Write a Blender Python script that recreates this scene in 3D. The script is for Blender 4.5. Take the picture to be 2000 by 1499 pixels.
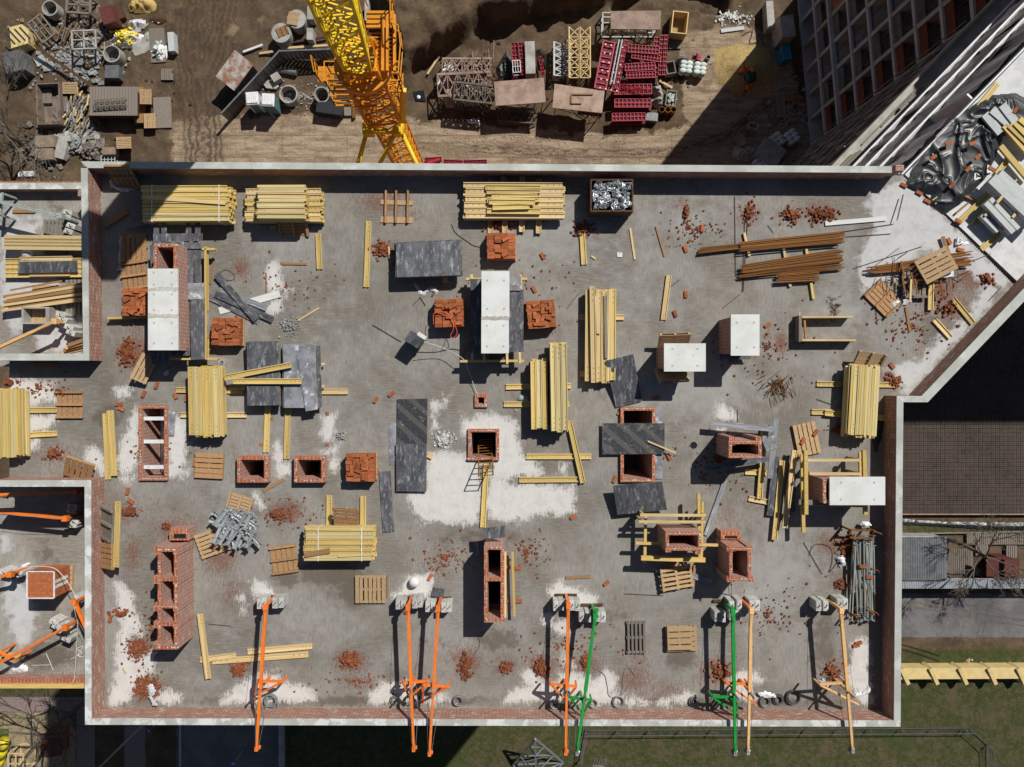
import bpy, math, random
import numpy as np
from mathutils import Vector, Matrix
R = random.Random(11)
for _o in list(bpy.data.objects): bpy.data.objects.remove(_o)
SC = bpy.context.scene
COL = SC.collection
# ---------------- camera: a drone 27 m above the roof deck, looking straight down
F, H, CX, CY = 1431.0, 27.0, 995.0, 737.0
cam = bpy.data.cameras.new('camera'); camo = bpy.data.objects.new('camera', cam); COL.objects.link(camo)
camo.location = (0, 0, H); camo.rotation_euler = (0, 0, 0)
cam.sensor_width = 36; cam.lens = 36 * F / 2000; cam.shift_x = 5 / 2000; cam.shift_y = -12.5 / 2000
cam.clip_start = .1; cam.clip_end = 2000
SC.camera = camo
# ---------------- sky and sun
SD = Vector((.58, .72, 1)).normalized()
EL = math.asin(SD.z); AZ = math.atan2(SD.x, SD.y)
w = bpy.data.worlds.new('World'); SC.world = w; w.use_nodes = True
nt = w.node_tree; sky = nt.nodes.new('ShaderNodeTexSky'); sky.sky_type = 'NISHITA'; sky.sun_disc = False
sky.sun_elevation = EL; sky.sun_rotation = AZ; sky.altitude = 200
nt.links.new(sky.outputs[0], nt.nodes['Background'].inputs[0]); nt.nodes['Background'].inputs[1].default_value = .04
sl = bpy.data.lights.new('sun', 'SUN'); sl.energy = 4.9; sl.angle = math.radians(.5); sl.color = (1, .96, .89)
so = bpy.data.objects.new('sun', sl); COL.objects.link(so); so.rotation_euler = (-SD).to_track_quat('-Z', 'Y').to_euler(); so.location = (20, 25, 60)
SC.view_settings.view_transform = 'Standard'; SC.view_settings.look = 'None'
SC.view_settings.exposure = 0; SC.view_settings.gamma = 1
G = -43.0          # the ground lies 43 m below the roof deck
T2 = -2.0          # the two lower terraces
def S(z): return (H - z) / F
def W(px, py, z=0.0):
    s = S(z); return ((px - CX) * s, (CY - py) * s, z)
# ---------------- materials
MATS = {}
class N:
    def __init__(s, name):
        s.m = bpy.data.materials.new(name); s.m.use_nodes = True; s.t = s.m.node_tree; s.n = s.t.nodes; s.b = s.n['Principled BSDF']
        MATS[name] = s.m
    def new(s, typ, **kw):
        n = s.n.new(typ)
        for k, v in kw.items():
            if isinstance(k, str) and k.startswith('i_'):
                n.inputs[k[2:].replace('_', ' ')].default_value = v
            else: setattr(n, k, v)
        return n
    def l(s, a, b): s.t.links.new(a, b)
    def put(s, x, sock):
        if hasattr(x, 'is_output') or isinstance(x, bpy.types.NodeSocket): s.l(x, sock)
        else:
            if isinstance(x, (tuple, list)) and len(x) == 3 and sock.type == 'RGBA': x = (*x, 1)
            sock.default_value = x
    def math(s, op, a, b=0.0, c=None, clamp=False):
        n = s.new('ShaderNodeMath', operation=op, use_clamp=clamp); s.put(a, n.inputs[0]); s.put(b, n.inputs[1])
        if c is not None: s.put(c, n.inputs[2])
        return n.outputs[0]
    def mix(s, f, a, b, mode='MIX'):
        n = s.new('ShaderNodeMix', data_type='RGBA', blend_type=mode); s.put(f, n.inputs[0]); s.put(a, n.inputs[6]); s.put(b, n.inputs[7]); return n.outputs[2]
    def step(s, x, lo, hi):
        n = s.new('ShaderNodeMapRange', interpolation_type='SMOOTHSTEP'); s.put(x, n.inputs[0]); n.inputs[1].default_value = lo; n.inputs[2].default_value = hi; return n.outputs[0]
    def noise(s, vec, sc, det=4, rough=.55, dist=0):
        n = s.new('ShaderNodeTexNoise'); n.inputs['Scale'].default_value = sc; n.inputs['Detail'].default_value = det; n.inputs['Roughness'].default_value = rough; n.inputs['Distortion'].default_value = dist
        if vec is not None: s.l(vec, n.inputs['Vector'])
        return n.outputs[0]
    def objvec(s, stretch=None):
        tc = s.new('ShaderNodeTexCoord'); oi = s.new('ShaderNodeObjectInfo')
        m = s.new('ShaderNodeVectorMath', operation='MULTIPLY_ADD'); s.l(tc.outputs['Object'], m.inputs[0]); m.inputs[1].default_value = stretch or (1, 1, 1)
        k = s.math('MULTIPLY', oi.outputs['Random'], 91.7); s.l(k, m.inputs[2]); return m.outputs[0], oi.outputs['Random']
    def vary(s, col, rnd, amt):
        v = s.math('MULTIPLY_ADD', rnd, amt, 1 - amt / 2)
        n = s.new('ShaderNodeHueSaturation'); s.put(col, n.inputs['Color']); s.l(v, n.inputs['Value']); return n.outputs[0]
    def bump(s, h, strength=.3, dist=.02):
        n = s.new('ShaderNodeBump'); n.inputs['Strength'].default_value = strength; n.inputs['Distance'].default_value = dist; s.l(h, n.inputs['Height']); s.l(n.outputs[0], s.b.inputs['Normal'])
    def out(s, col, rough=.8, spec=.3, metal=0):
        s.put(col, s.b.inputs['Base Color']); s.put(rough, s.b.inputs['Roughness']); s.b.inputs['Specular IOR Level'].default_value = spec; s.b.inputs['Metallic'].default_value = metal
        return s.m
def mat(name, c1, c2=None, sc=4, rough=.8, spec=.3, metal=0, rnd=.2, stretch=None, bump=0, spots=None, spots2=None, lo=.35, hi=.65):
    n = N(name); v, r = n.objvec(stretch); c2 = c2 or tuple(x * .7 for x in c1)
    f = n.noise(v, sc, 5, .6); col = n.mix(n.step(f, lo, hi), c1, c2)
    for sp in (spots, spots2):
        if sp:
            g = n.noise(v, sp[1], 6, .65); col = n.mix(n.math('MULTIPLY', n.step(g, sp[2], sp[3]), sp[4] if len(sp) > 4 else 1.0), col, sp[0])
    col = n.vary(col, r, rnd)
    if bump: n.bump(f, bump)
    return n.out(col, rough, spec, metal)
WOODS = (.25, 6, 6)
mat('yellow_beam', (.57, .405, .125), (.46, .33, .10), 3, .6, .3, rnd=.3, stretch=(.6, 8, 8), spots=((.66, .56, .36), 5, .55, .72, .6), spots2=((.20, .15, .07), 7, .58, .7, .65))
mat('beam_edge', (.61, .48, .22), (.51, .39, .16), 3, .6, .3, rnd=.3, stretch=(.6, 8, 8), spots=((.34, .26, .12), 6, .6, .72, .6))
mat('worn_beam', (.60, .49, .22), (.50, .42, .22), 3, .7, .25, rnd=.3, stretch=(.6, 8, 8), spots=((.34, .29, .2), 4, .5, .7, .7))
mat('pale_timber', (.62, .49, .28), (.50, .35, .15), 3, .7, .25, rnd=.25, stretch=WOODS, spots=((.45, .36, .25), 6, .6, .75, .6))
mat('pallet_wood', (.42, .25, .12), (.27, .15, .075), 5, .8, .2, rnd=.35, stretch=(2, 9, 4), spots=((.12, .07, .04), 7, .62, .7, .7))
mat('tan_block', (.27, .22, .165), (.19, .15, .11), 2, .9, spots=((.1, .08, .06), 5, .58, .7, .7))
mat('old_steel', (.20, .155, .125), (.12, .09, .07), 2, .8, spots=((.3, .26, .22), 4, .58, .7, .6))
mat('dust_sheet', (.50, .48, .50), (.36, .35, .37), 2.5, .6, .3, rnd=.3, stretch=(1, 1, .3))
mat('fresh_pallet_wood', (.46, .32, .18), (.33, .22, .12), 5, .8, .2, rnd=.3, stretch=(2, 9, 4), spots=((.2, .12, .06), 7, .64, .7, .7))
mat('grey_wood', (.24, .21, .18), (.15, .13, .11), 5, .85, .2, rnd=.35, stretch=(2, 9, 4), spots=((.4, .34, .28), 7, .6, .7, .6))
mat('brown_plank', (.33, .19, .09), (.22, .12, .06), 4, .8, .2, rnd=.3, stretch=WOODS)
mat('film_plywood', (.05, .052, .06), (.10, .104, .118), 2.2, .5, .35, rnd=.5, stretch=(1.6, .5, 1), spots=((.36, .37, .39), 5.5, .5, .72, .7), spots2=((.48, .48, .48), 26, .6, .68, .6))
mat('plywood_edge', (.42, .34, .25), (.3, .24, .18), 6)
mat('pale_plywood', (.26, .27, .30), (.14, .145, .16), 2.5, .5, .4, rnd=.3, spots=((.62, .62, .62), 4, .55, .7, .8))
mat('pink_plywood', (.36, .26, .205), (.25, .175, .135), 1.0, .7, .3, rnd=.3, spots=((.15, .095, .07), 1.6, .52, .7, .7), spots2=((.1, .07, .055), 7, .6, .7, .7))
mat('white_cap', (.63, .64, .63), (.56, .57, .555), 1.5, .85, .2, rnd=.06, spots=((.45, .44, .41), 2.5, .6, .75, .5), spots2=((.3, .27, .23), 7, .62, .7, .5))
mat('mortar', (.48, .46, .42), (.36, .34, .3), 8)
mat('concrete_block', (.52, .52, .50), (.38, .38, .36), 7, .9, .2, rnd=.25, spots=((.28, .28, .27), 12, .6, .7, .6))
mat('concrete', (.40, .39, .36), (.28, .27, .25), 1.2, .9, .2, rnd=.2, spots=((.2, .19, .17), 3, .6, .72, .6))
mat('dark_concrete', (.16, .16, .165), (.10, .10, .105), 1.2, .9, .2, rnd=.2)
mat('pale_coping', (.47, .48, .455), (.36, .365, .34), .9, .9, .2, rnd=.1, spots=((.64, .66, .655), 1.9, .49, .58, .85), spots2=((.30, .29, .26), 5, .62, .72, .5))
mat('dry_coping', (.44, .46, .43), (.36, .37, .345), 1.1, .9, .2, rnd=.1, spots=((.58, .60, .58), .9, .52, .66, .7), spots2=((.33, .32, .29), 7, .64, .72, .5))
mat('aac', (.50, .52, .52), (.42, .44, .44), 5, .9, .2, rnd=.12)
mat('brick_piece', (.37, .12, .048), (.27, .085, .036), 8, .9, .15, rnd=.5, spots=((.25, .07, .03), 20, .6, .7, .5))
mat('brick_dusty', (.235, .08, .037), (.17, .056, .028), 9, .9, .15, rnd=.4)
mat('rust', (.24, .11, .035), (.15, .065, .022), 9, .85, .2, rnd=.5, stretch=(.3, 4, 4))
mat('dark_rust', (.11, .055, .03), (.06, .035, .02), 9, .85, .2, rnd=.4)
mat('galvanised', (.52, .55, .56), (.38, .41, .42), 9, .42, .5, .55, rnd=.35)
mat('prop_steel', (.27, .36, .36), (.36, .30, .24), 5, .5, .4, .3, rnd=.5, spots=((.6, .6, .57), 9, .58, .7, .8))
mat('orange_paint', (.83, .20, .018), (.75, .17, .02), 4, .4, .45, rnd=.12, spots=((.7, .5, .38), 9, .6, .7, .7), spots2=((.25, .09, .03), 6, .62, .7, .6))
mat('timber_paint', (.66, .37, .13), (.72, .46, .22), 2, .6, .3, rnd=.2, stretch=WOODS)
mat('green_paint', (.008, .30, .045), (.008, .25, .035), 4, .45, .4, rnd=.1, spots=((.35, .45, .36), 9, .64, .72, .7), spots2=((.1, .08, .04), 6, .64, .72, .6))
mat('grey_paint', (.36, .42, .40), (.28, .33, .32), 4, .5, .4, rnd=.2)
mat('crane_yellow', (.76, .55, .02), (.66, .44, .015), 1.5, .45, .4, rnd=.2, spots=((.35, .2, .03), 5, .62, .72, .6))
mat('crane_orange', (.68, .27, .012), (.55, .21, .012), 1.5, .45, .4, rnd=.2, spots=((.3, .12, .02), 5, .6, .72, .6))
mat('red_form', (.42, .018, .045), (.30, .012, .03), 3, .5, .4, rnd=.3, spots=((.36, .3, .28), 7, .66, .72, .6))
mat('red_dark', (.10, .006, .018), (.16, .01, .025), 3, .6, .3, rnd=.3)
mat('black_film', (.018, .02, .023), (.03, .033, .037), 9, .40, .5, rnd=.1)
mat('clear_film', (.62, .62, .64), (.40, .40, .42), 9, .2, .6, rnd=.1, bump=.6)
mat('white_film', (.75, .75, .76), (.55, .55, .57), 9, .3, .5, rnd=.1, bump=.5)
mat('cable', (.30, .31, .31), (.20, .205, .21), 12, .45, .5, .4, rnd=.3)
mat('dark_cable', (.05, .05, .052), (.09, .09, .09), 12, .5, .4, rnd=.3)
mat('wire', (.10, .06, .04), (.06, .04, .03), 12, .7, .3, rnd=.3)
mat('strap', (.75, .75, .7), (.6, .6, .56), 9)
mat('grey_metal', (.16, .17, .18), (.12, .125, .13), 2, .5, .4, .2, rnd=.2)
mat('bright_metal', (.56, .58, .60), (.45, .47, .49), 2, .4, .5, .4, rnd=.15, spots=((.3, .17, .1), 3, .6, .7, .5))
mat('rusty_tin', (.50, .50, .47), (.30, .13, .07), 1.1, .5, .4, .3, rnd=.2, spots=((.28, .11, .05), 2.5, .55, .7, .9))
mat('brown_paint', (.12, .035, .03), (.09, .028, .025), 3, .6, .3)
mat('white_plastic', (.72, .73, .74), (.6, .61, .62), 4, .5, .4, rnd=.1)
mat('teal_plastic', (.10, .22, .24), (.08, .18, .2), 4, .5, .4)
mat('blue_paint', (.02, .22, .38), (.02, .18, .3), 4, .5, .4)
mat('cement_bag', (.50, .58, .55), (.62, .68, .66), 6, .7, .3, rnd=.25)
mat('yellow_wall', (.64, .50, .23), (.56, .43, .2), 1.4, .85, .2, rnd=.1, spots=((.3, .26, .18), 2, .66, .75, .5))
mat('asphalt', (.10, .10, .102), (.14, .138, .135), .7, .9, .2, rnd=.1)
mat('bark', (.09, .075, .06), (.13, .11, .09), 3, .95, .1, rnd=.3)
mat('twig', (.17, .145, .12), (.11, .095, .08), 3, .95, .1, rnd=.3)
mat('skin', (.45, .25, .17), (.4, .22, .15), 9, .6)
mat('hivis', (.85, .17, .01), (.75, .14, .01), 9, .7, rnd=.1)
mat('dark_cloth', (.025, .028, .035), (.04, .04, .05), 9, .9)
mat('brown_cloth', (.22, .10, .015), (.16, .07, .012), 9, .9)
mat('hardhat', (.75, .25, .02), (.7, .2, .02), 9, .4)
mat('green_cloth', (.02, .16, .10), (.02, .12, .08), 6, .7)
mat('sand', (.42, .31, .15), (.34, .24, .11), 1.5, .95, .1, bump=.4)
mat('straw', (.52, .38, .14), (.36, .25, .09), 4, .95, .1, stretch=(1, 8, 1), bump=.6)
mat('grey_shard', (.22, .225, .22), (.36, .365, .36), 5, .8, .3, rnd=.3)
mat('glass_dark', (.015, .018, .02), (.02, .022, .025), 3, .15, .5)
mat('plaster', (.45, .46, .46), (.36, .37, .37), 1, .85)
mat('orange_brick_panel', (.17, .052, .028), (.12, .04, .022), 2, .9)
mat('yellow_tarp', (.75, .62, .02), (.65, .5, .02), 4, .4, .4)
mat('pine', (.09, .14, .01), (.05, .1, .01), 4)
mat('rope', (.62, .62, .58), (.5, .5, .47), 9)
mat('red_cable', (.65, .09, .04), (.5, .07, .04), 9, .5)
# film-faced plywood printed with diagonal bands of small key marks
n = N('printed_plywood'); v, r = n.objvec(); mp = n.new('ShaderNodeMapping'); n.l(n.new('ShaderNodeTexCoord').outputs['Object'], mp.inputs[0]); mp.inputs['Rotation'].default_value = (0, 0, .72)
bt = n.new('ShaderNodeTexBrick'); n.l(mp.outputs[0], bt.inputs[0]); bt.inputs['Scale'].default_value = 1; bt.inputs['Brick Width'].default_value = .07; bt.inputs['Row Height'].default_value = .04; bt.inputs['Mortar Size'].default_value = .009
bt.inputs['Color1'].default_value = (0, 0, 0, 1); bt.inputs['Color2'].default_value = (0, 0, 0, 1); bt.inputs['Mortar'].default_value = (1, 1, 1, 1)
sx = n.new('ShaderNodeSeparateXYZ'); n.l(mp.outputs[0], sx.inputs[0])
band = n.math('LESS_THAN', n.math('FRACT', n.math('MULTIPLY', sx.outputs[1], 2.05)), .36)
k = n.math('MULTIPLY', n.math('MULTIPLY', bt.outputs[0], band), .55)
blur = n.step(n.noise(v, 14, 3), .5, .62); base = n.mix(n.math('MULTIPLY', blur, n.math('SUBTRACT', 1, band)), (.033, .034, .04), (.06, .062, .07))
c = n.mix(k, base, (.19, .17, .15)); c = n.mix(n.math('MULTIPLY', n.step(n.noise(v, 4, 6, .7), .56, .72), .6), c, (.36, .36, .37))
n.out(c, .45, .4)
# brick walls: UVs are in metres
def brickmat(name, bw, rh, mort, c1, c2, cm, pl=.55, uneven=.5, plc=(.50, .47, .43)):
    n = N(name); uv = n.new('ShaderNodeTexCoord').outputs['UV']
    b = n.new('ShaderNodeTexBrick'); n.l(uv, b.inputs[0]); b.inputs['Scale'].default_value = 1; b.inputs['Brick Width'].default_value = bw; b.inputs['Row Height'].default_value = rh
    b.inputs['Mortar Size'].default_value = mort; b.inputs['Mortar Smooth'].default_value = .2; b.inputs['Bias'].default_value = -.1
    b.inputs['Color1'].default_value = (*c1, 1); b.inputs['Color2'].default_value = (*c2, 1); b.inputs['Mortar'].default_value = (*cm, 1)
    st = n.new('ShaderNodeVectorMath', operation='MULTIPLY'); n.l(uv, st.inputs[0]); st.inputs[1].default_value = (1, 3.4, 1); f = n.noise(uv, 1.3, 5, .6); g = n.noise(st.outputs[0] if bw > .2 else uv, 2.8 if bw > .2 else 9, 6, .75)
    c = n.mix(n.math('MULTIPLY', n.step(g, .52, .66), uneven), b.outputs[0], plc)
    c = n.mix(n.math('MULTIPLY', n.step(f, .5, .75), pl), c, n.mix(.5, c, plc)); n.bump(b.outputs[1], -.4, .01)
    return n.out(c, .9, .15)
brickmat('brick_wall', .26, .077, .013, (.31, .105, .062), (.22, .07, .042), (.38, .31, .26), .5, .9, (.54, .51, .47))
brickmat('brick_shaft_wall', .26, .077, .012, (.34, .11, .065), (.25, .075, .045), (.48, .44, .40), .4, .75)
brickmat('brick_top', .135, .265, .006, (.38, .105, .036), (.29, .078, .03), (.42, .39, .35), .15, .5, (.56, .55, .51))
brickmat('facade_brick', .5, .16, .02, (.34, .09, .045), (.26, .07, .035), (.3, .24, .2), .3, .2)
# ---------------- mesh builder
class MB:
    def __init__(s): s.v = []; s.f = []; s.mi = []
    def add(s, vs, fs, mi=0):
        o = len(s.v); s.v += [tuple(p) for p in vs]; s.f += [tuple(i + o for i in f) for f in fs]; s.mi += [mi] * len(fs); return s
    BF = ((0, 3, 2, 1), (4, 5, 6, 7), (0, 1, 5, 4), (1, 2, 6, 5), (2, 3, 7, 6), (3, 0, 4, 7))
    def box(s, c, d, rz=0, mi=0, M=None):
        x, y, z = (k / 2 for k in d); vs = [(-x, -y, -z), (x, -y, -z), (x, y, -z), (-x, y, -z), (-x, -y, z), (x, -y, z), (x, y, z), (-x, y, z)]
        if M is None and not rz: return s.add([(c[0] + a, c[1] + b, c[2] + e) for a, b, e in vs], s.BF, mi)
        if M is None: M = Matrix.Rotation(rz, 3, 'Z')
        C = Vector(c); return s.add([C + M @ Vector(p) for p in vs], s.BF, mi)
    def rect(s, x0, y0, x1, y1, z0, z1, zp=None, mi=0):     # a box whose plan is a pixel rectangle seen at height zp
        zp = z1 if zp is None else zp; a = W(x0, y1, zp); b = W(x1, y0, zp)
        return s.box(((a[0] + b[0]) / 2, (a[1] + b[1]) / 2, (z0 + z1) / 2), (b[0] - a[0], b[1] - a[1], z1 - z0), mi=mi)
    def prism(s, pts, z0, z1, mi=0):
        n = len(pts); ar = sum(pts[i][0] * pts[(i + 1) % n][1] - pts[(i + 1) % n][0] * pts[i][1] for i in range(n))
        if ar < 0: pts = pts[::-1]
        vs = [(p[0], p[1], z0) for p in pts] + [(p[0], p[1], z1) for p in pts]
        return s.add(vs, [tuple(range(n - 1, -1, -1)), tuple(range(n, 2 * n))] + [(i, (i + 1) % n, (i + 1) % n + n, i + n) for i in range(n)], mi)
    def bar(s, p, q, w, h, mi=0):      # square-section bar between two points
        p, q = Vector(p), Vector(q); d = q - p; L = d.length
        if L < 1e-6: return s
        x = d / L; up = Vector((0, 0, 1)) if abs(x.z) < .95 else Vector((1, 0, 0)); y = up.cross(x).normalized(); z = x.cross(y)
        M = Matrix((x, y, z)).transposed(); return s.box((p + q) / 2, (L, w, h), M=M, mi=mi)
    def tube(s, p, q, r, n=6, mi=0, r2=None):
        p, q = Vector(p), Vector(q); d = q - p
        if d.length < 1e-6: return s
        x = d.normalized(); up = Vector((0, 0, 1)) if abs(x.z) < .95 else Vector((1, 0, 0)); y = up.cross(x).normalized(); z = x.cross(y); r2 = r if r2 is None else r2
        vs = []
        for c, rr in ((p, r), (q, r2)):
            for i in range(n):
                a = 2 * math.pi * i / n; vs.append(c + y * (rr * math.cos(a)) + z * (rr * math.sin(a)))
        return s.add(vs, [(i, (i + 1) % n, (i + 1) % n + n, i + n) for i in range(n)] + [tuple(range(n - 1, -1, -1)), tuple(range(n, 2 * n))], mi)
    def path(s, pts, r, n=5, mi=0):
        for a, b in zip(pts, pts[1:]): s.tube(a, b, r, n, mi)
        return s
    def ring(s, c, r0, r1, z0, z1, n=20, mi=0):     # a hollow cylinder
        vs = []
        for rr, z in ((r0, z0), (r1, z0), (r1, z1), (r0, z1)):
            for i in range(n): a = 2 * math.pi * i / n; vs.append((c[0] + rr * math.cos(a), c[1] + rr * math.sin(a), c[2] + z))
        fs = []
        for k in range(4):
            for i in range(n): j = (i + 1) % n; fs.append((k * n + i, k * n + j, (k + 1) % 4 * n + j, (k + 1) % 4 * n + i))
        return s.add(vs, fs, mi)
    def torus(s, c, R_, r, n=22, m=6, sq=1, mi=0):
        vs = []; fs = []
        for i in range(n):
            a = 2 * math.pi * i / n
            for j in range(m):
                b = 2 * math.pi * j / m; q = R_ + r * math.cos(b); vs.append((c[0] + q * math.cos(a), c[1] + q * math.sin(a), c[2] + r * sq * math.sin(b)))
        for i in range(n):
            for j in range(m): fs.append((i * m + j, (i + 1) % n * m + j, (i + 1) % n * m + (j + 1) % m, i * m + (j + 1) % m))
        return s.add(vs, fs, mi)
    def ell(s, c, r, nu=10, nv=6, mi=0, M=None):    # ellipsoid
        vs = []; fs = []; C = Vector(c)
        for i in range(nv + 1):
            t = math.pi * i / nv
            for j in range(nu):
                a = 2 * math.pi * j / nu; p = Vector((r[0] * math.sin(t) * math.cos(a), r[1] * math.sin(t) * math.sin(a), r[2] * math.cos(t)))
                vs.append(C + (M @ p if M else p))
        for i in range(nv):
            for j in range(nu): fs.append((i * nu + j, (i + 1) * nu + j, (i + 1) * nu + (j + 1) % nu, i * nu + (j + 1) % nu))
        return s.add(vs, fs, mi)
    def shift(s, o): s.v = [(a - o[0], b - o[1], c - o[2]) for a, b, c in s.v]; return s
    def mesh(s, name, mats, smooth=False, top=None):
        me = bpy.data.meshes.new(name); me.from_pydata(s.v, [], s.f)
        if isinstance(mats, str): mats = [mats]
        mats = list(mats) + ([top] if top else [])
        for k in mats: me.materials.append(MATS[k])
        nf = len(s.f); mi = np.array(s.mi, dtype=np.int32)
        no = np.empty(nf * 3, dtype=np.float32); me.polygons.foreach_get('normal', no); no = no.reshape(-1, 3)
        if top: mi = np.where(no[:, 2] > .9, len(mats) - 1, mi).astype(np.int32)
        me.polygons.foreach_set('material_index', mi)
        if smooth: me.polygons.foreach_set('use_smooth', np.ones(nf, dtype=bool))
        # box-projected UVs in metres
        nl = len(me.loops); vi = np.empty(nl, dtype=np.int32); me.loops.foreach_get('vertex_index', vi)
        lt = np.empty(nf, dtype=np.int32); me.polygons.foreach_get('loop_total', lt); fi = np.repeat(np.arange(nf), lt)
        co = np.array(s.v, dtype=np.float32)[vi]; nn = no[fi]; hz = np.hypot(nn[:, 0], nn[:, 1]); flat = np.abs(nn[:, 2]) > .72; hz = np.where(hz < 1e-6, 1, hz)
        u = np.where(flat, co[:, 0], (-nn[:, 1] * co[:, 0] + nn[:, 0] * co[:, 1]) / hz); vv = np.where(flat, co[:, 1], co[:, 2])
        me.uv_layers.new(name='UVMap').data.foreach_set('uv', np.stack([u, vv], 1).astype(np.float32).ravel())
        me.update(); return me
# ---------------- objects
def tag(o, label=None, cat=None, group=None, kind=None):
    for k, v in (('label', label), ('category', cat), ('group', group), ('kind', kind)):
        if v: o[k] = v
    return o
def link(name, data, parent=None, loc=(0, 0, 0), rot=(0, 0, 0), scale=None):
    o = bpy.data.objects.new(name, data); COL.objects.link(o); o.location = loc; o.rotation_euler = rot
    if scale: o.scale = scale
    if parent: o.parent = parent
    return o
def thing(name, label, cat, loc=(0, 0, 0), rot=(0, 0, 0), group=None): return tag(link(name, None, None, loc, rot), label, cat, group)
def part(name, mb, mats, parent, label=None, smooth=False, top=None, world=True):
    if world: mb.shift(parent.location if parent.parent is None else parent.parent.location + parent.location)
    o = link(name, mb.mesh(name, mats, smooth, top), parent)
    return tag(o, label)
def solo(name, mb, mats, label, cat, group=None, loc=None, kind=None, smooth=False, top=None):   # mesh in world coordinates, one object
    if loc is None:
        a = np.array(mb.v); lo, hi = a.min(0), a.max(0); loc = ((lo[0] + hi[0]) / 2, (lo[1] + hi[1]) / 2, lo[2])
    mb.shift(loc); return tag(link(name, mb.mesh(name, mats, smooth, top), None, loc), label, cat, group, kind)
def dup(root, loc=None, rot=None, label=None, group=None, parent=None):
    c = root.copy(); COL.objects.link(c)
    if parent: c.parent = parent
    if loc is not None: c.location = loc
    if rot is not None: c.rotation_euler = rot
    if label: c['label'] = label
    if group: c['group'] = group
    for ch in list(root.children): dup(ch, parent=c)
    return c
def px(pts, z): return [W(a, b, z)[:2] for a, b in pts]
# ---------------- signed-distance painting helpers for the big ground sheets
def sdf(X, Y, poly):
    P = np.array(poly); d = np.full(X.shape, 1e9); ins = np.zeros(X.shape, bool); n = len(P)
    for i in range(n):
        a, b = P[i], P[(i + 1) % n]; e = b - a; wx, wy = X - a[0], Y - a[1]
        t = np.clip((wx * e[0] + wy * e[1]) / max(e @ e, 1e-9), 0, 1); d = np.minimum(d, np.hypot(wx - e[0] * t, wy - e[1] * t))
        c = (a[1] > Y) != (b[1] > Y); ins ^= c & (X < (b[0] - a[0]) * (Y - a[1]) / ((b[1] - a[1]) if abs(b[1] - a[1]) > 1e-9 else 1e-9) + a[0])
    return np.where(ins, d, -d)
def segd(X, Y, pts):
    d = np.full(X.shape, 1e9)
    for a, b in zip(pts, pts[1:]):
        a, b = np.array(a), np.array(b); e = b - a; t = np.clip(((X - a[0]) * e[0] + (Y - a[1]) * e[1]) / max(e @ e, 1e-9), 0, 1); d = np.minimum(d, np.hypot(X - a[0] - e[0] * t, Y - a[1] - e[1] * t))
    return d
def vnoise(X, Y, sc, seed=0, oct=4):
    out = np.zeros(X.shape); amp = 1; tot = 0; rg = np.random.RandomState(seed); x, y = X / sc, Y / sc
    for _ in range(oct):
        T = rg.rand(256, 256); xi, yi = np.floor(x).astype(int), np.floor(y).astype(int); fx, fy = x - xi, y - yi; fx = fx * fx * (3 - 2 * fx); fy = fy * fy * (3 - 2 * fy)
        g = lambda i, j: T[(xi + i) % 256, (yi + j) % 256]
        out += amp * ((g(0, 0) * (1 - fx) + g(1, 0) * fx) * (1 - fy) + (g(0, 1) * (1 - fx) + g(1, 1) * fx) * fy); tot += amp; amp *= .5; x, y = x * 2.03, y * 2.03
    return out / tot
def gridmesh(name, xs, ys, Z, keep=None, attrs=None):
    nx, ny = len(xs), len(ys); X, Y = np.meshgrid(xs, ys); co = np.stack([X, Y, Z], -1).reshape(-1, 3).astype(np.float32)
    idx = np.arange(nx * ny).reshape(ny, nx); q = np.stack([idx[:-1, :-1], idx[:-1, 1:], idx[1:, 1:], idx[1:, :-1]], -1).reshape(-1, 4)
    if keep is not None: q = q[keep.reshape(-1)]
    used = np.unique(q); mp = np.full(nx * ny, -1); mp[used] = np.arange(len(used)); q = mp[q]; co = co[used]
    me = bpy.data.meshes.new(name); me.vertices.add(len(co)); me.vertices.foreach_set('co', co.ravel()); me.loops.add(q.size); me.loops.foreach_set('vertex_index', q.ravel().astype(np.int32))
    me.polygons.add(len(q)); me.polygons.foreach_set('loop_start', np.arange(0, q.size, 4, dtype=np.int32)); me.polygons.foreach_set('use_smooth', np.ones(len(q), bool)); me.update(calc_edges=True)
    for k, a in (attrs or {}).items():
        at = me.attributes.new(k, 'FLOAT', 'POINT'); at.data.foreach_set('value', a.reshape(-1)[used].astype(np.float32))
    me.validate(); return me
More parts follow.
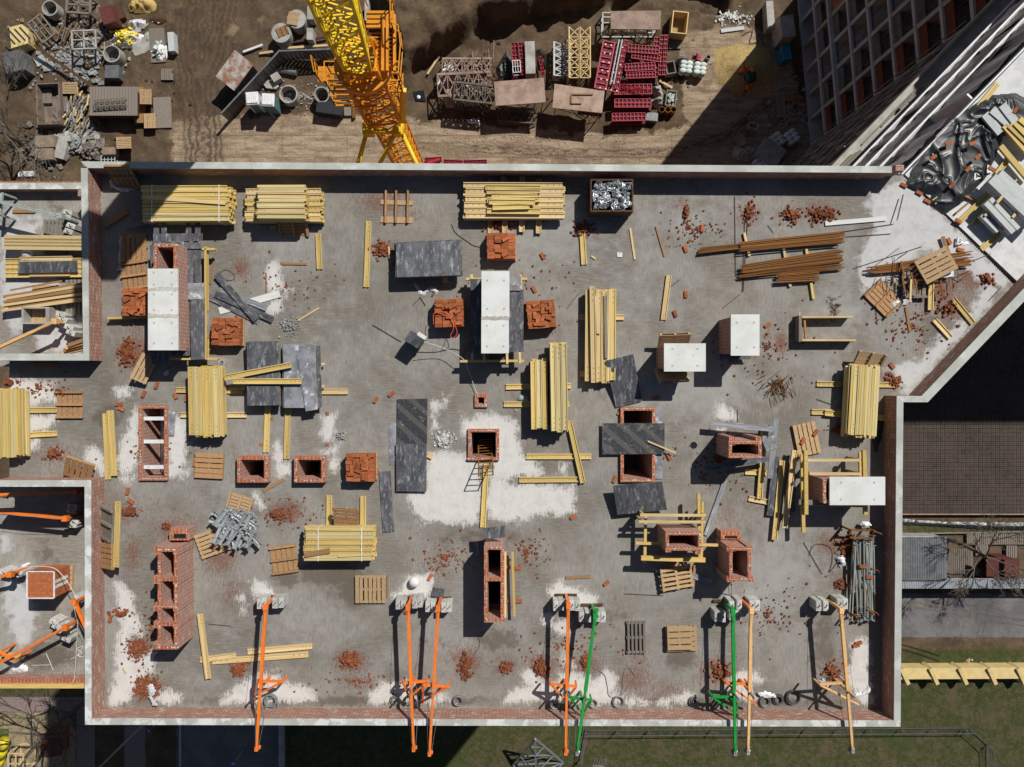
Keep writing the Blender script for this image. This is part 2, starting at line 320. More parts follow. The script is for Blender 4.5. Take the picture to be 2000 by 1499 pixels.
# ================= painted sheets: roof deck, terraces, ground
def poly0(pts, z=0): return [W(a, b, z)[:2] for a, b in pts]
DRY = [[(903,815),(920,820),(940,815),(960,808),(985,818),(1005,825),(1012,855),(1020,885),(1040,900),(1058,912),(1060,922),(1035,930),(1010,930),(990,938),(960,930),(960,890),(905,850)],
[(835,890),(870,885),(915,895),(940,905),(938,1000),(935,1015),(920,1022),(890,1018),(875,1022),(850,1018),(825,1018),(812,1000),(800,985),(798,970),(815,962),(835,955)],
[(960,935),(990,935),(990,950),(1040,945),(1090,950),(1120,950),(1120,1000),(1095,1008),(1075,1000),(1050,1005),(1020,1012),(1005,1020),(985,1018),(958,1010),(952,985)],
[(1692,400),(1700,378),(1745,355),(1766,345),(1985,548),(1960,570),(1900,545),(1880,520),(1800,490),(1760,540),(1720,560),(1692,577),(1677,560),(1670,535),(1671,508),(1690,468),(1700,450)],
[(1960,560),(1900,640),(1840,700),(1780,770),(1760,770),(1735,715),(1770,700),(1800,700),(1830,660),(1880,620),(1905,580),(1920,550)],
[(20,738),(60,745),(100,755),(108,780),(85,785),(60,790),(42,797),(-40,797),(-40,740)],[(42,810),(105,812),(105,830),(85,840),(42,845)],[(42,858),(72,860),(70,880),(45,890)],
[(247,845),(265,800),(270,800),(270,905),(250,925),(235,920),(230,890)],[(330,815),(350,820),(362,830),(366,860),(362,900),(345,930),(328,925)],[(228,760),(245,757),(258,768),(248,775),(232,778)],
[(170,880),(185,875),(200,885),(202,925),(185,915),(165,895)],[(330,918),(355,918),(368,924),(345,932),(330,930)],[(240,935),(262,928),(262,936),(242,943)],
[(230,1140),(245,1145),(258,1165),(265,1200),(275,1210),(275,1240),(255,1235),(250,1260),(262,1290),(275,1285),(300,1270),(300,1310),(285,1320),(258,1350),(252,1375),(218,1375),(215,1350),(225,1340),(228,1290),(230,1250),(240,1215),(225,1190),(232,1170)],
[(305,1365),(328,1347),(350,1358),(353,1370),(330,1375)],[(433,1373),(450,1350),(480,1330),(505,1318),(535,1318),(552,1335),(595,1342),(615,1362),(618,1370),(590,1372),(540,1368),(500,1373)],
[(721,1373),(724,1352),(750,1335),(790,1330),(810,1338),(812,1373)],[(828,1372),(840,1362),(860,1358),(878,1365),(880,1372)],
[(980,1370),(1000,1350),(1040,1340),(1025,1332),(1020,1320),(1030,1310),(1045,1312),(1060,1330),(1090,1335),(1095,1320),(1120,1315),(1150,1322),(1155,1335),(1170,1320),(1185,1308),(1200,1325),(1203,1345),(1195,1355),(1220,1365),(1262,1368),(1266,1374),(1230,1376),(1180,1372),(1100,1373),(1050,1368),(1000,1373)],
[(1285,1374),(1310,1365),(1345,1353),(1352,1360),(1340,1370),(1310,1375)],[(1425,1335),(1440,1315),(1465,1312),(1485,1320),(1488,1330),(1470,1335),(1475,1365),(1460,1370),(1420,1360)],
[(1675,1250),(1685,1245),(1697,1260),(1700,1370),(1685,1372),(1660,1340),(1655,1320),(1665,1290),(1667,1260)],
[(785,1150),(795,1130),(815,1120),(845,1122),(846,1140),(835,1165),(770,1165)],[(496,1135),(515,1140),(533,1158),(535,1168),(500,1165),(493,1150)],[(1073,1155),(1090,1138),(1110,1142),(1130,1155),(1165,1170),(1160,1185),(1140,1188),(1110,1180),(1080,1178)],
[(1062,1200),(1078,1200),(1080,1220),(1110,1212),(1115,1220),(1105,1238),(1095,1240),(1080,1225),(1062,1220)],[(1098,1270),(1110,1285),(1122,1300),(1110,1305),(1100,1290)],
[(540,865),(550,880),(552,908),(545,912),(537,890)],[(540,905),(568,907),(566,930),(545,928)],[(633,815),(655,810),(650,835),(645,862),(632,862)],[(635,880),(655,875),(655,885),(640,888)],[(645,900),(655,898),(660,915),(652,922),(645,910)],
[(525,518),(535,515),(547,535),(550,560),(540,568),(524,566),(522,540)],[(528,590),(550,585),(545,605),(535,614),(525,608)],[(550,560),(570,565),(555,575)],[(843,790),(852,785),(852,835),(845,835)],[(865,780),(873,780),(870,792),(858,795)],
[(498,970),(510,973),(516,990),(510,995)],[(1402,800),(1412,790),(1430,798),(1435,815),(1425,822),(1403,818)],[(1397,838),(1415,836),(1415,848),(1398,848)],[(470,1165),(477,1165),(476,1195),(472,1195)],[(1095,905),(1103,908),(1100,922),(1095,920)]]
DUST = [(265,690,38,45,1),(270,640,30,30,.6),(470,525,22,28,.9),(750,395,70,30,.8),(810,420,50,20,.5),(755,480,30,16,.7),(1140,455,25,22,.6),(1330,400,30,20,.6),(1460,420,32,28,.8),(1540,420,40,25,.7),(1600,415,50,30,.8),(1525,670,15,28,1),(1500,650,12,22,.7),(1830,570,60,45,1),(1870,600,50,40,.8),(1900,545,45,40,.9),(1740,740,30,25,.8),(1800,690,30,20,.5),(560,1000,45,26,1),(430,1090,45,40,.9),(455,1160,40,50,.6),(340,1035,60,35,.8),(240,1000,50,40,.7),(260,1080,22,45,.8),(110,890,50,25,.7),(500,1290,90,20,.4),(690,1290,40,28,.9),(700,1330,45,20,.7),(910,1290,40,35,.9),(985,1300,30,25,.7),(1060,1300,40,30,1),(1140,1300,50,25,.8),(1240,1330,50,40,.8),(1300,1350,80,30,.6),(1400,1310,50,35,.9),(1620,1060,35,30,.8),(1650,1130,40,40,.6),(1640,1310,50,50,.6),(1250,1290,30,30,.6),(280,1250,35,18,.6),(285,1345,40,34,.7),(80,760,60,16,.5),(320,700,20,30,.5),(1030,1090,45,40,.5),(850,1110,60,60,.45),(1420,1010,30,25,.6),(1350,830,30,20,.3),(1075,640,30,22,.7),(1480,980,60,40,.45),(600,1240,80,30,.3),(905,580,30,12,.5),(880,620,30,14,.4),(345,590,40,30,.3),(240,880,40,25,.4),(130,930,60,20,.5)]
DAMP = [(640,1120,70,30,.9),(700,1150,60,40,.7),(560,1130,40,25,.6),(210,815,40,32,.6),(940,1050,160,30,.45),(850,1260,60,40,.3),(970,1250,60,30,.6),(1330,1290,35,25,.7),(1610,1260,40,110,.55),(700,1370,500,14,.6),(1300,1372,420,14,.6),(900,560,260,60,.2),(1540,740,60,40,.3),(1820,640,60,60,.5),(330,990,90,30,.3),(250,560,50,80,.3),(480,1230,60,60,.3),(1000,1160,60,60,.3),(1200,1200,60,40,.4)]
LIGHT = [(560,470,90,60,.5),(1080,460,120,80,.6),(1350,760,160,70,.7),(1500,1120,140,110,.6),(1350,420,150,60,.45),(560,1210,120,60,.35),(1600,700,80,80,.4),(680,880,160,60,.3),(1650,600,60,60,.5),(640,620,120,80,.25),(450,960,80,60,.3),(1240,560,130,100,.3),(1560,500,90,50,.3)]
def gauss(X, Y, items, z):
    a = np.zeros(X.shape)
    for x, y, rx, ry, k in items:
        c = W(x, y, z); s = S(z); a = np.maximum(a, k * np.exp(-(((X - c[0]) / (rx * s)) ** 2 + ((Y - c[1]) / (ry * s)) ** 2)))
    return a
def drymap(X, Y, polys, z):
    d = np.full(X.shape, -.6)
    for p in polys:
        q = np.array(poly0(p, z)); lo, hi = q.min(0) - .7, q.max(0) + .7
        ix = np.where((X[0] > lo[0]) & (X[0] < hi[0]))[0]; iy = np.where((Y[:, 0] > lo[1]) & (Y[:, 0] < hi[1]))[0]
        if len(ix) and len(iy): sl_ = np.s_[iy[0]:iy[-1] + 1, ix[0]:ix[-1] + 1]; d[sl_] = np.maximum(d[sl_], np.clip(sdf(X[sl_], Y[sl_], q), -.6, .6))
    return d
def deckmat(name, base1, base2, white):
    n = N(name); geo = n.new('ShaderNodeNewGeometry').outputs['Position']
    at = lambda k: n.new('ShaderNodeAttribute', attribute_name=k).outputs['Fac']
    st = n.new('ShaderNodeVectorMath', operation='MULTIPLY'); n.l(geo, st.inputs[0]); st.inputs[1].default_value = (5, 1.1, 1)
    f1 = n.noise(geo, .35, 4); f2 = n.noise(geo, 2.3, 6, .7); f3 = n.noise(geo, 14, 5, .7); f4 = n.noise(st.outputs[0], 4, 5, .7); s2 = n.new('ShaderNodeVectorMath', operation='MULTIPLY'); n.l(geo, s2.inputs[0]); s2.inputs[1].default_value = (1.2, 9, 1); s3 = n.new('ShaderNodeVectorMath', operation='MULTIPLY'); n.l(geo, s3.inputs[0]); s3.inputs[1].default_value = (12, 1.2, 1); ra, rb = n.noise(s2.outputs[0], 2.2, 4, .65), n.noise(s3.outputs[0], 2.2, 4, .65); f5 = n.noise(geo, 45, 3, .7)
    c = n.mix(n.step(f1, .4, .6), base1, base2)
    fb = n.noise(geo, .16, 5, .62); c = n.mix(n.math('MULTIPLY', n.step(fb, .53, .66), .55), c, (.125, .108, .086)); c = n.mix(n.math('MULTIPLY', n.step(fb, .47, .36), .5), c, (.295, .292, .288)); c = n.mix(n.math('MULTIPLY', n.step(f2, .5, .72), .35), c, tuple(x * 1.3 for x in base2)); c = n.mix(n.math('MULTIPLY', n.step(f2, .5, .3), .3), c, tuple(x * .72 for x in base1))
    c = n.mix(n.math('MULTIPLY', n.step(f4, .48, .62), .16), c, tuple(x * .6 for x in base1)); c = n.mix(n.math('MULTIPLY', n.step(f5, .62, .75), .25), c, tuple(x * .45 for x in base1)); rk = n.mix(n.step(f1, .42, .56), ra, rb); c = n.mix(n.math('MULTIPLY', n.step(rk, .5, .64), .30), c, tuple(x * .55 for x in base1)); c = n.mix(n.math('MULTIPLY', n.step(rk, .5, .36), .25), c, tuple(x * 1.35 for x in base2)); c = n.mix(n.math('MULTIPLY', n.step(n.noise(geo, .8, 6, .75), .52, .66), .34), c, (.15, .112, .082))
    li = n.math('ADD', at('light'), n.math('MULTIPLY', n.math('SUBTRACT', f2, .5), 1.1)); c = n.mix(n.math('MULTIPLY', n.step(li, .1, .75), .68), c, (.33, .325, .318))
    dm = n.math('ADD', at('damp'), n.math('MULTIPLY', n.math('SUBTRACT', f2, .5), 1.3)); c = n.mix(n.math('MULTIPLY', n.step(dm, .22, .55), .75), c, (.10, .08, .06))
    sp = n.math('ADD', n.math('MULTIPLY', f3, .6), n.math('MULTIPLY', f4, .55)); ds = n.math('ADD', at('dust'), n.math('MULTIPLY', n.math('SUBTRACT', sp, .565), 4.2))
    c = n.mix(n.math('MULTIPLY', n.step(ds, .38, .8), n.math('MULTIPLY_ADD', at('dust'), .5, .35)), c, (.165, .068, .045))
    d = n.math('ADD', at('dry'), n.math('ADD', n.math('MULTIPLY', n.math('SUBTRACT', f2, .5), 1.0), n.math('MULTIPLY', n.math('SUBTRACT', n.math('ADD', n.math('MULTIPLY', f3, .4), n.math('MULTIPLY', rb, .7)), .55), 1.1)))
    wc = n.mix(n.step(f2, .42, .7), white, tuple(x * .84 for x in white)); wc = n.mix(n.math('MULTIPLY', n.step(rb, .52, .7), .35), wc, tuple(x * .6 for x in white)); pl = n.math('ADD', at('pale'), n.math('MULTIPLY', n.math('SUBTRACT', f2, .5), 1.5)); c = n.mix(n.math('MULTIPLY', n.step(pl, -.1, .25), .92), c, n.mix(n.step(f2, .4, .7), (.52, .52, .525), (.42, .42, .425))); c = n.mix(n.math('MULTIPLY', n.step(d, -.17, .12), .93), c, wc)
    sk = n.step(n.noise(geo, 20, 5, .8), .66, .72); c = n.mix(n.math('MULTIPLY', sk, .7), c, (.085, .05, .04))
    c = n.mix(n.math('MULTIPLY', n.step(ds, 1.25, 1.5), .8), c, (.22, .07, .035))
    n.bump(f3, .25, .01); r = n.math('MULTIPLY_ADD', n.step(dm, .3, .6), -.3, .85); return n.out(c, r, .3)
deckmat('deck_concrete', (.185, .169, .147), (.255, .242, .222), (.61, .595, .575))
deckmat('terrace_concrete', (.24, .215, .185), (.31, .29, .26), (.52, .51, .48))
def pw(pts): return [W(a, b, .87)[:2] for a, b in pts]
OUT = [(157.5,315.5),(1748,325),(1765,342),(1985,556),(1812,786),(1764.5,786),(1759,1420),(166,1416),(165,951),(-14,951),(-14,691),(162.5,691)]
OUTW = pw(OUT[:2]) + [W(1765, 342)[:2], W(1982, 556)[:2]] + pw(OUT[4:])
HOLES = {'K': (276, 797, 322, 934), 'L': (474, 902, 513, 935), 'L2': (586, 902, 625, 935), 'M': (921, 844, 968, 893), 'N_': (934, 777, 945, 789), 'O': (1219, 802, 1273, 936)}
bw = W(995, 737)
mainb = thing('apartment_building', 'long brick and concrete apartment block under construction, seen from above with its open roof deck', 'building', (bw[0], bw[1], 0))
xs = np.arange(W(-16, 0)[0], W(2000, 0)[0], .065); ys = np.arange(W(0, 1425)[1], W(0, 310)[1], .065); X, Y = np.meshgrid(xs, ys)
keep = sdf((X[:-1, :-1] + X[1:, 1:]) / 2, (Y[:-1, :-1] + Y[1:, 1:]) / 2, OUTW) > .03
XC, YC = (X[:-1, :-1] + X[1:, 1:]) / 2, (Y[:-1, :-1] + Y[1:, 1:]) / 2
TALL = {'A': (305,485,342,518),'F': (1427,868,1482,890),'G': (1308,1043,1364,1071),'H': (1432,1077,1460,1128),'I': (953,1075,978,1206),'J': (306,1080,341,1262)}
HW = [(W(a, b)[0], W(a, d)[1], W(c, b)[0], W(c, b)[1]) for a, b, c, d in HOLES.values()]
for k, (a, b, c, d) in TALL.items():
    p, q = W(a, d, 1.4), W(c, b, 1.4); HW.append((p[0], p[1], q[0], q[1]))
for x0, y0, x1, y1 in HW: keep &= ~((XC > x0) & (XC < x1) & (YC > y0) & (YC < y1))
me = gridmesh('roof_deck', xs, ys, np.zeros(X.shape), keep, {'dry': drymap(X, Y, DRY[:3] + DRY[5:], 0), 'pale': drymap(X, Y, DRY[3:5], 0), 'dust': gauss(X, Y, DUST, 0), 'damp': gauss(X, Y, DAMP, 0), 'light': gauss(X, Y, LIGHT, 0)})
me.materials.append(MATS['deck_concrete']); deck = link('roof_deck', me, mainb)
tag(deck, 'grey damp concrete roof deck with white dry patches and brick dust')
# the storey floor under the openings and the outer walls with storey bands and windows
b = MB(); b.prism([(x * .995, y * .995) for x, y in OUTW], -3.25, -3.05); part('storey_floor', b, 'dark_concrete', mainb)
b = MB(); wn = MB()
for i in range(len(OUTW)):
    p, q = Vector((*OUTW[i], 0)), Vector((*OUTW[(i + 1) % len(OUTW)], 0)); L = (q - p).length; d = (q - p) / L; nrm = Vector((-d.y, d.x, 0)); M = Matrix((d, nrm, Vector((0, 0, 1)))).transposed(); mid = (p + q) / 2
    b.box(mid + Vector((0, 0, -21.65)) - nrm * .13, (L, .26, 42.7), M=M)
    for k in range(14):
        b.box(mid + Vector((0, 0, -.4 - 3.05 * k)) + nrm * .012, (L, .05, .3), M=M, mi=1)
        m = int(L / 3.4)
        for j in range(m): wn.box(p + d * (L * (j + .5) / m) + Vector((0, 0, -1.9 - 3.05 * k)) + nrm * .006, (1.5, .04, 1.45), M=M)
part('facade_wall', b, ['facade_brick', 'concrete'], mainb); tag(part('window_openings', wn, 'glass_dark', mainb), kind='stuff')
PAR = [('north', [(157.5,315.5),(1742,325),(1742,338),(171,328.5)], 'dry_coping'), ('west', [(158,328.5),(171,328.5),(174,704.5),(162.5,704.5)], 'dry_coping'),
 ('cn', [(-14,691),(162,691),(162.5,704.5),(-14,704.5)], 'dry_coping'), ('cs', [(-14,938.5),(177.5,938.5),(177.5,951),(-14,951)], 'pale_coping'),
 ('wl', [(165,951),(177.5,951),(178.5,1403.5),(166,1403.5)], 'pale_coping'), ('s', [(166,1403.5),(1746,1408),(1759,1408),(1759,1420),(166,1416)], 'pale_coping'),
 ('e', [(1751.5,774),(1764.5,786),(1759,1408),(1746,1408)], 'dry_coping'), ('sh', [(1751.5,774),(1800,774),(1812,786),(1764.5,786)], 'dry_coping'), ('dg', [(1800,774),(2200,353),(2200,380),(1812,786)], 'dry_coping')]
for k, pts, cm in PAR:
    P = pw(pts); b = MB(); b.prism(P, -.3, .83); o = part('parapet_wall', b, 'brick_wall', mainb)
    c = MB(); c.prism(P, .83, .87); part('coping', c, cm, o)
b = MB(); a = W(1743, 331.5, .6); b.box((a[0] + .14, a[1], .42), (.30, .20, .84)); part('broken_wall_end', b, 'brick_shaft_wall', mainb)
# lower terraces on the west side
def terrace(polypx, dry, holes, parap, label):
    xs = np.arange(W(-14, 0, T2)[0], W(170, 0, T2)[0], .09); yy = [b for a, b in polypx]; ys = np.arange(W(0, max(yy), T2)[1], W(0, min(yy), T2)[1], .09); X, Y = np.meshgrid(xs, ys)
    me = gridmesh('terrace_deck', xs, ys, np.full(X.shape, T2), None, {'dry': np.full(X.shape, -.6), 'pale': drymap(X, Y, dry, T2), 'dust': gauss(X, Y, [(60,1318,120,8,.6),(140,640,20,14,.5)], T2), 'damp': gauss(X, Y, holes, T2), 'light': gauss(X, Y, [(40,1250,60,60,.5),(60,430,60,20,.5)], T2)})
    me.materials.append(MATS['terrace_concrete']); tag(link('terrace_deck', me, mainb), label)
    b = MB(); b.rect(-14, min(yy), 170, max(yy), G, T2 - .15, T2); part('terrace_walls', b, 'facade_brick', mainb)
terrace([(0, 352), (0, 716)], [[(10,430),(30,425),(80,435),(82,410),(75,405),(70,420),(30,428)],[(5,440),(40,435),(80,430),(80,455),(75,470),(85,480),(85,520),(0,520)],[(0,520),(90,520),(120,560),(150,600),(160,690),(70,690),(66,650),(20,650),(0,600)],[(12,398),(28,400),(28,425),(14,428)]], [(50,640,30,40,.5),(110,400,40,30,.4),(55,590,20,50,.3)], None, 'upper terrace with pale dry slab west of the main roof')
terrace([(0, 938), (0, 1326)], [[(5,1130),(30,1120),(70,1165),(76,1200),(60,1260),(35,1270),(20,1230),(4,1180)],[(0,1040),(20,1042),(18,1080),(0,1090)]], [(90,1280,80,40,.6),(80,1080,50,60,.4)], None, 'lower terrace with damp slab south of the corridor roof')
b = MB(); b.rect(-14, 358, 160, 370, T2 - .2, T2 + .42, T2 + .45); o = part('parapet_wall', b, 'brick_wall', mainb); c = MB(); c.rect(-14, 358, 160, 370, T2 + .42, T2 + .47, T2 + .45); part('coping', c, 'pale_coping', o)
b = MB(); b.rect(-14, 1326, 164, 1336, T2 - .3, T2 + .45, T2 + .45); o = part('parapet_wall', b, 'brick_wall', mainb, top='brick_top'); c = MB(); c.rect(-14, 1337, 164, 1345, T2 + .2, T2 + .5, T2 + .5); part('edge_board', c, 'yellow_beam', o)
# ================= the wing to the north-east
A0, C0 = Vector((*W(1762, 342)[:2], 0)), Vector((*W(2516, -434)[:2], 0))
eL = (C0 - A0).length; ed = (C0 - A0) / eL; en = Vector((-ed.y, ed.x, 0))           # along the roof edge / outwards to the north-west
EM = Matrix((ed, en, Vector((0, 0, 1)))).transposed()
wing = thing('apartment_wing', 'adjoining apartment wing under construction with white balcony edges and pale roof slab', 'building', (A0.x, A0.y, 0))
RW = [W(1768, 341)[:2], W(1988, 550)[:2], W(2260, 292)[:2], (C0.x + 6, C0.y - 6), (C0.x, C0.y)]
n = N('wing_slab'); geo = n.new('ShaderNodeNewGeometry').outputs['Position']; f = n.noise(geo, 1.5, 6, .7); g = n.noise(geo, 12, 5, .7)
c = n.mix(n.step(f, .4, .65), (.60, .605, .605), (.48, .485, .49)); c = n.mix(n.math('MULTIPLY', n.step(g, .62, .7), .6), c, (.3, .3, .31)); n.out(c, .85, .25)
b = MB(); b.prism(RW, -.25, -.02); part('roof_slab', b, 'wing_slab', wing)
def ebox(mb, u0, u1, o0, o1, z0, z1, mi=0):       # box in facade coordinates: along the edge, outward offset, height
    c = A0 + ed * ((u0 + u1) / 2) + en * ((o0 + o1) / 2); return mb.box((c.x, c.y, (z0 + z1) / 2), (u1 - u0, o1 - o0, z1 - z0), M=EM, mi=mi)
b = MB(); ebox(b, 0, eL, -5.7, -1.1, G, -.26); part('core_wall', b, 'plaster', wing)
b = MB()
for k in range(9): ebox(b, -4, eL, -1.1, -.05, -15.3 - 3.05 * k, -12.75 - 3.05 * k)
part('brick_panel', b, 'orange_brick_panel', wing)
b = MB(); 
for k in range(10): ebox(b, -4, eL, -1.1, .06, -12.7 - 3.05 * k, -12.35 - 3.05 * k)
for j in range(14): ebox(b, 2.9 * j - 1, 2.9 * j - .75, -.9, -.02, G, -12.8)
part('slab_edge', b, 'concrete', wing)
for k in range(9):
    for j in range(11):
        u = 2.9 * j + .1; fr = MB(); z = -15.1 - 3.05 * k
        ebox(fr, u - .08, u + 1.58, -.3, .0, z + .42, z + 2.08); o = part('window', fr, 'white_plastic', wing); pn = MB(); ebox(pn, u, u + 1.5, -.25, .012, z + .5, z + 2.0); part('pane', pn, 'glass_dark', o)
b = MB(); ebox(b, -4, eL, -1.1, .75, -12.3, -12.05); ebox(b, -4, eL, .63, .75, -12.05, -11.8); part('terrace_slab', b, 'concrete', wing)
b = MB(); ebox(b, 0, eL, .0, .05, -.2, .03); part('white_roof_edge', b, 'white_plastic', wing)
for k, z in enumerate((-2.95, -5.9, -8.85)):
    b = MB(); ebox(b, -4, eL, -1.1, .30, z - .22, z); o = part('balcony', b, 'plaster', wing)
    c = MB(); ebox(c, -4, eL, .305, .36, z - .14, z + .10); part('white_edge', c, 'white_plastic', o)
for k, z in enumerate((-2.95, -5.9, -8.85)):
    for j in range(7):
        u = 3.9 * j + [.2, 1.9, 1.0][k]; b = MB(); ebox(b, u, u + .07, -.9, .28, z, z + 2.5); part('balcony_partition', b, 'white_plastic', wing)
    b = MB()
    for j in range(26):
        u = R.uniform(-1, 22); l = R.uniform(.6, 3); p = A0 + ed * u + en * R.uniform(-.8, .1) + Vector((0, 0, z)); q = p + ed * l; t_ = en * R.uniform(-.1, .35) + Vector((0, 0, R.uniform(.5, 1.2))); b.add([p, q, q + t_, p + t_ * .7], [(0, 1, 2, 3)])
    tag(part('draped_sheet', b, R.choice(['grey_wood', 'grey_shard', 'concrete']), wing), kind='stuff')
    u = -2
    while u < 26:
        l = R.uniform(1.4, 3.6); b = MB(); m_ = 12; vs = []
        for i in range(m_ + 1):
            for f in (0, .5, 1): q = A0 + ed * (u + l * i / m_ + .5 * (1 - f) * R.uniform(.6, 1)) + en * (.16 + .06 * f + R.uniform(-.06, .06)); vs.append((q.x, q.y, z + 2.55 - 2.5 * f))
        b.add(vs, [(i * 3 + k_, i * 3 + 3 + k_, i * 3 + 4 + k_, i * 3 + 1 + k_) for i in range(m_) for k_ in (0, 1)]); part('dust_sheet', b, 'dust_sheet', wing, smooth=True); u += l + R.choice((.05, .3, 1.2))
b = MB()
for j in range(26):
    u = R.uniform(-1, 11); o0 = R.uniform(-.6, .5); ebox(b, u, u + R.uniform(1, 3.5), o0, o0 + R.uniform(.06, .16), -12.05, -12.0 + R.uniform(.02, .3))
solo('plank_heap', b, 'grey_wood', 'loose planks stacked on the shaded balcony terrace of the north-east wing', 'planks')
b = MB()
for j in range(5):
    u = R.uniform(4, 24); b.tube(A0 + ed * u + en * .95 + Vector((0, 0, -12)), A0 + ed * (u + .3) + en * .95 + Vector((0, 0, G)), .04)
part('drain_pipe', b, 'grey_metal', wing)
b = MB(); b.box((72, 42, G / 2 - .5), (24, 33, -G - 1)); part('offview_shade_block', b, 'plaster', wing)  # unseen block added out of view to shade the foundation slab
# west-facing block behind the courtyard
P0, P1 = Vector(W(1557, -10, G)), Vector(W(1584, 292, G)); fl = (P1 - P0).length; fd = (P1 - P0) / fl; fn = Vector((fd.y, -fd.x, 0))   # fn points west
if fn.x > 0: fn = -fn
FM = Matrix((fd, fn, Vector((0, 0, 1)))).transposed()
blk = thing('apartment_block', 'shaded apartment block with open concrete loggias and brick panels beside the courtyard', 'building', tuple(P0))
def fbox(mb, u0, u1, o0, o1, z0, z1, mi=0):
    c = P0 + fd * ((u0 + u1) / 2) + fn * ((o0 + o1) / 2); return mb.box((c.x, c.y, G + (z0 + z1) / 2), (abs(u1 - u0), o1 - o0, z1 - z0), M=FM, mi=mi)
b = MB(); fbox(b, 0, fl + 6, -13, -2.2, 0, 42.6); part('core_wall', b, 'plaster', blk)
b = MB(); 
for k in range(15): fbox(b, 0, fl + 4, -2.3, .06 if k != 2 else .25, 3.05 * k, 3.05 * k + .32)
part('floor_slab', b, 'plaster', blk)
bays = [0, 2.6, 5.0, 7.3, 9.6, 11.9, 14.4, 17]
for u in bays:
    b = MB(); fbox(b, u, u + .3, -2.2, .0, .3, 42.6); part('column', b, 'plaster', blk)
for k in range(1, 14):
    for j in range(len(bays) - 1):
        u0, u1 = bays[j] + .3, bays[j + 1]; z0 = 3.05 * k + .32; z1 = 3.05 * (k + 1)
        if j < 2 and k > 1:
            b = MB(); fbox(b, u0, u1, -.25, -.08, z0, z1); part('brick_panel', b, 'facade_brick', blk)
            fr = MB(); fbox(fr, u0 + .55, u1 - .55, -.2, -.045, z0 + .7, z1 - .5); o = part('window', fr, 'dark_concrete', blk); pn = MB(); fbox(pn, u0 + .65, u1 - .65, -.2, -.03, z0 + .8, z1 - .6); part('pane', pn, 'glass_dark', o)
        else:
            b = MB(); fbox(b, u0, u1, -.25, -.12, z0, z0 + (.95 if j % 3 else .1)); 
            for q in range(2): b.tube(P0 + fd * (u0 + .5 + q * .9) - fn * .4 + Vector((0, 0, z0)), P0 + fd * (u0 + .5 + q * .9) - fn * .4 + Vector((0, 0, z1)), .035)
            part('loggia_front', b, 'orange_brick_panel' if j == 5 else 'dark_concrete', blk)
# ================= ground
gx = np.concatenate([[-500, -250, -120, -75], np.arange(-60, 60, .3), [75, 120, 250, 500]]); gy = np.concatenate([[-500, -250, -120, -65], np.arange(-45, 46, .3), [65, 120, 250, 500]])
X, Y = np.meshgrid(gx, gy); g0 = lambda p: [W(a, b, G)[:2] for a, b in p]
def zone(*polys):
    d = np.full(X.shape, -6.)
    for p in polys: d = np.maximum(d, np.clip(sdf(X, Y, g0(p)), -6, 6))
    return d
road = zone([(420,225),(700,225),(845,235),(1130,258),(1300,255),(1400,220),(1480,170),(1560,140),(1590,330),(1300,420),(330,420),(340,240)],[(1325,70),(1420,48),(1500,60),(1560,140),(1480,260),(1340,250),(1330,160)])
grass = zone([(1050,1268),(2400,1268),(2400,1332),(1050,1332)],[(600,1330),(2400,1330),(2400,1900),(560,1900),(560,1418)],[(-300,1340),(110,1340),(110,1362),(-300,1362)],[(1770,1022),(2200,1025),(2200,1050),(1770,1046)])
asph = zone([(1100,1160),(2600,1160),(2600,1246),(1100,1244)],[(345,1300),(550,1300),(550,2000),(345,2000)])
pave = zone([(-400,1362),(175,1362),(175,1390),(-400,1390)],[(150,1390),(185,1390),(185,1800),(150,1800)],[(243,1418),(284,1418),(284,1800),(243,1800)])
sandz = zone([(-300,1390),(128,1390),(150,1430),(150,1700),(-300,1700)]); sand2 = zone([(1395,95),(1440,85),(1500,95),(1520,130),(1500,190),(1440,185),(1400,160)])
mound = [(780,360),(800,160),(862,112),(925,60),(1012,44),(1112,18),(1180,2),(1300,-60),(1300,-400),(700,-400),(660,-100),(770,60)]
md = sdf(X, Y, g0(mound)); nz = vnoise(X, Y, 2.5, 3); nz2 = vnoise(X, Y, .8, 5, 3); sst = lambda t: np.clip(t, 0, 1) ** 2 * (3 - 2 * np.clip(t, 0, 1))
Z = np.full(X.shape, G) + sst((md + (nz - .5) * 2.4) / .9) * (2.9 + 1.6 * (nz - .5)) * (Y < 200)
yard = sst((Y - 14.5) / 3) * (np.abs(X) < 60) * (Y < 60); Z += (nz2 - .5) * .35 * yard * np.clip(1 - (road + 1) / 2, 0.1, 1) + (nz - .5) * .5 * yard * np.clip(-road / 4, 0, 1)
b1 = sdf(X, Y, g0([(1170,-30),(1200,22),(1260,26),(1300,20),(1420,30),(1450,-40),(1300,-80)])); Z -= sst((b1 + nz * 1.2 - .5) / 1.0) * 2.4
b2 = sdf(X, Y, g0([(320,-60),(330,15),(350,18),(372,8),(380,-60)])); Z -= sst(b2 / .8) * 1.5
c = W(1455, 140, G); rr = np.hypot((X - c[0]) / 2.9, (Y - c[1]) / 2.4); Z += np.clip(1 - rr, 0, 1) * 1.1 * (.8 + .5 * nz2)
trk = segd(X, Y, g0([(385,-60),(375,80),(392,200),(400,330)])); trk = np.minimum(trk, segd(X, Y, g0([(430,-40),(425,60),(400,140)]))); tr2 = segd(X, Y, g0([(820,285),(1100,300),(1300,300),(1420,265),(1500,200)]))
trk = np.minimum(trk, tr2 * 1.6 + 1.2)
pud = zone([(440,70),(455,45),(470,55),(455,75)],[(830,285),(850,278),(905,285),(925,300),(900,312),(840,303)],[(498,35),(520,30),(512,48)])
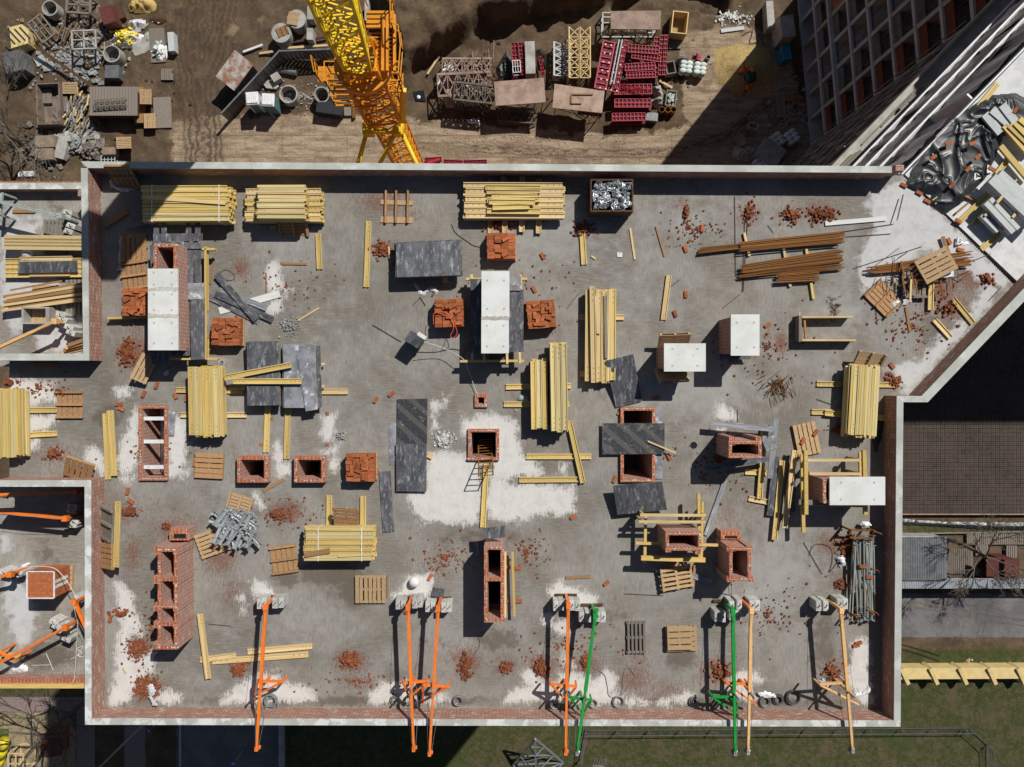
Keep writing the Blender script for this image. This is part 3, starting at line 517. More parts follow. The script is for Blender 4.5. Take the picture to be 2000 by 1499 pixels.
me = gridmesh('ground', gx, gy, Z, None, dict(road=road, grass=grass, asph=asph, pave=pave, sand=np.maximum(sandz, sand2), sandb=sand2, trk=trk, pud=pud, nz=nz))
n = N('ground_soil'); geo = n.new('ShaderNodeNewGeometry').outputs['Position']; at = lambda k: n.new('ShaderNodeAttribute', attribute_name=k).outputs['Fac']
f0 = n.noise(geo, .12, 4); f1 = n.noise(geo, .6, 6, .65); f2 = n.noise(geo, 2.2, 6, .7); f3 = n.noise(geo, 8, 5, .7)
c = n.mix(n.step(f1, .3, .7), (.062, .042, .026), (.125, .087, .054)); c = n.mix(n.math('MULTIPLY', n.step(f2, .5, .75), .6), c, (.19, .138, .088)); c = n.mix(n.math('MULTIPLY', n.step(f3, .62, .75), .5), c, (.25, .2, .15))
c = n.mix(n.math('MULTIPLY', n.step(f3, .42, .28), .7), c, (.035, .023, .016)); c = n.mix(n.math('MULTIPLY', n.step(f0, .5, .7), .35), c, (.085, .075, .035))
e = lambda k, a=1.6, lo=-.15, hi=.25: n.step(n.math('ADD', at(k), n.math('MULTIPLY', n.math('SUBTRACT', f1, .5), a)), lo, hi)
rs = n.new('ShaderNodeVectorMath', operation='MULTIPLY'); n.l(geo, rs.inputs[0]); rs.inputs[1].default_value = (.3, 1.5, 1); fr = n.noise(rs.outputs[0], 1.4, 6, .7)
rc = n.mix(n.step(n.math('ADD', n.math('MULTIPLY', fr, .6), n.math('MULTIPLY', f3, .4)), .40, .62), (.20, .145, .10), (.40, .31, .215)); rc = n.mix(n.math('MULTIPLY', n.step(f1, .52, .64), .75), rc, (.17, .12, .08))
vb = n.new('ShaderNodeTexBrick'); n.l(geo, vb.inputs[0]); vb.inputs['Scale'].default_value = 1; vb.inputs['Brick Width'].default_value = 6.2; vb.inputs['Row Height'].default_value = 2.1; vb.inputs['Mortar Size'].default_value = .04; vb.inputs['Color1'].default_value = vb.inputs['Color2'].default_value = (0, 0, 0, 1); vb.inputs['Mortar'].default_value = (1, 1, 1, 1)
rc = n.mix(n.math('MULTIPLY', vb.outputs[0], .5), rc, (.10, .075, .05)); c = n.mix(e('road', 3), c, rc)
tk = at('trk'); wv = n.math('SINE', n.math('MULTIPLY', n.math('ADD', tk, n.math('ADD', n.math('MULTIPLY', f1, 1.6), n.math('MULTIPLY', f2, .9))), 11)); near = n.step(tk, 2.6, 1.2)
c = n.mix(n.math('MULTIPLY', near, n.math('MULTIPLY', n.step(n.math('ADD', wv, n.math('MULTIPLY', f3, .9)), .1, 1.0), .75)), c, (.042, .028, .018)); c = n.mix(n.math('MULTIPLY', near, .35), c, (.11, .075, .05))
c = n.mix(e('pud', .5), c, (.19, .135, .075))
gr = n.mix(n.step(f2, .42, .62), (.042, .052, .014), (.085, .072, .036)); gr = n.mix(n.step(f1, .5, .68), gr, (.10, .075, .046)); f4 = n.noise(geo, 5.5, 5, .75); gr = n.mix(n.math('MULTIPLY', n.step(f4, .55, .68), .55), gr, (.15, .125, .065)); gr = n.mix(n.math('MULTIPLY', n.step(f4, .45, .33), .6), gr, (.022, .026, .009)); gr = n.mix(n.math('MULTIPLY', n.step(f0, .52, .62), .5), gr, (.035, .06, .010)); gr = n.mix(n.math('MULTIPLY', n.step(f3, .5, .35), .7), gr, (.02, .024, .008)); c = n.mix(e('grass', .6), c, gr)
vo = n.new('ShaderNodeTexVoronoi', feature='DISTANCE_TO_EDGE'); wo = n.new('ShaderNodeVectorMath', operation='ADD'); n.l(geo, wo.inputs[0]); nn_ = n.new('ShaderNodeTexNoise'); n.l(geo, nn_.inputs[0]); nn_.inputs['Scale'].default_value = .8; n.l(nn_.outputs[1], wo.inputs[1]); n.l(wo.outputs[0], vo.inputs[0]); vo.inputs['Scale'].default_value = .28
ac = n.mix(n.step(f1, .4, .62), (.125, .12, .122), (.17, .162, .16)); ac = n.mix(n.math('MULTIPLY', n.math('MULTIPLY', n.step(vo.outputs[0], .025, .004), n.step(f0, .45, .6)), .5), ac, (.05, .05, .05)); ac = n.mix(n.math('MULTIPLY', n.step(f0, .52, .62), .5), ac, (.085, .083, .085)); c = n.mix(e('asph', .25, -.05, .05), c, ac)
c = n.mix(e('pave', .1, -.03, .03), c, n.mix(n.step(f3, .4, .6), (.25, .19, .18), (.20, .155, .15))); c = n.mix(e('sand', .8), c, n.mix(n.step(f2, .4, .65), (.30, .25, .16), (.20, .165, .10))); c = n.mix(e('sandb', 1.2), c, n.mix(n.step(f2, .4, .65), (.40, .29, .125), (.30, .21, .09)))
n.bump(n.math('ADD', f2, n.math('MULTIPLY', f3, .25)), .85, .13); n.out(c, n.math('MULTIPLY_ADD', e('pud', .5), -.7, .95), .25)
me.materials.append(MATS['ground_soil']); tag(link('ground', me), kind='structure')
# reinforced foundation slab to the east
n = N('rebar_slab'); geo = n.new('ShaderNodeNewGeometry').outputs['Position']; f = n.noise(geo, .4, 5, .6); g = n.noise(geo, 3, 5, .7)
b_ = n.new('ShaderNodeTexBrick'); b_.offset = 0; n.l(geo, b_.inputs[0]); b_.inputs['Scale'].default_value = 1; b_.inputs['Brick Width'].default_value = .2; b_.inputs['Row Height'].default_value = .2; b_.inputs['Mortar Size'].default_value = .03; b_.inputs['Color1'].default_value = b_.inputs['Color2'].default_value = (0, 0, 0, 1); b_.inputs['Mortar'].default_value = (1, 1, 1, 1)
c = n.mix(n.step(f, .35, .65), (.026, .019, .016), (.056, .041, .035)); c = n.mix(n.math('MULTIPLY', n.step(n.noise(geo, .7, 2), .62, .66), .6), c, (.05, .035, .02)); c = n.mix(n.math('MULTIPLY', b_.outputs[0], n.step(g, .3, .6)), c, (.088, .07, .061)); n.out(c, .8, .3)
gz = G + .5
b = MB(); b.rect(1400, 430, 2600, 1003, G - .3, gz, gz); o = solo('foundation_slab', b, 'rebar_slab', 'big foundation slab covered by a dense grid of rebar mesh east of the building', 'slab')
ms = MB(); x0, y0 = W(1690, 1001, gz)[:2]; x1, y1 = W(2080, 560, gz)[:2]
for i in range(int((x1 - x0) / .4)): ms.bar((x0 + i * .4, y0, gz + .12), (x0 + i * .4, y1, gz + .12), .014, .014)
for i in range(int((y1 - y0) / .4)): ms.bar((x0, y0 + i * .4, gz + .09), (x1, y0 + i * .4, gz + .09), .014, .014)
ms.shift(o.location); link('rebar_mesh', ms.mesh('rebar_mesh', 'dark_rust'), o)
b = MB(); b.rect(1690, 1003.5, 2200, 1006, gz - .2, gz + .03, gz); b.shift(o.location); tag(link('barrier_tape', b.mesh('barrier_tape', 'pink_plywood'), o), 'red and white tape along the slab edge')
# ================= things on the roof deck
ME = {}
def shared(key, fn):
    if key not in ME: ME[key] = fn()
    return ME[key]
def hbeam(m):      # unit-length timber H-beam lying on its side: two flanges and a web
    b = MB(); b.box((0, .083, .04), (1, .034, .08), mi=2); b.box((0, -.083, .04), (1, .034, .08), mi=2); b.box((0, 0, .03), (1, .135, .028))
    for s in (-1, 1):
        for k in (.03, .09, .15): b.box((s * (.5 - k), 0, .0445), (.012, .026, .003), mi=1)
    return b.mesh('formwork_beam', [m, 'dark_rust', 'beam_edge' if m == 'yellow_beam' else m])
def hbeam_up(m):   # the same beam standing upright
    b = MB(); b.box((0, 0, .18), (1, .085, .04)); b.box((0, 0, .02), (1, .085, .04)); b.box((0, 0, .1), (1, .03, .125)); return b.mesh('formwork_beam', m)
def beam(x1, y1, x2, y2, z, label, m='yellow_beam', up=False, group=None, zt=None):
    zz = z + (.2 if up else .08); p, q = Vector(W(x1, y1, zz)), Vector(W(x2, y2, zz if zt is None else zt)); d = q - p
    o = link('formwork_beam', shared(('hb', m, up), lambda: (hbeam_up if up else hbeam)(m)), None, (p + q) / 2 - Vector((0, 0, .2 if up else .08)), (0, -math.asin(d.z / d.length), math.atan2(d.y, d.x)), (d.length, 1, 1))
    return tag(o, label, 'beam', group)
def unitbar(m): 
    b = MB(); b.box((0, 0, .5), (1, 1, 1)); return b.mesh('plank', m)
def plank(x1, y1, x2, y2, z, wd, h, label, m='pale_timber', name='timber_plank', cat='plank', z2=None, group=None):
    p, q = Vector(W(x1, y1, z + h)), Vector(W(x2, y2, (z if z2 is None else z2) + h)); d = q - p
    o = link(name, shared(('pl', m), lambda: unitbar(m)), None, (p + q) / 2 - Vector((0, 0, h)), (0, -math.asin(d.z / d.length), math.atan2(d.y, d.x)), (d.length, wd, h))
    return tag(o, label, cat, group)
def sheet(pts, z, t, label, m='film_plywood', name='plywood_sheet', cat='plywood sheet', group=None, zs=None):
    b = MB(); P = [W(a, c, z + t if zs is None else zs[i] + t) for i, (a, c) in enumerate(pts)]; k = len(P)
    if zs is None: b.prism([p[:2] for p in P], z, z + t)
    else:
        b.add([(p[0], p[1], p[2] - t) for p in P] + P, [tuple(range(k)), tuple(range(2 * k - 1, k - 1, -1))] + [(i + k, (i + 1) % k + k, (i + 1) % k, i) for i in range(k)])
    return solo(name, b, 'plywood_edge' if 'ply' in m else m, label, cat, group, top=m if 'ply' in m else None)
def beam_stack(x0, y0, x1, y1, ztop, n, layers, label, group, m='yellow_beam', vert=False, tilt=0, jit=.04, z0=0, m2=None, mix_=None):
    mix_ = (.5 if m == 'yellow_beam' else .25) if mix_ is None else mix_
    # x0..y1: pixel rectangle of the top layer as seen; beams run along x unless vert
    a, b = Vector(W(x0, y1, ztop)), Vector(W(x1, y0, ztop)); c = (a + b) / 2; L = (b.y - a.y) if vert else (b.x - a.x); wd = (b.x - a.x) if vert else (b.y - a.y); pitch = wd / n
    rz = (math.pi / 2 if vert else 0) + tilt; ax = Vector((math.cos(rz), math.sin(rz), 0)); ay = Vector((-ax.y, ax.x, 0)); h = (ztop - z0) / layers; inner = MB()
    for k in range(layers):
        z = ztop - h * (layers - k)
        for i in range(n):
            off = (i + .5 - n / 2) * pitch + (R.uniform(-.02, .02) if k < layers - 1 else 0); sh = R.uniform(-jit, jit) * (2 if k < layers - 1 else 1.6); mm = m2 if (m2 and R.random() < .35) else ('worn_beam' if m == 'yellow_beam' and R.random() < .3 else m)
            loc = c + ay * off + ax * sh; loc.z = z
            if k == layers - 1 and mix_: continue
            if k == layers - 1 or i in (0, n - 1):
                tag(link('formwork_beam', shared(('hb', mm, False), lambda: hbeam(mm)), None, loc, (0, 0, rz + R.uniform(-.004, .004)), (L, min(1, pitch / .2) * .95, min(1, h / .08))), label, 'beam', group)
            else:
                M = Matrix.Rotation(rz, 3, 'Z')
                for s in (-1, 1): inner.box(loc + ay * (s * .075) + Vector((0, 0, h / 2)), (L, .045, h * .97), M=M)
                inner.box(loc + Vector((0, 0, h / 2)), (L * .995, .11, h * .4), M=M)
    pos = -wd / 2
    while mix_ and pos < wd / 2 - .06:
        up = R.random() < mix_; bw_ = .092 if up else .205; mm = m2 if (m2 and R.random() < .35) else ('worn_beam' if m == 'yellow_beam' and R.random() < .45 else m)
        loc = c + ay * (pos + bw_ / 2) + ax * R.uniform(-jit, jit) * 1.6; loc.z = ztop - (.2 if up else .08) + R.uniform(-.02, .0); pos += bw_
        tag(link('formwork_beam', shared(('hb', mm, up), lambda: (hbeam_up if up else hbeam)(mm)), None, loc, (0, 0, rz + R.uniform(-.006, .006)), (L, .97, 1)), label, 'beam', group)
    if inner.v: solo('inner_beams', inner, m, 'lower inner layers of the ' + group.replace('beams of the ', ''), 'beams', kind='stuff')
    return c, ax, ay
def straps(c, ax, ay, wd, z, offs, label):
    for o in offs:
        b = MB(); p = c + ax * o
        b.bar((p.x - ay.x * wd / 2, p.y - ay.y * wd / 2, z + .006), (p.x + ay.x * wd / 2, p.y + ay.y * wd / 2, z + .006), .03, .008)
        for s in (-1, 1): b.bar((p.x + ay.x * (wd / 2 + .005) * s, p.y + ay.y * (wd / 2 + .005) * s, z), (p.x + ay.x * (wd / 2 + .005) * s, p.y + ay.y * (wd / 2 + .005) * s, .1), .03, .008)
        solo('bundle_strap', b, 'strap', label % ('west' if o < 0 else 'east'), 'strap')
Y_ = 'yellow formwork beam '
# --- stacks
g = 'beams of the strapped stack by the north parapet'; r = beam_stack(277, 363, 445, 432, .80, 7, 9, Y_ + 'in the strapped stack lying in the north-west corner by the parapet', g, z0=.08); straps(*r, 1.3, .80, (-1.18, 1.22), 'white %s strap around the yellow beam stack in the north-west corner')
plank(283, 386, 440, 397, .80, .12, .02, 'weathered grey-pink board lying along the strapped north-west beam stack', 'pale_timber')
g = 'beams of the lower stack east of the strapped stack'; beam_stack(480, 372, 627, 433, .46, 7, 5, Y_ + 'in the wide lower stack under the short stack near the north parapet', g, m2='pale_timber', z0=.1)
g = 'beams of the short upper stack'; beam_stack(502, 360, 595, 427, .94, 7, 6, Y_ + 'in the short upper stack with greenish ends near the north parapet', g, m2='pale_timber', z0=.46)
g = 'beams of the long pale stack'; beam_stack(907, 363, 1101, 427, .46, 7, 4, 'pale timber beam in the long stack on bearers at the middle of the north parapet', g, 'pale_timber', z0=.16)
for i, (x0, x1, y, k) in enumerate([(948,1056,366,0),(950,1055,374,0),(960,1050,383,0),(951,1054,391,0),(955,1045,394,1),(962,1034,405,1),(951,1056,412,0)]):
    beam(x0, y, x1, y - (2 if i % 2 else -1), .47 + .08 * k, 'short yellow beam thrown on top of the long pale stack by the north parapet', group='short beams on the long pale stack')
g = 'beams of the tall pale stack'; beam_stack(1148, 567, 1203, 746, .42, 5, 5, 'pale timber beam in the north-south stack beside the dark leaning plywood sheet', g, 'pale_timber', True, -.012, z0=.08, m2='yellow_beam')
beam(1157, 559, 1160, 748, .42, 'longest pale beam on top of the north-south stack beside the dark leaning sheet', 'pale_timber'); plank(1166, 578, 1169, 652, .42, .14, .05, 'short pale board on the north-south pale stack'); plank(1182, 578, 1184, 700, .42, .1, .04, 'dark grey-brown board on the north-south pale stack', 'grey_wood')
g = 'beams of the western central stack'; beam_stack(1040, 704, 1070, 837, .62, 3, 7, Y_ + 'in the shorter western one of two central stacks', g, vert=True, tilt=.012, z0=.08)
g = 'beams of the eastern central stack'; beam_stack(1075, 672, 1109, 842, .86, 3, 10, Y_ + 'in the longer eastern one of two central stacks', g, vert=True, tilt=.015, z0=.08)
g = 'beams of the stack west of the plywood'; beam_stack(368, 718, 432, 852, .66, 6, 7, Y_ + 'in the north-south stack just west of the grey plywood stack', g, vert=True, tilt=.02, z0=.08)
g = 'beams of the stack at the east parapet'; beam_stack(1658, 716, 1716, 853, .70, 6, 7, Y_ + 'in the slanting stack by the corner of the east parapet', g, vert=True, tilt=-.055, z0=.16)
g = 'beams of the stack on the corridor roof'; beam_stack(-40, 763, 40, 893, .62, 8, 7, Y_ + 'in the stack at the left edge on the corridor roof', g, vert=True, tilt=.02, z0=.08)
g = 'beams of the strapped stack in the south-west'; r = beam_stack(594, 1032, 727, 1096, .74, 7, 8, Y_ + 'in the strapped stack between the two upright beams in the south-west', g, z0=.08); straps(*r, 1.18, .74, (-.72, .84), 'white %s strap around the south-west yellow beam stack')
plank(594, 1085, 644, 1076, .75, .17, .04, 'brown board lying across the strapped south-west beam stack', 'brown_plank'); plank(660, 1087, 726, 1084, .745, .06, .03, 'thin pale batten on the strapped south-west beam stack')
# --- bearers and single beams
B1 = [(984,343,986,455,.08,'north-south bearer beam under the long pale stack, west one'),(1020,340,1019,453,.08,'north-south bearer beam under the long pale stack, middle one'),(1053,350,1052,456,.08,'shaded north-south bearer beam under the long pale stack, east one'),(958,350,958,456,0,'grey shaded bearer beam under the west end of the long pale stack'),
(1132,620,1219,620,0,'pale bearer beam sticking out both sides under the north-south pale stack'),(1133,731,1190,731,0,'pale bearer beam under the south end of the north-south pale stack'),(988,756,1115,754,0,Y_+'used as upper bearer under the two central stacks'),(984,790,1112,790,0,Y_+'used as lower bearer under the two central stacks'),
(343,762,475,764,0,Y_+'used as upper bearer under the stack west of the plywood'),(352,811,481,811,0,'pale bearer beam under the south end of the stack west of the plywood'),(1596,750,1752,752,.0,Y_+'used as upper bearer under the east parapet stack'),(1586,805,1660,806,0,Y_+'used as lower bearer end under the east parapet stack'),(1612,807,1738,818,.08,Y_+'lapped over the lower bearer of the east parapet stack'),
(-30,803,110,801,0,Y_+'used as upper bearer of the corridor roof stack'),(-30,854,110,847,0,Y_+'used as lower bearer of the corridor roof stack'),(643,968,642,1080,0,'west upright yellow bearer running under the strapped south-west stack'),(709,970,709,1080,0,'east upright yellow bearer running under the strapped south-west stack'),
(525,735,519,884,0,Y_+'sticking out south from under the western grey plywood stack'),(564,735,559,897,0,Y_+'sticking out south from under the eastern grey plywood sheets'),(570,765,679,765,0,'pinkish bearer beam sticking out east of the grey plywood sheets'),(533,440,535,449,0,'bearer end under the lower north beam stack'),
(720,432,715,561,0,'lone yellow beam lying north-south west of the brick rubble'),(621,457,624,526,0,'short yellow beam with dark marks lying south of the north stacks'),(1137,450,1141,517,0,'short yellow beam lying below the steel clamp crate'),(1307,538,1296,625,0,'slanting pale yellow beam with a rod lying across it'),
(438,738,568,713,.56,'slanting yellow beam lying across the western grey plywood stack'),(455,745,588,745,.56,'straight yellow beam lying across both grey plywood stacks'),
(205,808,211,937,0,'western of three yellow beams lying together on the corridor roof'),(213,803,219,931,.0,'middle of three yellow beams lying together on the corridor roof'),(215,802,222,930,.08,'eastern upper one of three yellow beams on the corridor roof'),
(1028,892,1155,892,0,'upper horizontal yellow beam under the slanting one south of the central stacks'),(1112,822,1139,944,.08,'slanting yellow beam crossing over south of the central stacks'),(1014,938,1130,937,0,'lower horizontal yellow beam ending at the slanting one'),
(950,906,943,1031,0,'lone yellow beam running south from the ladder opening'),(230,980,226,1109,.55,'yellow beam leaning over the pallets at the west parapet'),(390,1200,406,1327,.08,'slanting yellow beam in the south-west, laid over pale boards'),(390,1290,460,1281,0,'pale beam partly under the slanting beam in the south-west'),
(414,1293,601,1279,0,'long pale beam below the davit in the south-west'),(483,1274,609,1263,0,'greenish yellow beam above the long pale beam in the south-west'),(1500,966,1514,832,0,'unused')]
for x1, y1, x2, y2, z, lb in B1[:-1]: beam(x1, y1, x2, y2, z, lb, 'pale_timber' if 'pale' in lb or 'pinkish' in lb else 'yellow_beam')
beam(1493, 843, 1484, 975, .08, 'north-south yellow beam beside the brick shaft near the east side'); beam(1456, 922, 1498, 924, 0, 'short beam end west of the upright beam near the brick shaft'); beam(1463, 974, 1500, 981, 0, 'pale short beam under the foot of the upright beam near the brick shaft', 'pale_timber')
beam(1528, 900, 1513, 1055, .1, 'long yellow beam leaning north-south west of the timber frame'); beam(1553, 880, 1533, 1032, .3, 'long pale beam beside the timber frame near the east parapet', 'pale_timber')
# --- wooden pallets: deck boards on three stringers
def pallet_proto(style, m):
    nb = {'slat': 7, 'five': 5, 'gap': 5, 'four': 4, 'back': 5, 'six': 6}[style]; up = style == 'back'; t = thing('wooden_pallet', 'x', 'pallet'); b = MB(); s = MB()
    zb = .022 if up else .11; wd = 1.0 / nb * (.8 if nb > 5 else .84) * (.68 if style == 'gap' else 1)
    for i in range(nb):
        y = (i + .5) / nb - .5; b.box((0, y + R.uniform(-.008, .008), zb), (1.2, wd * R.uniform(.9, 1.08), .022), rz=R.uniform(-.012, .012))
    for k in (-.55, 0, .55): s = MB(); s.box((k, 0, .076 if up else .055), (.09, 1.0, .085)); part('stringer', s, m, t, world=False)
    s = MB()
    if not up:
        for k in (-.42, 0, .42): s.box((0, k, .008), (1.2, .1, .016))
    part('deck_boards', b, m, t, world=False)
    if not up: part('bottom_boards', s, m, t, world=False)
    return t
PP = {}
def pallet(px_, py_, rz, style, label, m='pallet_wood', z=0, sx=1, sy=1, rx=0, ry=0, group=None):
    if (style, m) not in PP: PP[style, m] = pallet_proto(style, m); o = PP[style, m]
    else: o = dup(PP[style, m])
    o.location = W(px_, py_, z + .12); o.location.z = z; o.rotation_mode = 'XYZ'
    E = Matrix.Rotation(math.radians(rz), 4, 'Z') @ Matrix.Identity(4); E = Matrix.Rotation(rx, 4, 'X') @ Matrix.Rotation(ry, 4, 'Y') @ E; o.rotation_euler = E.to_euler(); o.scale = (sx, sy, 1); tag(o, label, 'pallet', group); return o
pallet(723, 1152, 90, 'slat', 'pale seven-board pallet lying flat between the beam stack and the davits', 'fresh_pallet_wood', sx=.83, sy=1.12)
pallet(554, 1094, 98, 'back', 'upturned dark pallet with three stringers beside the strapped south-west stack', sx=.85, sy=.98)
pallet(408, 910, -3, 'five', 'pallet with five rough brown boards west of the square openings', sx=.86, sy=.95)
pallet(134, 791, 90, 'back', 'upturned pallet beside the yellow bearers on the corridor roof', sx=.83, sy=.98)
pallet(152, 916, 64, 'five', 'pallet leaning on the corridor south parapet beside the three beams', rx=.55, z=.25, sx=.75, sy=1.0)
pallet(203, 1022, 80, 'back', 'grey broken pallet leaning on the west parapet behind the yellow beam', 'grey_wood', ry=-.6, z=.28, sx=1.0)
pallet(206, 1086, 2, 'five', 'brown pallet leaning on the west parapet below the grey broken one', 'pallet_wood', ry=-.6, z=.28, sx=.85, sy=.95)
pallet(260, 484, 92, 'five', 'smooth brown pallet with torn film next to the capped north-west shaft', z=.02, sx=.86, sy=.98)
pallet(260, 538, 98, 'back', 'upturned pallet with torn paper between the smooth pallet and the bricks', z=.02, sx=.84, sy=.95)
pallet(279, 720, 65, 'four', 'broken half pallet south of the capped north-west shaft', 'fresh_pallet_wood', ry=.35, z=.15, sx=.85, sy=.6)
pallet(467, 984, -17, 'back', 'pallet lying under the north end of the galvanised prop heads', 'fresh_pallet_wood', sx=.75, sy=.6)
pallet(415, 1060, 20, 'six', 'pallet lying under the south-west end of the galvanised prop heads', 'fresh_pallet_wood', sx=.95, sy=.95)
pallet(676, 1013, -6, 'six', 'pallet leaning against the top of the strapped south-west beam stack', rx=.5, z=.35, sx=.75, sy=.95)
pallet(1243, 1246, 91, 'gap', 'greyish pallet with five wide-gapped slats west of the double pallet', 'grey_wood', sx=.98, sy=.72)
pallet(1331, 1249, 2, 'five', 'lower pallet of the stacked pair in the south-east', 'fresh_pallet_wood', sx=.94, sy=.92); pallet(1328, 1247, 2, 'four', 'upper pallet with four pale boards on the stacked pair in the south-east', 'fresh_pallet_wood', z=.13, sx=.76, sy=.9)
pallet(1322, 1130, 8, 'gap', 'broken pallet lying with slats up below the framed brick shaft', 'fresh_pallet_wood', z=.12, sx=.98, sy=.85, ry=.1); pallet(1328, 1124, -4, 'back', 'broken pallet underneath another below the framed brick shaft', 'pallet_wood', sx=.95, sy=.8)
pallet(1576, 858, 102, 'five', 'pallet with two bricks on it west of the east parapet stack', 'fresh_pallet_wood', sx=.98, sy=.86)
pallet(1699, 705, -10, 'back', 'pallet leaning on the north end of the east parapet stack', 'fresh_pallet_wood', rx=.55, z=.3, sx=.9, sy=.75)
pallet(1830, 518, 28, 'five', 'pallet propped on top of the scrap heap near the joint', 'fresh_pallet_wood', z=.35, sx=1.0, sy=.95, ry=-.15); pallet(1727, 583, -45, 'back', 'upturned pallet at the south-west of the scrap heap near the joint', z=.05, sx=1.0, sy=.85); pallet(1788, 552, 90, 'back', 'grey pallet buried in the middle of the scrap heap near the joint', 'grey_wood', z=.1, sx=.95, sy=.9)
pallet(1317, 664, 3, 'four', 'pallet leaning on the north side of the white-capped shaft', 'fresh_pallet_wood', rx=.9, z=.4, sx=.92, sy=.8); pallet(1313, 735, 4, 'five', 'pallet leaning on the south side of the white-capped shaft', 'fresh_pallet_wood', rx=-.9, z=.4, sx=.92, sy=.8)
pallet(572, 445, 2, 'back', 'dark pallet in the shade leaning on the lower north beam stack', 'pallet_wood', rx=.5, z=.12, sx=.9, sy=.6); pallet(238, 342, 90, 'back', 'dark pallet leaning on the north parapet in the north-west corner', rx=1.0, z=.45, sx=.9, sy=.9)
t = thing('skeleton_pallet', 'skeleton pallet with two cross boards and bare stringers near the north parapet', 'pallet', W(775, 405, 0))
for y, w_ in ((395, .17), (429, .22)): b = MB(); b.bar(W(743, y, .02), W(806, y + 2, .02), w_, .025); part('cross_board', b, 'fresh_pallet_wood', t)
for x in (753, 773, 796): b = MB(); b.bar(W(x + 1, 372, .08), W(x, 436, .08), .07, .09); part('stringer', b, 'pallet_wood', t)
# --- brick stacks on pallets
def brick_mesh():
    b = MB(); b.box((0, 0, .0325), (.25, .12, .065)); return b.mesh('brick', 'brick_piece')
def brick(x, y, rz, label='loose whole brick lying on the grey roof deck', z=0, group='loose bricks on the roof deck', rot=None):
    p = W(x, y, z + .065); return tag(link('brick', shared('brick', brick_mesh), None, (p[0], p[1], z), rot or (0, 0, math.radians(rz))), label, 'brick', group)
def brick_stack(x, y, rz, h, where, rows=4, cols=8, mess=.15, wx=1.03, wy=1.0, style='r'):
    p = Vector(W(x, y, h)); p.z = 0; M = Matrix.Rotation(math.radians(rz), 3, 'Z'); o = pallet(x, y, rz, 'five', 'wooden pallet carrying the orange bricks ' + where, 'fresh_pallet_wood', sx=.9, sy=1.0); o.location = (p.x, p.y, 0)
    b = MB(); nl = int((h - .2) / .07)
    for k in range(nl):
        for i in range(4):
            for j in range(8):
                edge = i in (0, 3) or j in (0, 7)
                if not edge and k < nl - 1: continue
                c = p + M @ Vector(((i - 1.5) * wx / 4 + R.uniform(-.008, .008), (j - 3.5) * wy / 8 + R.uniform(-.006, .006), .13 + .07 * k + .033)); b.box(c, (.246, .118, .064), rz=math.radians(rz) + R.uniform(-.03, .03))
    c = p + Vector((0, 0, .13 + .035 * nl)); b.box(c, (wx * .9, wy * .9, .07 * nl - .03), rz=math.radians(rz))
    solo('brick_stack', b, 'brick_piece', 'lower courses of the brick stack ' + where, 'brick stack')
    z = .13 + .07 * nl + .002; used = []
    for i in range(4):
        for j in range(8):
            if R.random() < .12: continue
            v = style == 'm' and R.random() < .4; c = p + M @ Vector(((i - 1.5) * wx / 4 + R.uniform(-.02, .02), (j - 3.5) * wy / 8 + R.uniform(-.012, .012), z))
            tag(link('brick', shared('brick', brick_mesh), None, c, (0, 0, math.radians(rz) + R.uniform(-.05, .05))), 'brick on top of the stack ' + where, 'brick', 'top bricks of the stack ' + where)
    for q in range(int(mess * 20)):
        c = p + M @ Vector((R.uniform(-.35, .35) * wx, R.uniform(-.38, .38) * wy, z + .067)); tag(link('brick', shared('brick', brick_mesh), None, c, (R.uniform(-.1, .1), 0, math.radians(rz) + R.choice((0, 1.57, .5, -.4)) + R.uniform(-.1, .1))), 'brick tossed onto the stack ' + where, 'brick', 'tossed bricks on the stack ' + where)
brick_stack(979, 480, 0, .5, 'north of the capped central shaft', mess=.1, wy=.92); brick_stack(877, 612, 2, .55, 'west of the capped central shaft under a red cable', mess=.3); brick_stack(1057, 614, 5, .55, 'east of the capped central shaft', mess=.45); brick_stack(440, 648, -1, .5, 'beside the fan of dark planks', mess=.4); brick_stack(264, 590, 0, .5, 'half under the cap of the north-west shaft', mess=.4, wx=.95); brick_stack(703, 914, 0, .55, 'east of the two square openings', mess=.6)
LB = [(305,753,70),(280,770,65),(342,773,110),(363,778,90),(231,790,2),(236,799,-25),(734,781,60),(764,770,40),(736,920,120),(1043,565,120),(1016,607,0),(922,675,30),(906,685,60),(1201,937,65),(1307,893,115),(1211,805,60),(1282,777,15),(1319,613,110),(1500,635,35),(1060,500,120),(985,545,80),(1064,178,0),(1372,446,85),(1339,486,110),(1012,1110,3),(991,1108,5),(990,1175,0),(1013,1175,0),(255,980,-30),(325,1030,40),(248,960,80),(1855,471,120),(1877,488,-15),(1743,715,130),(1678,1257,15),(1673,1262,10),(1185,1140,40),(1120,1010,30),(1465,640,30),(1540,1010,60),(1340,575,90),(380,905,80),(214,1210,80),(840,1128,60),(795,1195,30)]
for x, y, a in LB:
    if (x, y) not in ((1064,178),): brick(x, y, a)
brick(1569, 862, 60, 'orange brick lying on the western boards of the lone pallet', .125, None); brick(1594, 846, 55, 'orange brick lying on the eastern boards of the lone pallet', .125, None)
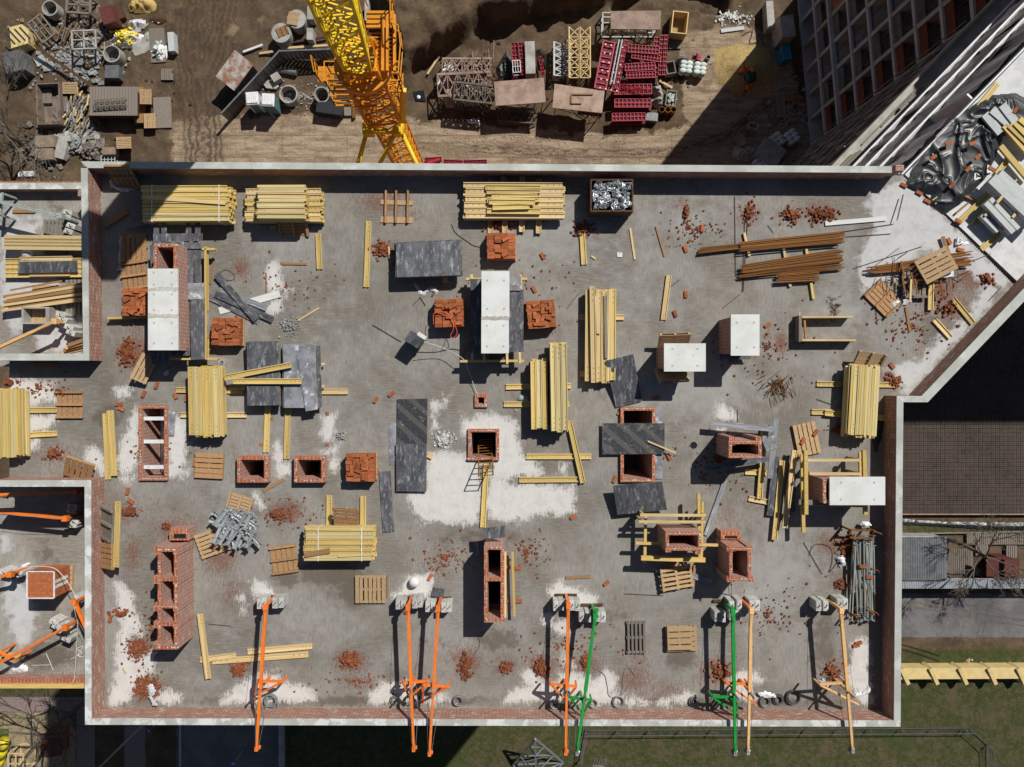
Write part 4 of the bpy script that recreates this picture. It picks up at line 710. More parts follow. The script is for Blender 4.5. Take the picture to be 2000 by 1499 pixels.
# --- brick rubble heaps and scattered bits
def rubble(x, y, rx, ry, n_, label, h=.12, m='brick_dusty', size=(.03, .115), z=0, name='brick_rubble', cat='rubble'):
    b = MB(); s = S(z)
    for _ in range(n_):
        a = R.uniform(0, 6.283); r = abs(R.gauss(0, .5)); r = min(r, 1.25); X_, Y_2 = r * math.cos(a), r * math.sin(a); c = W(x + rx * X_, y + ry * Y_2, z); k = R.uniform(*size)
        if z == 0 and any(u0 - .1 < c[0] < u1 + .1 and v0 - .1 < c[1] < v1 + .1 for u0, v0, u1, v1 in HW): continue
        hh = h * max(0, 1 - r) * R.random()
        M = Matrix.Rotation(R.uniform(0, 6.28), 3, 'Z') @ Matrix.Rotation(R.uniform(-.5, .5), 3, 'X') @ Matrix.Rotation(R.uniform(-.5, .5), 3, 'Y'); b.box((c[0], c[1], z + hh + k * .25), (k, k * R.uniform(.45, .9), k * R.uniform(.3, .6)), M=M)
    return solo(name, b, m, label, cat, kind='stuff')
RU = [(250,690,24,34,150,'brick rubble heap west of the broken half pallet'),(748,487,22,18,120,'round heap of brick bits beside the grey plywood stack'),(975,440,30,14,90,'brick rubble in the shade of the long pale stack'),(1140,450,25,18,80,'brick bits in the shade of the clamp crate'),(1340,418,5,26,40,'narrow row of brick bits right of the clamp crate'),(1462,415,16,30,70,'brick rubble heap north of the rebar bundles'),(1545,420,30,22,70,'brick rubble scattered between rebar and north parapet'),(1605,420,36,20,110,'brick rubble beside the pale plank near the joint'),(1745,745,20,16,90,'brick bits north of the bearer at the east parapet stack'),(1640,840,24,10,60,'brick bits in the shade of the east parapet stack'),(1655,1065,24,26,170,'brick rubble with wire beside the steel prop rack'),(1640,1140,16,14,30,'brick bits south of the prop rack rubble'),(270,1265,24,22,190,'brown brick rubble heap beside the five-cell shaft'),(288,1342,32,28,260,'largest brick rubble heap with film in the south-west corner'),(468,1306,20,14,150,'brick rubble heap below the pale beams'),(681,1288,22,18,170,'wet shining brick rubble heap in the south'),(910,1300,14,26,130,'elongated brick rubble heap in the south'),(988,1304,12,12,50,'small brick rubble heap in the south'),(1056,1304,16,22,120,'brick rubble heap west of the orange davit'),(1144,1292,10,18,80,'brick rubble heap behind the green davit'),(1405,1312,24,18,110,'brick rubble around the two davit shadows'),(540,1005,16,14,70,'brick rubble beside the plank below the openings'),(240,1198,22,9,50,'flat brick shards near the west parapet'),(105,885,22,16,60,'brick rubble on the corridor roof'),(18,748,14,8,40,'brick bits at the corner of the corridor stack'),(255,1000,22,12,60,'brick bits beside the yellow beam at the west parapet'),(120,765,12,10,20,'brick bits above the upturned corridor pallet'),(325,1028,14,8,16,'few brick shards north of the five-cell shaft'),(1925,545,16,14,40,'brick bits near the diagonal parapet'),(1850,600,34,34,60,'scattered brick bits near the diagonal parapet'),(1665,1180,14,20,30,'brick bits at the foot of the prop rack'),(1622,1310,22,24,60,'brick bits beside the last davit beam')]
for x, y, rx, ry, n_, lb in RU: rubble(x, y, rx, ry, int(n_ * 1.5), lb)
for x, y, rx, ry, n_, lb in [(80,760,90,30,40,'sparse brick crumbs over the corridor roof'),(300,880,130,60,40,'sparse brick crumbs around the long opening'),(560,1010,150,60,50,'sparse brick crumbs below the square openings'),(870,1090,70,50,60,'sparse brick crumbs west of the two-cell shaft'),(1030,1080,50,60,50,'sparse brick crumbs east of the two-cell shaft'),(1360,450,90,50,60,'sparse brick crumbs south of the north parapet'),(1500,680,150,80,60,'sparse brick crumbs on the eastern deck'),(1400,900,120,90,60,'sparse brick crumbs around the tall brick shaft'),(1500,1200,120,90,60,'sparse brick crumbs in the south-east'),(1100,1260,150,60,70,'sparse brick crumbs between the davits'),(700,1330,200,40,50,'sparse brick crumbs along the south parapet'),(300,1230,70,90,60,'sparse brick crumbs in the south-west corner'),(1780,640,90,70,60,'sparse brick crumbs near the diagonal wall'),(560,560,180,90,40,'sparse brick crumbs in the north-west'),(1000,560,140,80,40,'sparse brick crumbs around the central brick stacks')]:
    rubble(x, y, rx, ry, n_ * 2, lb, .0, size=(.025, .09), name='brick_crumbs', cat='brick crumbs')
rubble(566, 635, 30, 22, 190, 'grey and white concrete shards in a heap by the dark planks', .1, 'grey_shard', (.02, .09), name='concrete_shards'); rubble(668, 851, 13, 9, 60, 'small pile of dark metal shards', .06, 'grey_shard', (.03, .09), name='metal_shards'); rubble(866, 860, 20, 19, 260, 'round pile of pale crushed concrete near the ladder opening', .12, 'concrete_block', (.03, .09), name='crushed_concrete'); rubble(774, 1180, 20, 22, 80, 'grey crumbs around the davit weights', 0, 'grey_shard', (.02, .05), name='grey_crumbs'); rubble(840, 550, 30, 10, 30, 'grey crumbs under the plywood stack', 0, 'grey_shard', (.02, .05), name='grey_crumbs')
# --- brick shafts
def shaft(x0, y0, x1, y1, h, t, label, cells=(), piers=(), cat='brick shaft', low=None, extra=None):
    a, c = W(x0, y1, h), W(x1, y0, h); b = MB(); X0, Y0, X1, Y1 = a[0], a[1], c[0], c[1]; zb = -3.0
    o = thing('brick_shaft', label, cat, ((X0 + X1) / 2, (Y0 + Y1) / 2, 0)); bx = lambda u0, v0, u1, v1: b.box(((u0 + u1) / 2, (v0 + v1) / 2, (h + zb) / 2), (u1 - u0, v1 - v0, h - zb))
    bx(X0, Y0, X1, Y0 + t); bx(X0, Y1 - t, X1, Y1); bx(X0, Y0 + t, X0 + t, Y1 - t); bx(X1 - t, Y0 + t, X1, Y1 - t)
    for cy in cells: v = W(0, cy, h)[1]; bx(X0 + t, v - t / 2, X1 - t, v + t / 2)
    for u, v, du, dv in piers: p = W(u, v, h); b.box((p[0], p[1], (h - .02 + zb) / 2), (du, dv, h - .02 - zb))
    part('shaft_walls', b, 'brick_shaft_wall', o, top='brick_top')
    m = MB()
    for _ in range(int(9 * (X1 - X0 + Y1 - Y0))):
        e = R.randrange(4); u = R.random(); p = [(X0 + (X1 - X0) * u, Y0 + t / 2), (X0 + (X1 - X0) * u, Y1 - t / 2), (X0 + t / 2, Y0 + (Y1 - Y0) * u), (X1 - t / 2, Y0 + (Y1 - Y0) * u)][e]; s = R.uniform(.025, .05); m.ell((p[0], p[1], h), (s, s * R.uniform(.5, 1), .018), 7, 4)
    tag(part('mortar_dabs', m, 'mortar', o, smooth=True), kind='stuff'); return o
def cap(o, x0, y0, x1, y1, z, t=.08, label=None):
    b = MB(); b.rect(x0, y0, x1, y1, z - t, z); c = part('cap_slab', b, 'white_cap', o, label); k = MB()
    for u, v in ((.2, .2), (.8, .2), (.2, .8), (.8, .8)):
        p = W(x0 + (x1 - x0) * u, y0 + (y1 - y0) * v, z); k.torus((p[0], p[1], z + .004), .026, .005, 10, 4)
    k.shift(o.location); link('lifting_loop', k.mesh('lifting_loop', 'dark_rust'), c); return c
o = shaft(300, 476, 346, 684, 1.45, .13, 'tall brick shaft with a three-piece white cap, ringed by plywood decking in the north-west'); cap(o, 288.5, 525, 347, 564, 1.54); cap(o, 289, 565.5, 347, 616, 1.545); cap(o, 289, 617.5, 347.5, 684.5, 1.54)
def joint(o, x0, x1, y, z):
    b = MB(); n_ = 14; up = [W(x0 + (x1 - x0) * i / n_, y - R.uniform(2, 5), z)[:2] for i in range(n_ + 1)]; dn = [W(x0 + (x1 - x0) * i / n_, y + R.uniform(2, 5), z)[:2] for i in range(n_, -1, -1)]; b.prism(up + dn, z - .03, z + .006); part('mortar_joint', b, 'mortar', o)
joint(o, 289, 347, 565, 1.545); joint(o, 289, 347, 617, 1.545)
o = shaft(943, 536, 992, 686, 1.42, .12, 'central brick shaft hidden under a long two-piece white cap with plywood decking'); cap(o, 940.5, 530, 995, 622, 1.5); cap(o, 940, 623, 994, 690.5, 1.5); joint(o, 940, 994.5, 622, 1.5)
o = shaft(1427, 620, 1472, 690, 1.46, .12, 'brick shaft with a single upright white cap in the east'); cap(o, 1427.5, 614.5, 1483.5, 695, 1.55)
o = shaft(1297, 678, 1365, 720, 1.42, .12, 'brick shaft with a wide white cap between two leaning pallets'); cap(o, 1297, 671, 1378.5, 726, 1.5)
o = shaft(1607, 936, 1716, 983, 1.4, .12, 'brick shaft with a wide white cap inside the timber frame by the east parapet', cells=()); cap(o, 1620.5, 932, 1729, 987, 1.5)
shaft(1423, 861, 1488, 895, 1.6, .12, 'tall open brick shaft with a long shadow near the east side', piers=[(1430,862,.2,.3),(1482,862,.2,.3)])
shaft(1300, 1039, 1370, 1076, 1.45, .12, 'open brick shaft inside a yellow timber frame', piers=[(1306,1076,.2,.12),(1364,1078,.2,.2)])
o = shaft(1424, 1069, 1467, 1135, 1.45, .12, 'open brick shaft with a lower box on its north side', piers=[(1428,1072,.3,.2),(1464,1072,.2,.2),(1428,1132,.3,.2),(1466,1130,.22,.24)]); b = MB(); b.rect(1408, 1038, 1446, 1054, 0, .62); b.rect(1412, 1053, 1443, 1062, 0, .55); part('lower_box', b, 'brick_shaft_wall', o, top='brick_top'); b = MB(); b.rect(1416, 1047, 1440, 1052, .5, .626); part('box_opening', b, 'glass_dark', o)
o = shaft(945.5, 1067, 985, 1216, 1.42, .13, 'long two-cell open brick shaft in the middle of the south half', cells=(1132,))
o = shaft(308, 1071, 347, 1269, 1.3, .13, 'long five-cell open brick shaft in the south-west with toothed walls', cells=(1132, 1185, 1220), piers=[(305,1075,.20,.26),(305,1133,.20,.28),(305,1187,.20,.28),(305,1221,.20,.24),(305,1262,.20,.26),(343,1077,.2,.26),(343,1135,.2,.26),(343,1187,.2,.26),(343,1222,.2,.2)])
b = MB(); b.rect(331, 1033, 369, 1056, 0, .55); part('lower_box', b, 'brick_shaft_wall', o, top='brick_top'); b = MB(); b.rect(339, 1043, 363, 1052, .45, .556); part('box_opening', b, 'glass_dark', o)
o = shaft(271, 792, 327, 939, .12, .12, 'long flush brick-edged opening with three white cross beams', cat='roof opening')
for y in (818, 863, 913): b = MB(); b.rect(278, y - 3.5, 320, y + 3.5, -.16, -.02, 0); part('cross_beam', b, 'white_plastic', o)
b = MB(); b.rect(277, 798, 321, 933, -1.4, -1.3, -1.3); part('film_lining', b, 'white_film', o)
shaft(463, 891, 523.5, 943, .35, .14, 'western one of two low square brick openings', cat='roof opening'); shaft(574.5, 891, 635, 943, .35, .14, 'eastern one of two low square brick openings', cat='roof opening')
shaft(914, 838, 975, 900, .12, .12, 'square flush brick opening with a ladder in it', cat='roof opening'); shaft(927, 770, 952, 796, .1, .12, 'smallest square brick opening with a white rope', cat='roof opening')
shaft(1212, 796, 1280, 942, .15, .12, 'long brick opening bridged by a printed plywood sheet', cat='roof opening')
b = MB(); p = W(435, 708, 0); b.ring((p[0], p[1], 0), .06, .17, -.02, .05, 14); b.ring((p[0], p[1], 0), .05, .07, -.3, .09, 14); solo('pipe_sleeve', b, 'concrete', 'short drain pipe stub in a ring of mortar beside the beam stack', 'pipe')
b = MB(); b.prism([(p[0] + .05 * math.cos(i * .6), p[1] + .05 * math.sin(i * .6)) for i in range(10)], .0, .06); 
for x, y, r_ in ((1355, 870, .115), (1400, 849, .065), (1407, 849.5, .065)):
    b = MB(); p = W(x, y); b.add([(p[0] + r_ * math.cos(k * .349), p[1] + r_ * math.sin(k * .349), .006) for k in range(18)], [tuple(range(18))]); b.ring((p[0], p[1], 0), r_, r_ + .012, -.01, .012, 18); solo('pipe_hole', b, 'glass_dark', {1355: 'largest round black pipe hole in the deck', 1400: 'western of two small round pipe holes', 1407: 'eastern of two small round pipe holes'}[x], 'hole')
# --- plywood decking around the shafts and loose sheets
Pp = 'film_plywood'
for pts, z, lb, m in [([(299,457),(395,456),(395,471),(299,472)],.62,'dark dusty decking board along the north of the north-west shaft',Pp),([(296,472),(394,474),(394,486),(366,486),(340,476),(296,476)],.66,'second decking board along the north of the north-west shaft',Pp),([(366,486),(378,486),(377,556),(366,556)],.6,'narrow grey decking strip east of the north-west shaft',Pp),([(379,487),(392,487),(392,552),(380,552)],.6,'narrow black decking strip east of the north-west shaft',Pp),([(367,553),(398,553),(398,585),(367,585)],.62,'pale decking piece with a brick on it east of the north-west shaft','pale_plywood'),([(371,582),(400,582),(400,702),(373,703)],.6,'long dark streaked decking sheet east of the north-west shaft',Pp),([(398,606),(407,606),(407,660),(398,660)],.5,'narrow grey board at the outer edge of the north-west decking','pale_plywood'),([(293,684),(330,684),(330,712),(297,712)],.7,'dark decking sheet under the south end of the north-west cap',Pp),([(331,680),(370,680),(370,695),(333,695)],.68,'small dark decking piece south of the north-west shaft',Pp),([(292,480),(300,478),(300,522),(295,524)],.6,'thin grey decking strip west of the north-west shaft',Pp),
 ([(919,545),(941,545),(941,690),(919,690)],.62,'dark decking sheet along the west of the central shaft',Pp),([(994,541),(1018,541),(1018,568),(994,568)],.66,'stained decking piece north-east of the central shaft','pale_plywood'),([(994,566),(1022.5,566),(1022.5,688),(994,688)],.6,'black decking sheet along the east of the central shaft',Pp),([(956,688),(988,688),(988,708),(956,708)],.5,'printed decking piece under the south of the central shaft','printed_plywood'),
 ([(1407,690),(1460,690),(1465,702),(1406,703)],.25,'dark board at the foot of the upright-capped shaft',Pp)]: sheet(pts, z, .02, lb, m)
for x1, y1, x2, y2, z, lb in [(910,545,1030,545,.38,'upper cross beam of the central decking'),(898,706,1024,705,.38,'lower cross beam of the central decking'),(300,486,419,487,.4,'upper cross beam of the north-west decking'),(330,701,425,701,.38,'lower cross beam of the north-west decking'),(209,622,293,619,.1,'beam sticking out west below the half-covered brick stack')]: beam(x1, y1, x2, y2, z, Y_ + 'upright: ' + lb, up=True)
for x, y0, y1, lb in [(921,536,708,'west stringer of the central decking'),(1017,536,568,'north-east stringer of the central decking'),(1015,686,710,'south-east stringer of the central decking'),(990,686,711,'middle stringer of the central decking'),(945,688,708,'west middle stringer of the central decking'),(401,482,702,'yellow edge beam along the north-west decking')]: beam(x, y0, x + 1, y1, .42 if x != 401 else .4, 'timber ' + lb, 'pale_timber' if x != 401 else 'yellow_beam', up=True)
for x, lb in ((305, 'first'), (320, 'second'), (368, 'third'), (386, 'fourth')): sheet([(x - 5, 434), (x + 5, 434), (x + 5, 460), (x - 5, 460)], .5, .02, lb + ' from the west of four dark boards reaching under the strapped stack', Pp)
def ply_stack(pts, z0, n_, lb, m=Pp, jit=3):
    for k in range(n_):
        q = [(a + R.uniform(-jit, jit) * (k < n_ - 1), c + R.uniform(-jit, jit) * .5 * (k < n_ - 1)) for a, c in pts]; sheet(q, z0 + .045 * k, .04, (lb + ', top sheet') if k == n_ - 1 else lb + ', one of the lower sheets', m, group=None if k == n_ - 1 else 'lower sheets: ' + lb)
ply_stack([(773,476),(899,470),(900,538),(775,542)], .3, 8, 'dusty grey plywood stack near the round brick heap', 'film_plywood', 5); beam(868, 535, 870, 552, .1, 'beam end under the dusty grey plywood stack', 'pale_timber'); plank(759, 533, 770, 505, 0, .06, .04, 'thin brown batten beside the dusty plywood stack', 'brown_plank'); plank(759, 482, 761, 505, .05, .05, .04, 'thin pale batten standing by the dusty plywood stack')
ply_stack([(482,669),(545,667),(546,792),(483,793)], .12, 9, 'western grey plywood stack under two beams', 'film_plywood', 2.5); ply_stack([(553,674),(615,673),(620,797),(555,797)], .12, 8, 'eastern grey plywood stack beside the western one', 'pale_plywood', 2.5)
sheet([(581,697),(603,693),(621,800),(597,804)], .5, .02, 'long narrow plywood offcut lying on the eastern grey plywood stack', 'pale_plywood'); sheet([(617,676),(626,676),(629,796),(621,797)], .3, .03, 'narrow upright plywood strip along the eastern plywood stack', 'film_plywood'); plank(612, 712, 634, 711, .2, .08, .06, 'batten end sticking out of the eastern plywood stack, upper'); plank(612, 755, 634, 754, .2, .08, .06, 'batten end sticking out of the eastern plywood stack, lower')
for pts, z, lb, m, zs in [([(776,780),(835,779),(834,868),(775,868)],.05,'printed black plywood sheet lying flat west of the crushed concrete','printed_plywood',None),([(773,868),(833,867),(833,961),(774,960)],.12,'scratched dark plywood sheet lying south of the printed one',Pp,None),([(760,826),(774,826),(774,909),(760,908)],0,'thin grey board beside the printed black sheet','pale_plywood',None),([(740,922),(763,920),(770,1038),(748,1041)],.03,'long plywood strip with white end west of the ladder opening',Pp,None),
 ([(1183,705),(1237,692),(1254,784),(1203,797)],0,'dark plywood sheet leaning on the tall pale beam stack',Pp,(.45,.55,.05,.04)),([(1176,827),(1298,827),(1298,887),(1176,888)],.16,'printed black plywood sheet bridging the long opening','printed_plywood',None),([(1280,798),(1293,799),(1293,827),(1280,827)],.02,'grey board strip north-east of the long opening','pale_plywood',None),([(1280,887),(1294,887),(1294,936),(1279,936)],.02,'grey board strip south-east of the long opening','pale_plywood',None),([(1197,949),(1293,941),(1303,996),(1206,1006)],0,'dark plywood sheet with white paint marks propped below the long opening',Pp,(.5,.5,.3,.3)),
 ([(945,1032),(987,1027),(988,1050),(946,1053)],1.0,'small dark wrapped sheet at the north end of the two-cell shaft',Pp,None),([(846,1147),(869,1150),(865,1171),(842,1164)],.03,'square dark plywood piece beside the davit weights',Pp,None),([(1358,494),(1365,494),(1365,502),(1357,501)],.0,'x','x',None),([(329,804),(343,806),(340,852),(328,851)],.03,'grey board beside the long flush opening','pale_plywood',None),
 ([(1489,860),(1513,849),(1519,876),(1497,882)],.45,'small dusty plywood square on the planks east of the tall shaft','pale_plywood',None)]:
    if m != 'x': sheet(pts, z, .02, lb, m, zs=zs)
sheet([(1205,493),(1216,494),(1215,503),(1205,502)], 0, .03, 'small grey metal plate lying alone south of the clamp crate', 'galvanised', 'metal_plate', 'plate')
for x1, y1, x2, y2, z, wd, lb, m in [(422,536,500,625,.12,.24,'longest dark plank in the fan beside the orange bricks',Pp),(404,578,505,628,.02,.22,'lowest dark plank in the fan beside the orange bricks',Pp),(420,574,533,625,.07,.24,'dark plank across the fan beside the orange bricks',Pp),(428,567,520,602,.04,.22,'grey plank in the fan beside the orange bricks','pale_plywood'),(428,608,546,574,0,.26,'whitish plank under the fan of dark planks','white_cap'),
 (1388,828,1510,838,.45,.2,'whitened board lying across the north of the tall shaft','pale_plywood'),(1516,818,1505,935,.4,.2,'grey board lying north-south beside the tall shaft','pale_plywood'),(1378,915,1502,897,.5,.2,'dark board lying across the south of the tall shaft',Pp),(1498,830,1491,880,.2,.2,'grey board under others by the tall shaft','pale_plywood'),(1516,892,1504,1008,.1,.24,'long spotted board beside the yellow beams near the east',Pp),(1535,897,1523,1020,.05,.1,'thin grey board between two long beams near the east','grey_wood'),(1549,890,1545,1000,.0,.28,'dark board in the shade of the timber frame',Pp),
 (1417,938,1378,1046,.03,.16,'long narrow grey board running to the yellow timber frame','pale_plywood'),(1612,437,1731,427,.02,.16,'pale painted plank near the joint','white_cap'),(1273,1108,1300,1122,.1,.14,'pale board end under the broken pallets','pale_plywood'),(1350,1124,1390,1137,.12,.2,'grey board poking out of the broken pallets','pale_plywood'),(930,1058,934,1086,0,.1,'short grey board west of the two-cell shaft','pale_plywood')]: plank(x1, y1, x2, y2, z, wd, .035, lb, m)
for x1, y1, x2, y2, z, wd, lb, m in [(549,515,599,516,0,.08,'thin brown batten lying alone in the north-west','brown_plank'),(581,627,623,602,0,.06,'thin pale batten beside the grey shard heap','pale_timber'),(519,533,520,570,0,.04,'thin dark stick beside the white patch','brown_plank'),(1231,446,1240,507,0,.07,'tapered batten lying alone below the north parapet, western one','pale_timber'),(1281,442,1298,501,0,.05,'thin crooked batten below the north parapet, eastern one','brown_plank'),(205,440,247,412,.1,.2,'brown board lying in the north-west corner','brown_plank'),(249,443,298,432,.15,.12,'grey board in the shade of the strapped stack','grey_wood'),(514,959,555,936,0,.12,'brown board below the western square opening','brown_plank'),(757,1125,757,1168,0,.05,'broken batten beside the pale flat pallet','brown_plank'),(1105,1129,1154,1127,0,.1,'short split board east of the two-cell shaft','brown_plank'),(1265,862,1320,885,.2,.06,'pale batten lying over the bridging printed sheet','pale_timber'),(1001,1078,1005,1205,.3,.09,'yellow straight batten raised on bricks beside the two-cell shaft','yellow_beam'),(987,1078,987,1207,1.1,.07,'pale batten along the edge of the two-cell shaft','pale_timber'),(1770,600,1778,648,0,.1,'brown board near the diagonal parapet','brown_plank'),(1842,462,1858,508,.1,.12,'brown plank at the edge of the scrap heap','brown_plank'),(1780,546,1778,590,.4,.07,'pale post standing in the scrap heap','pale_timber'),(1333,342,1364,342,0,.05,'short stick in the shade of the north parapet','brown_plank'),(416,502,410,555,0,.06,'thin brown stick beside the north-west decking','brown_plank'),(65,712,114,714,0,.12,'brown board in the shade of the corridor north parapet','brown_plank'),(1155,1162,1153,1166,0,.1,'x','brown_plank'),(1155,500,1163,506,0,.06,'tiny wood block below the short beam','pale_timber'),(290,1325,300,1340,.02,.05,'x','pale_timber'),(239,1305,246,1316,0,.05,'small wood chip on the white patch','pale_timber'),(835,888,845,893,.05,.2,'wood block at the edge of the scratched sheet','pale_timber'),(437,495,440,500,0,.05,'x','x')]:
    if lb != 'x': plank(x1, y1, x2, y2, z, wd, .04, lb, m)
for x1, y1, x2, y2, z, lb in [(1820,537,1818,606,.05,'yellow beam sticking south out of the scrap heap'),(1862,583,1902,632,0,'greenish yellow beam near the diagonal parapet, upper one'),(1826,625,1858,660,0,'pale short beam near the diagonal parapet, lower one')]: beam(x1, y1, x2, y2, z, lb, 'pale_timber' if 'pale' in lb else 'yellow_beam')
# --- timber frames
t = thing('timber_trestle', 'three-sided pale timber frame standing on the eastern deck', 'timber frame', W(1615, 640))
for x1, y1, x2, y2 in ((1566,620,1666,619),(1566,665,1672,665),(1565,610,1567,668)): b = MB(); b.bar(W(x1, y1, .42), W(x2, y2, .42), .06, .42 if x1 != 1565 else .06); b.v = [(u, v, max(q - .2, 0)) for u, v, q in b.v]; part('frame_board', b, 'pale_timber', t)
b = MB(); b.bar(W(1570, 618, .3), W(1574, 664, .3), .07, .08); part('loose_strut', b, 'brown_plank', t); b = MB(); b.box((*W(1559, 643, .2)[:2], .2), (.1, .95, .4)); part('end_board', b, 'grey_wood', t)
def frame(label, loc, bars, mat_='yellow_beam'):
    t = thing('timber_trestle', label, 'timber frame', loc)
    for x1, y1, x2, y2, z, wd, h in bars:
        b = MB(); b.bar(W(x1, y1, z), W(x2, y2, z), wd, h); part('cross_beam' if abs(x2 - x1) > abs(y2 - y1) else 'side_beam', b, mat_ if not (abs(x2 - x1) > abs(y2 - y1) and z > .9) else 'pale_timber', t)
    for x1, y1, x2, y2, z, wd, h in bars[:2]:
        for (u, v) in ((x1, y1), (x2, y2)):
            p = W(u, v, z); q = .5 if u < 1500 else 0; b = MB(); b.box((p[0] + (.12 if u == x1 and x1 != x2 else 0), p[1], z / 2), (.08, .08, z)); part('prop_leg', b, mat_, t)
    return t
frame('yellow timber frame around the open brick shaft in the south-east', W(1310, 1050), [(1250,1006,1377,1007,1.02,.09,.1),(1247,1019,1375,1020,1.0,.09,.1),(1241,1061,1402,1065,.75,.09,.1),(1252,1090,1377,1094,.85,.16,.1),(1261,1004,1259,1100,.6,.1,.1),(1364,964,1366,1090,.8,.1,.12),(1372,980,1370,1090,.7,.08,.08)])
frame('yellow timber frame around the white-capped shaft by the east parapet', W(1640, 940), [(1576,899,1680,899,1.0,.09,.1),(1580,925,1680,926,1.0,.09,.1),(1560,984,1690,988,.85,.12,.1),(1573,880,1574,1005,1.1,.13,.12),(1687,880,1690,1005,1.0,.13,.12),(1566,888,1569,1040,.6,.12,.1),(1680,884,1681,930,.6,.12,.1)])
plank(1561, 981, 1622, 983, 1.0, .18, .04, 'grey board along the south of the east timber frame', 'grey_wood')
# --- crate of formwork clamps
t = thing('steel_crate', 'rusty steel crate filled with grey formwork clamps under the north parapet', 'crate', W(1195, 385)); 
for nm, r_ in (('crate_side', (1153, 350, 1237, 353)), ('crate_side', (1153, 411, 1237, 414)), ('crate_side', (1153, 353, 1156, 411)), ('crate_side', (1234, 353, 1237, 411))): b = MB(); b.rect(*r_, .06, .86, .86); part(nm, b, 'dark_rust', t)
b = MB(); b.rect(1156, 353, 1234, 411, .05, .1, .86); part('crate_floor', b, 'dark_rust', t)
def clampmesh():
    b = MB(); b.box((0, 0, 0), (.18, .13, .02)); b.box((.085, 0, .04), (.015, .13, .08)); b.box((-.085, 0, .04), (.015, .13, .08)); b.box((0, 0, .03), (.10, .03, .05)); return b.mesh('formwork_clamp', 'galvanised')
for i in range(130): tag(link('formwork_clamp', shared('clamp', clampmesh), None, (lambda p: (p[0], p[1], .74 + R.uniform(0, .13)))(W(R.uniform(1161, 1229), R.uniform(357, 407), .85)), (R.uniform(-.55, .55), R.uniform(-.55, .55), R.choice((0, 1.57)) + R.uniform(-.5, .5))), 'grey steel formwork clamp lying in the rusty crate', 'clamp', 'clamps in the steel crate')
# --- galvanised prop heads heaped on two pallets
def headmesh():
    b = MB()
    for s in (-1, 1): b.box((0, s * .05, .05), (.62, .012, .06))
    b.box((0, 0, .02), (.62, .09, .012)); b.box((.32, 0, .06), (.08, .16, .012)); b.box((.32, .08, .09), (.08, .012, .08)); b.box((.32, -.08, .09), (.08, .012, .08)); b.box((-.32, 0, .06), (.08, .16, .012)); b.box((-.32, .08, .09), (.08, .012, .08)); b.box((-.32, -.08, .09), (.08, .012, .08)); return b.mesh('steel_prop_fork', 'galvanised')
for k in range(5):
    for i in range(9):
        x = 424 + i * 8.2 + R.uniform(-3, 3) + (k % 2) * 4; y = 1029 + (R.choice((-18, 18, -14, 16)) if k != 2 else 0) + R.uniform(-4, 4) + i * 1.0; z = .14 + k * .085
        p = W(x, y, z + .08); tag(link('steel_prop_fork', shared('head', headmesh), None, (p[0], p[1], z), (R.uniform(-.1, .1), R.uniform(-.1, .1), math.radians(62 + R.choice((0, 0, -105)) * (k != 4) + R.uniform(-8, 8)))), 'galvanised fork head for formwork props in the heap on two pallets', 'prop head', 'galvanised prop heads in the heap')
# --- rack of steel props at the east parapet
t = thing('steel_rack', 'rusty steel stacking rack holding telescopic props at the east parapet', 'rack', W(1685, 1120))
for y in (1035, 1050): b = MB(); b.bar(W(1660, y, .55), W(1708, y + 2, .55), .06, .06); part('rack_crossbar', b, 'rust', t)
for x, y in ((1662, 1036), (1707, 1038), (1672, 1205), (1705, 1200)): b = MB(); p = W(x, y, .7); b.box((p[0], p[1], .38), (.06, .06, .76)); part('rack_post', b, 'rust', t)
for x in (1662, 1706): b = MB(); b.bar(W(x, 1036, .1), W(x + 6, 1210, .1), .06, .06); part('rack_rail', b, 'rust', t)
for x, y in ((1708, 1038), (1702, 1110), (1700, 1193)): b = MB(); b.path([W(x, y, .5), W(x + 13, y + 5, .5), W(x + 17, y + 10, .3)], .02); part('rack_hook', b, 'rust', t)
def propmesh():
    b = MB(); b.tube((-.5, 0, 0), (.1, 0, 0), .012, 8); b.tube((.1, 0, 0), (.5, 0, 0), .0095, 8); b.tube((.08, 0, 0), (.14, 0, 0), .017, 8); b.tube((.115, -.03, 0), (.115, .03, 0), .005, 5)
    for s in (-1, 1): b.box((s * .5, 0, 0), (.006, .05, .05))
    return b.mesh('steel_prop', 'prop_steel')
for i in range(22):
    x = 1667 + (i % 11) * 3.9 + R.uniform(-1, 1); k = i // 11; y0, y1 = 1052 + R.uniform(-6, 14), 1200 + R.uniform(-16, 14); z = .2 + .12 * k + R.uniform(0, .12); p, q = Vector(W(x, y0, z)), Vector(W(x + R.uniform(-5, 6) + (3 if i % 3 else -5), y1, z + R.uniform(-.05, .05))); d = q - p
    tag(link('steel_prop', shared('prop', propmesh), None, (p + q) / 2, (R.uniform(0, 3), -math.asin(d.z / d.length), math.atan2(d.y, d.x)), (d.length, 2.6, 2.6)), 'grey-green telescopic steel prop lying in the rack at the east parapet', 'steel prop', 'steel props in the rack')
for x, y in ((1686, 1107), (1699, 1128)): brick(x, y, -8, 'rusty brown block lying across the steel props, ' + ('upper' if y < 1120 else 'lower'), .45, None)
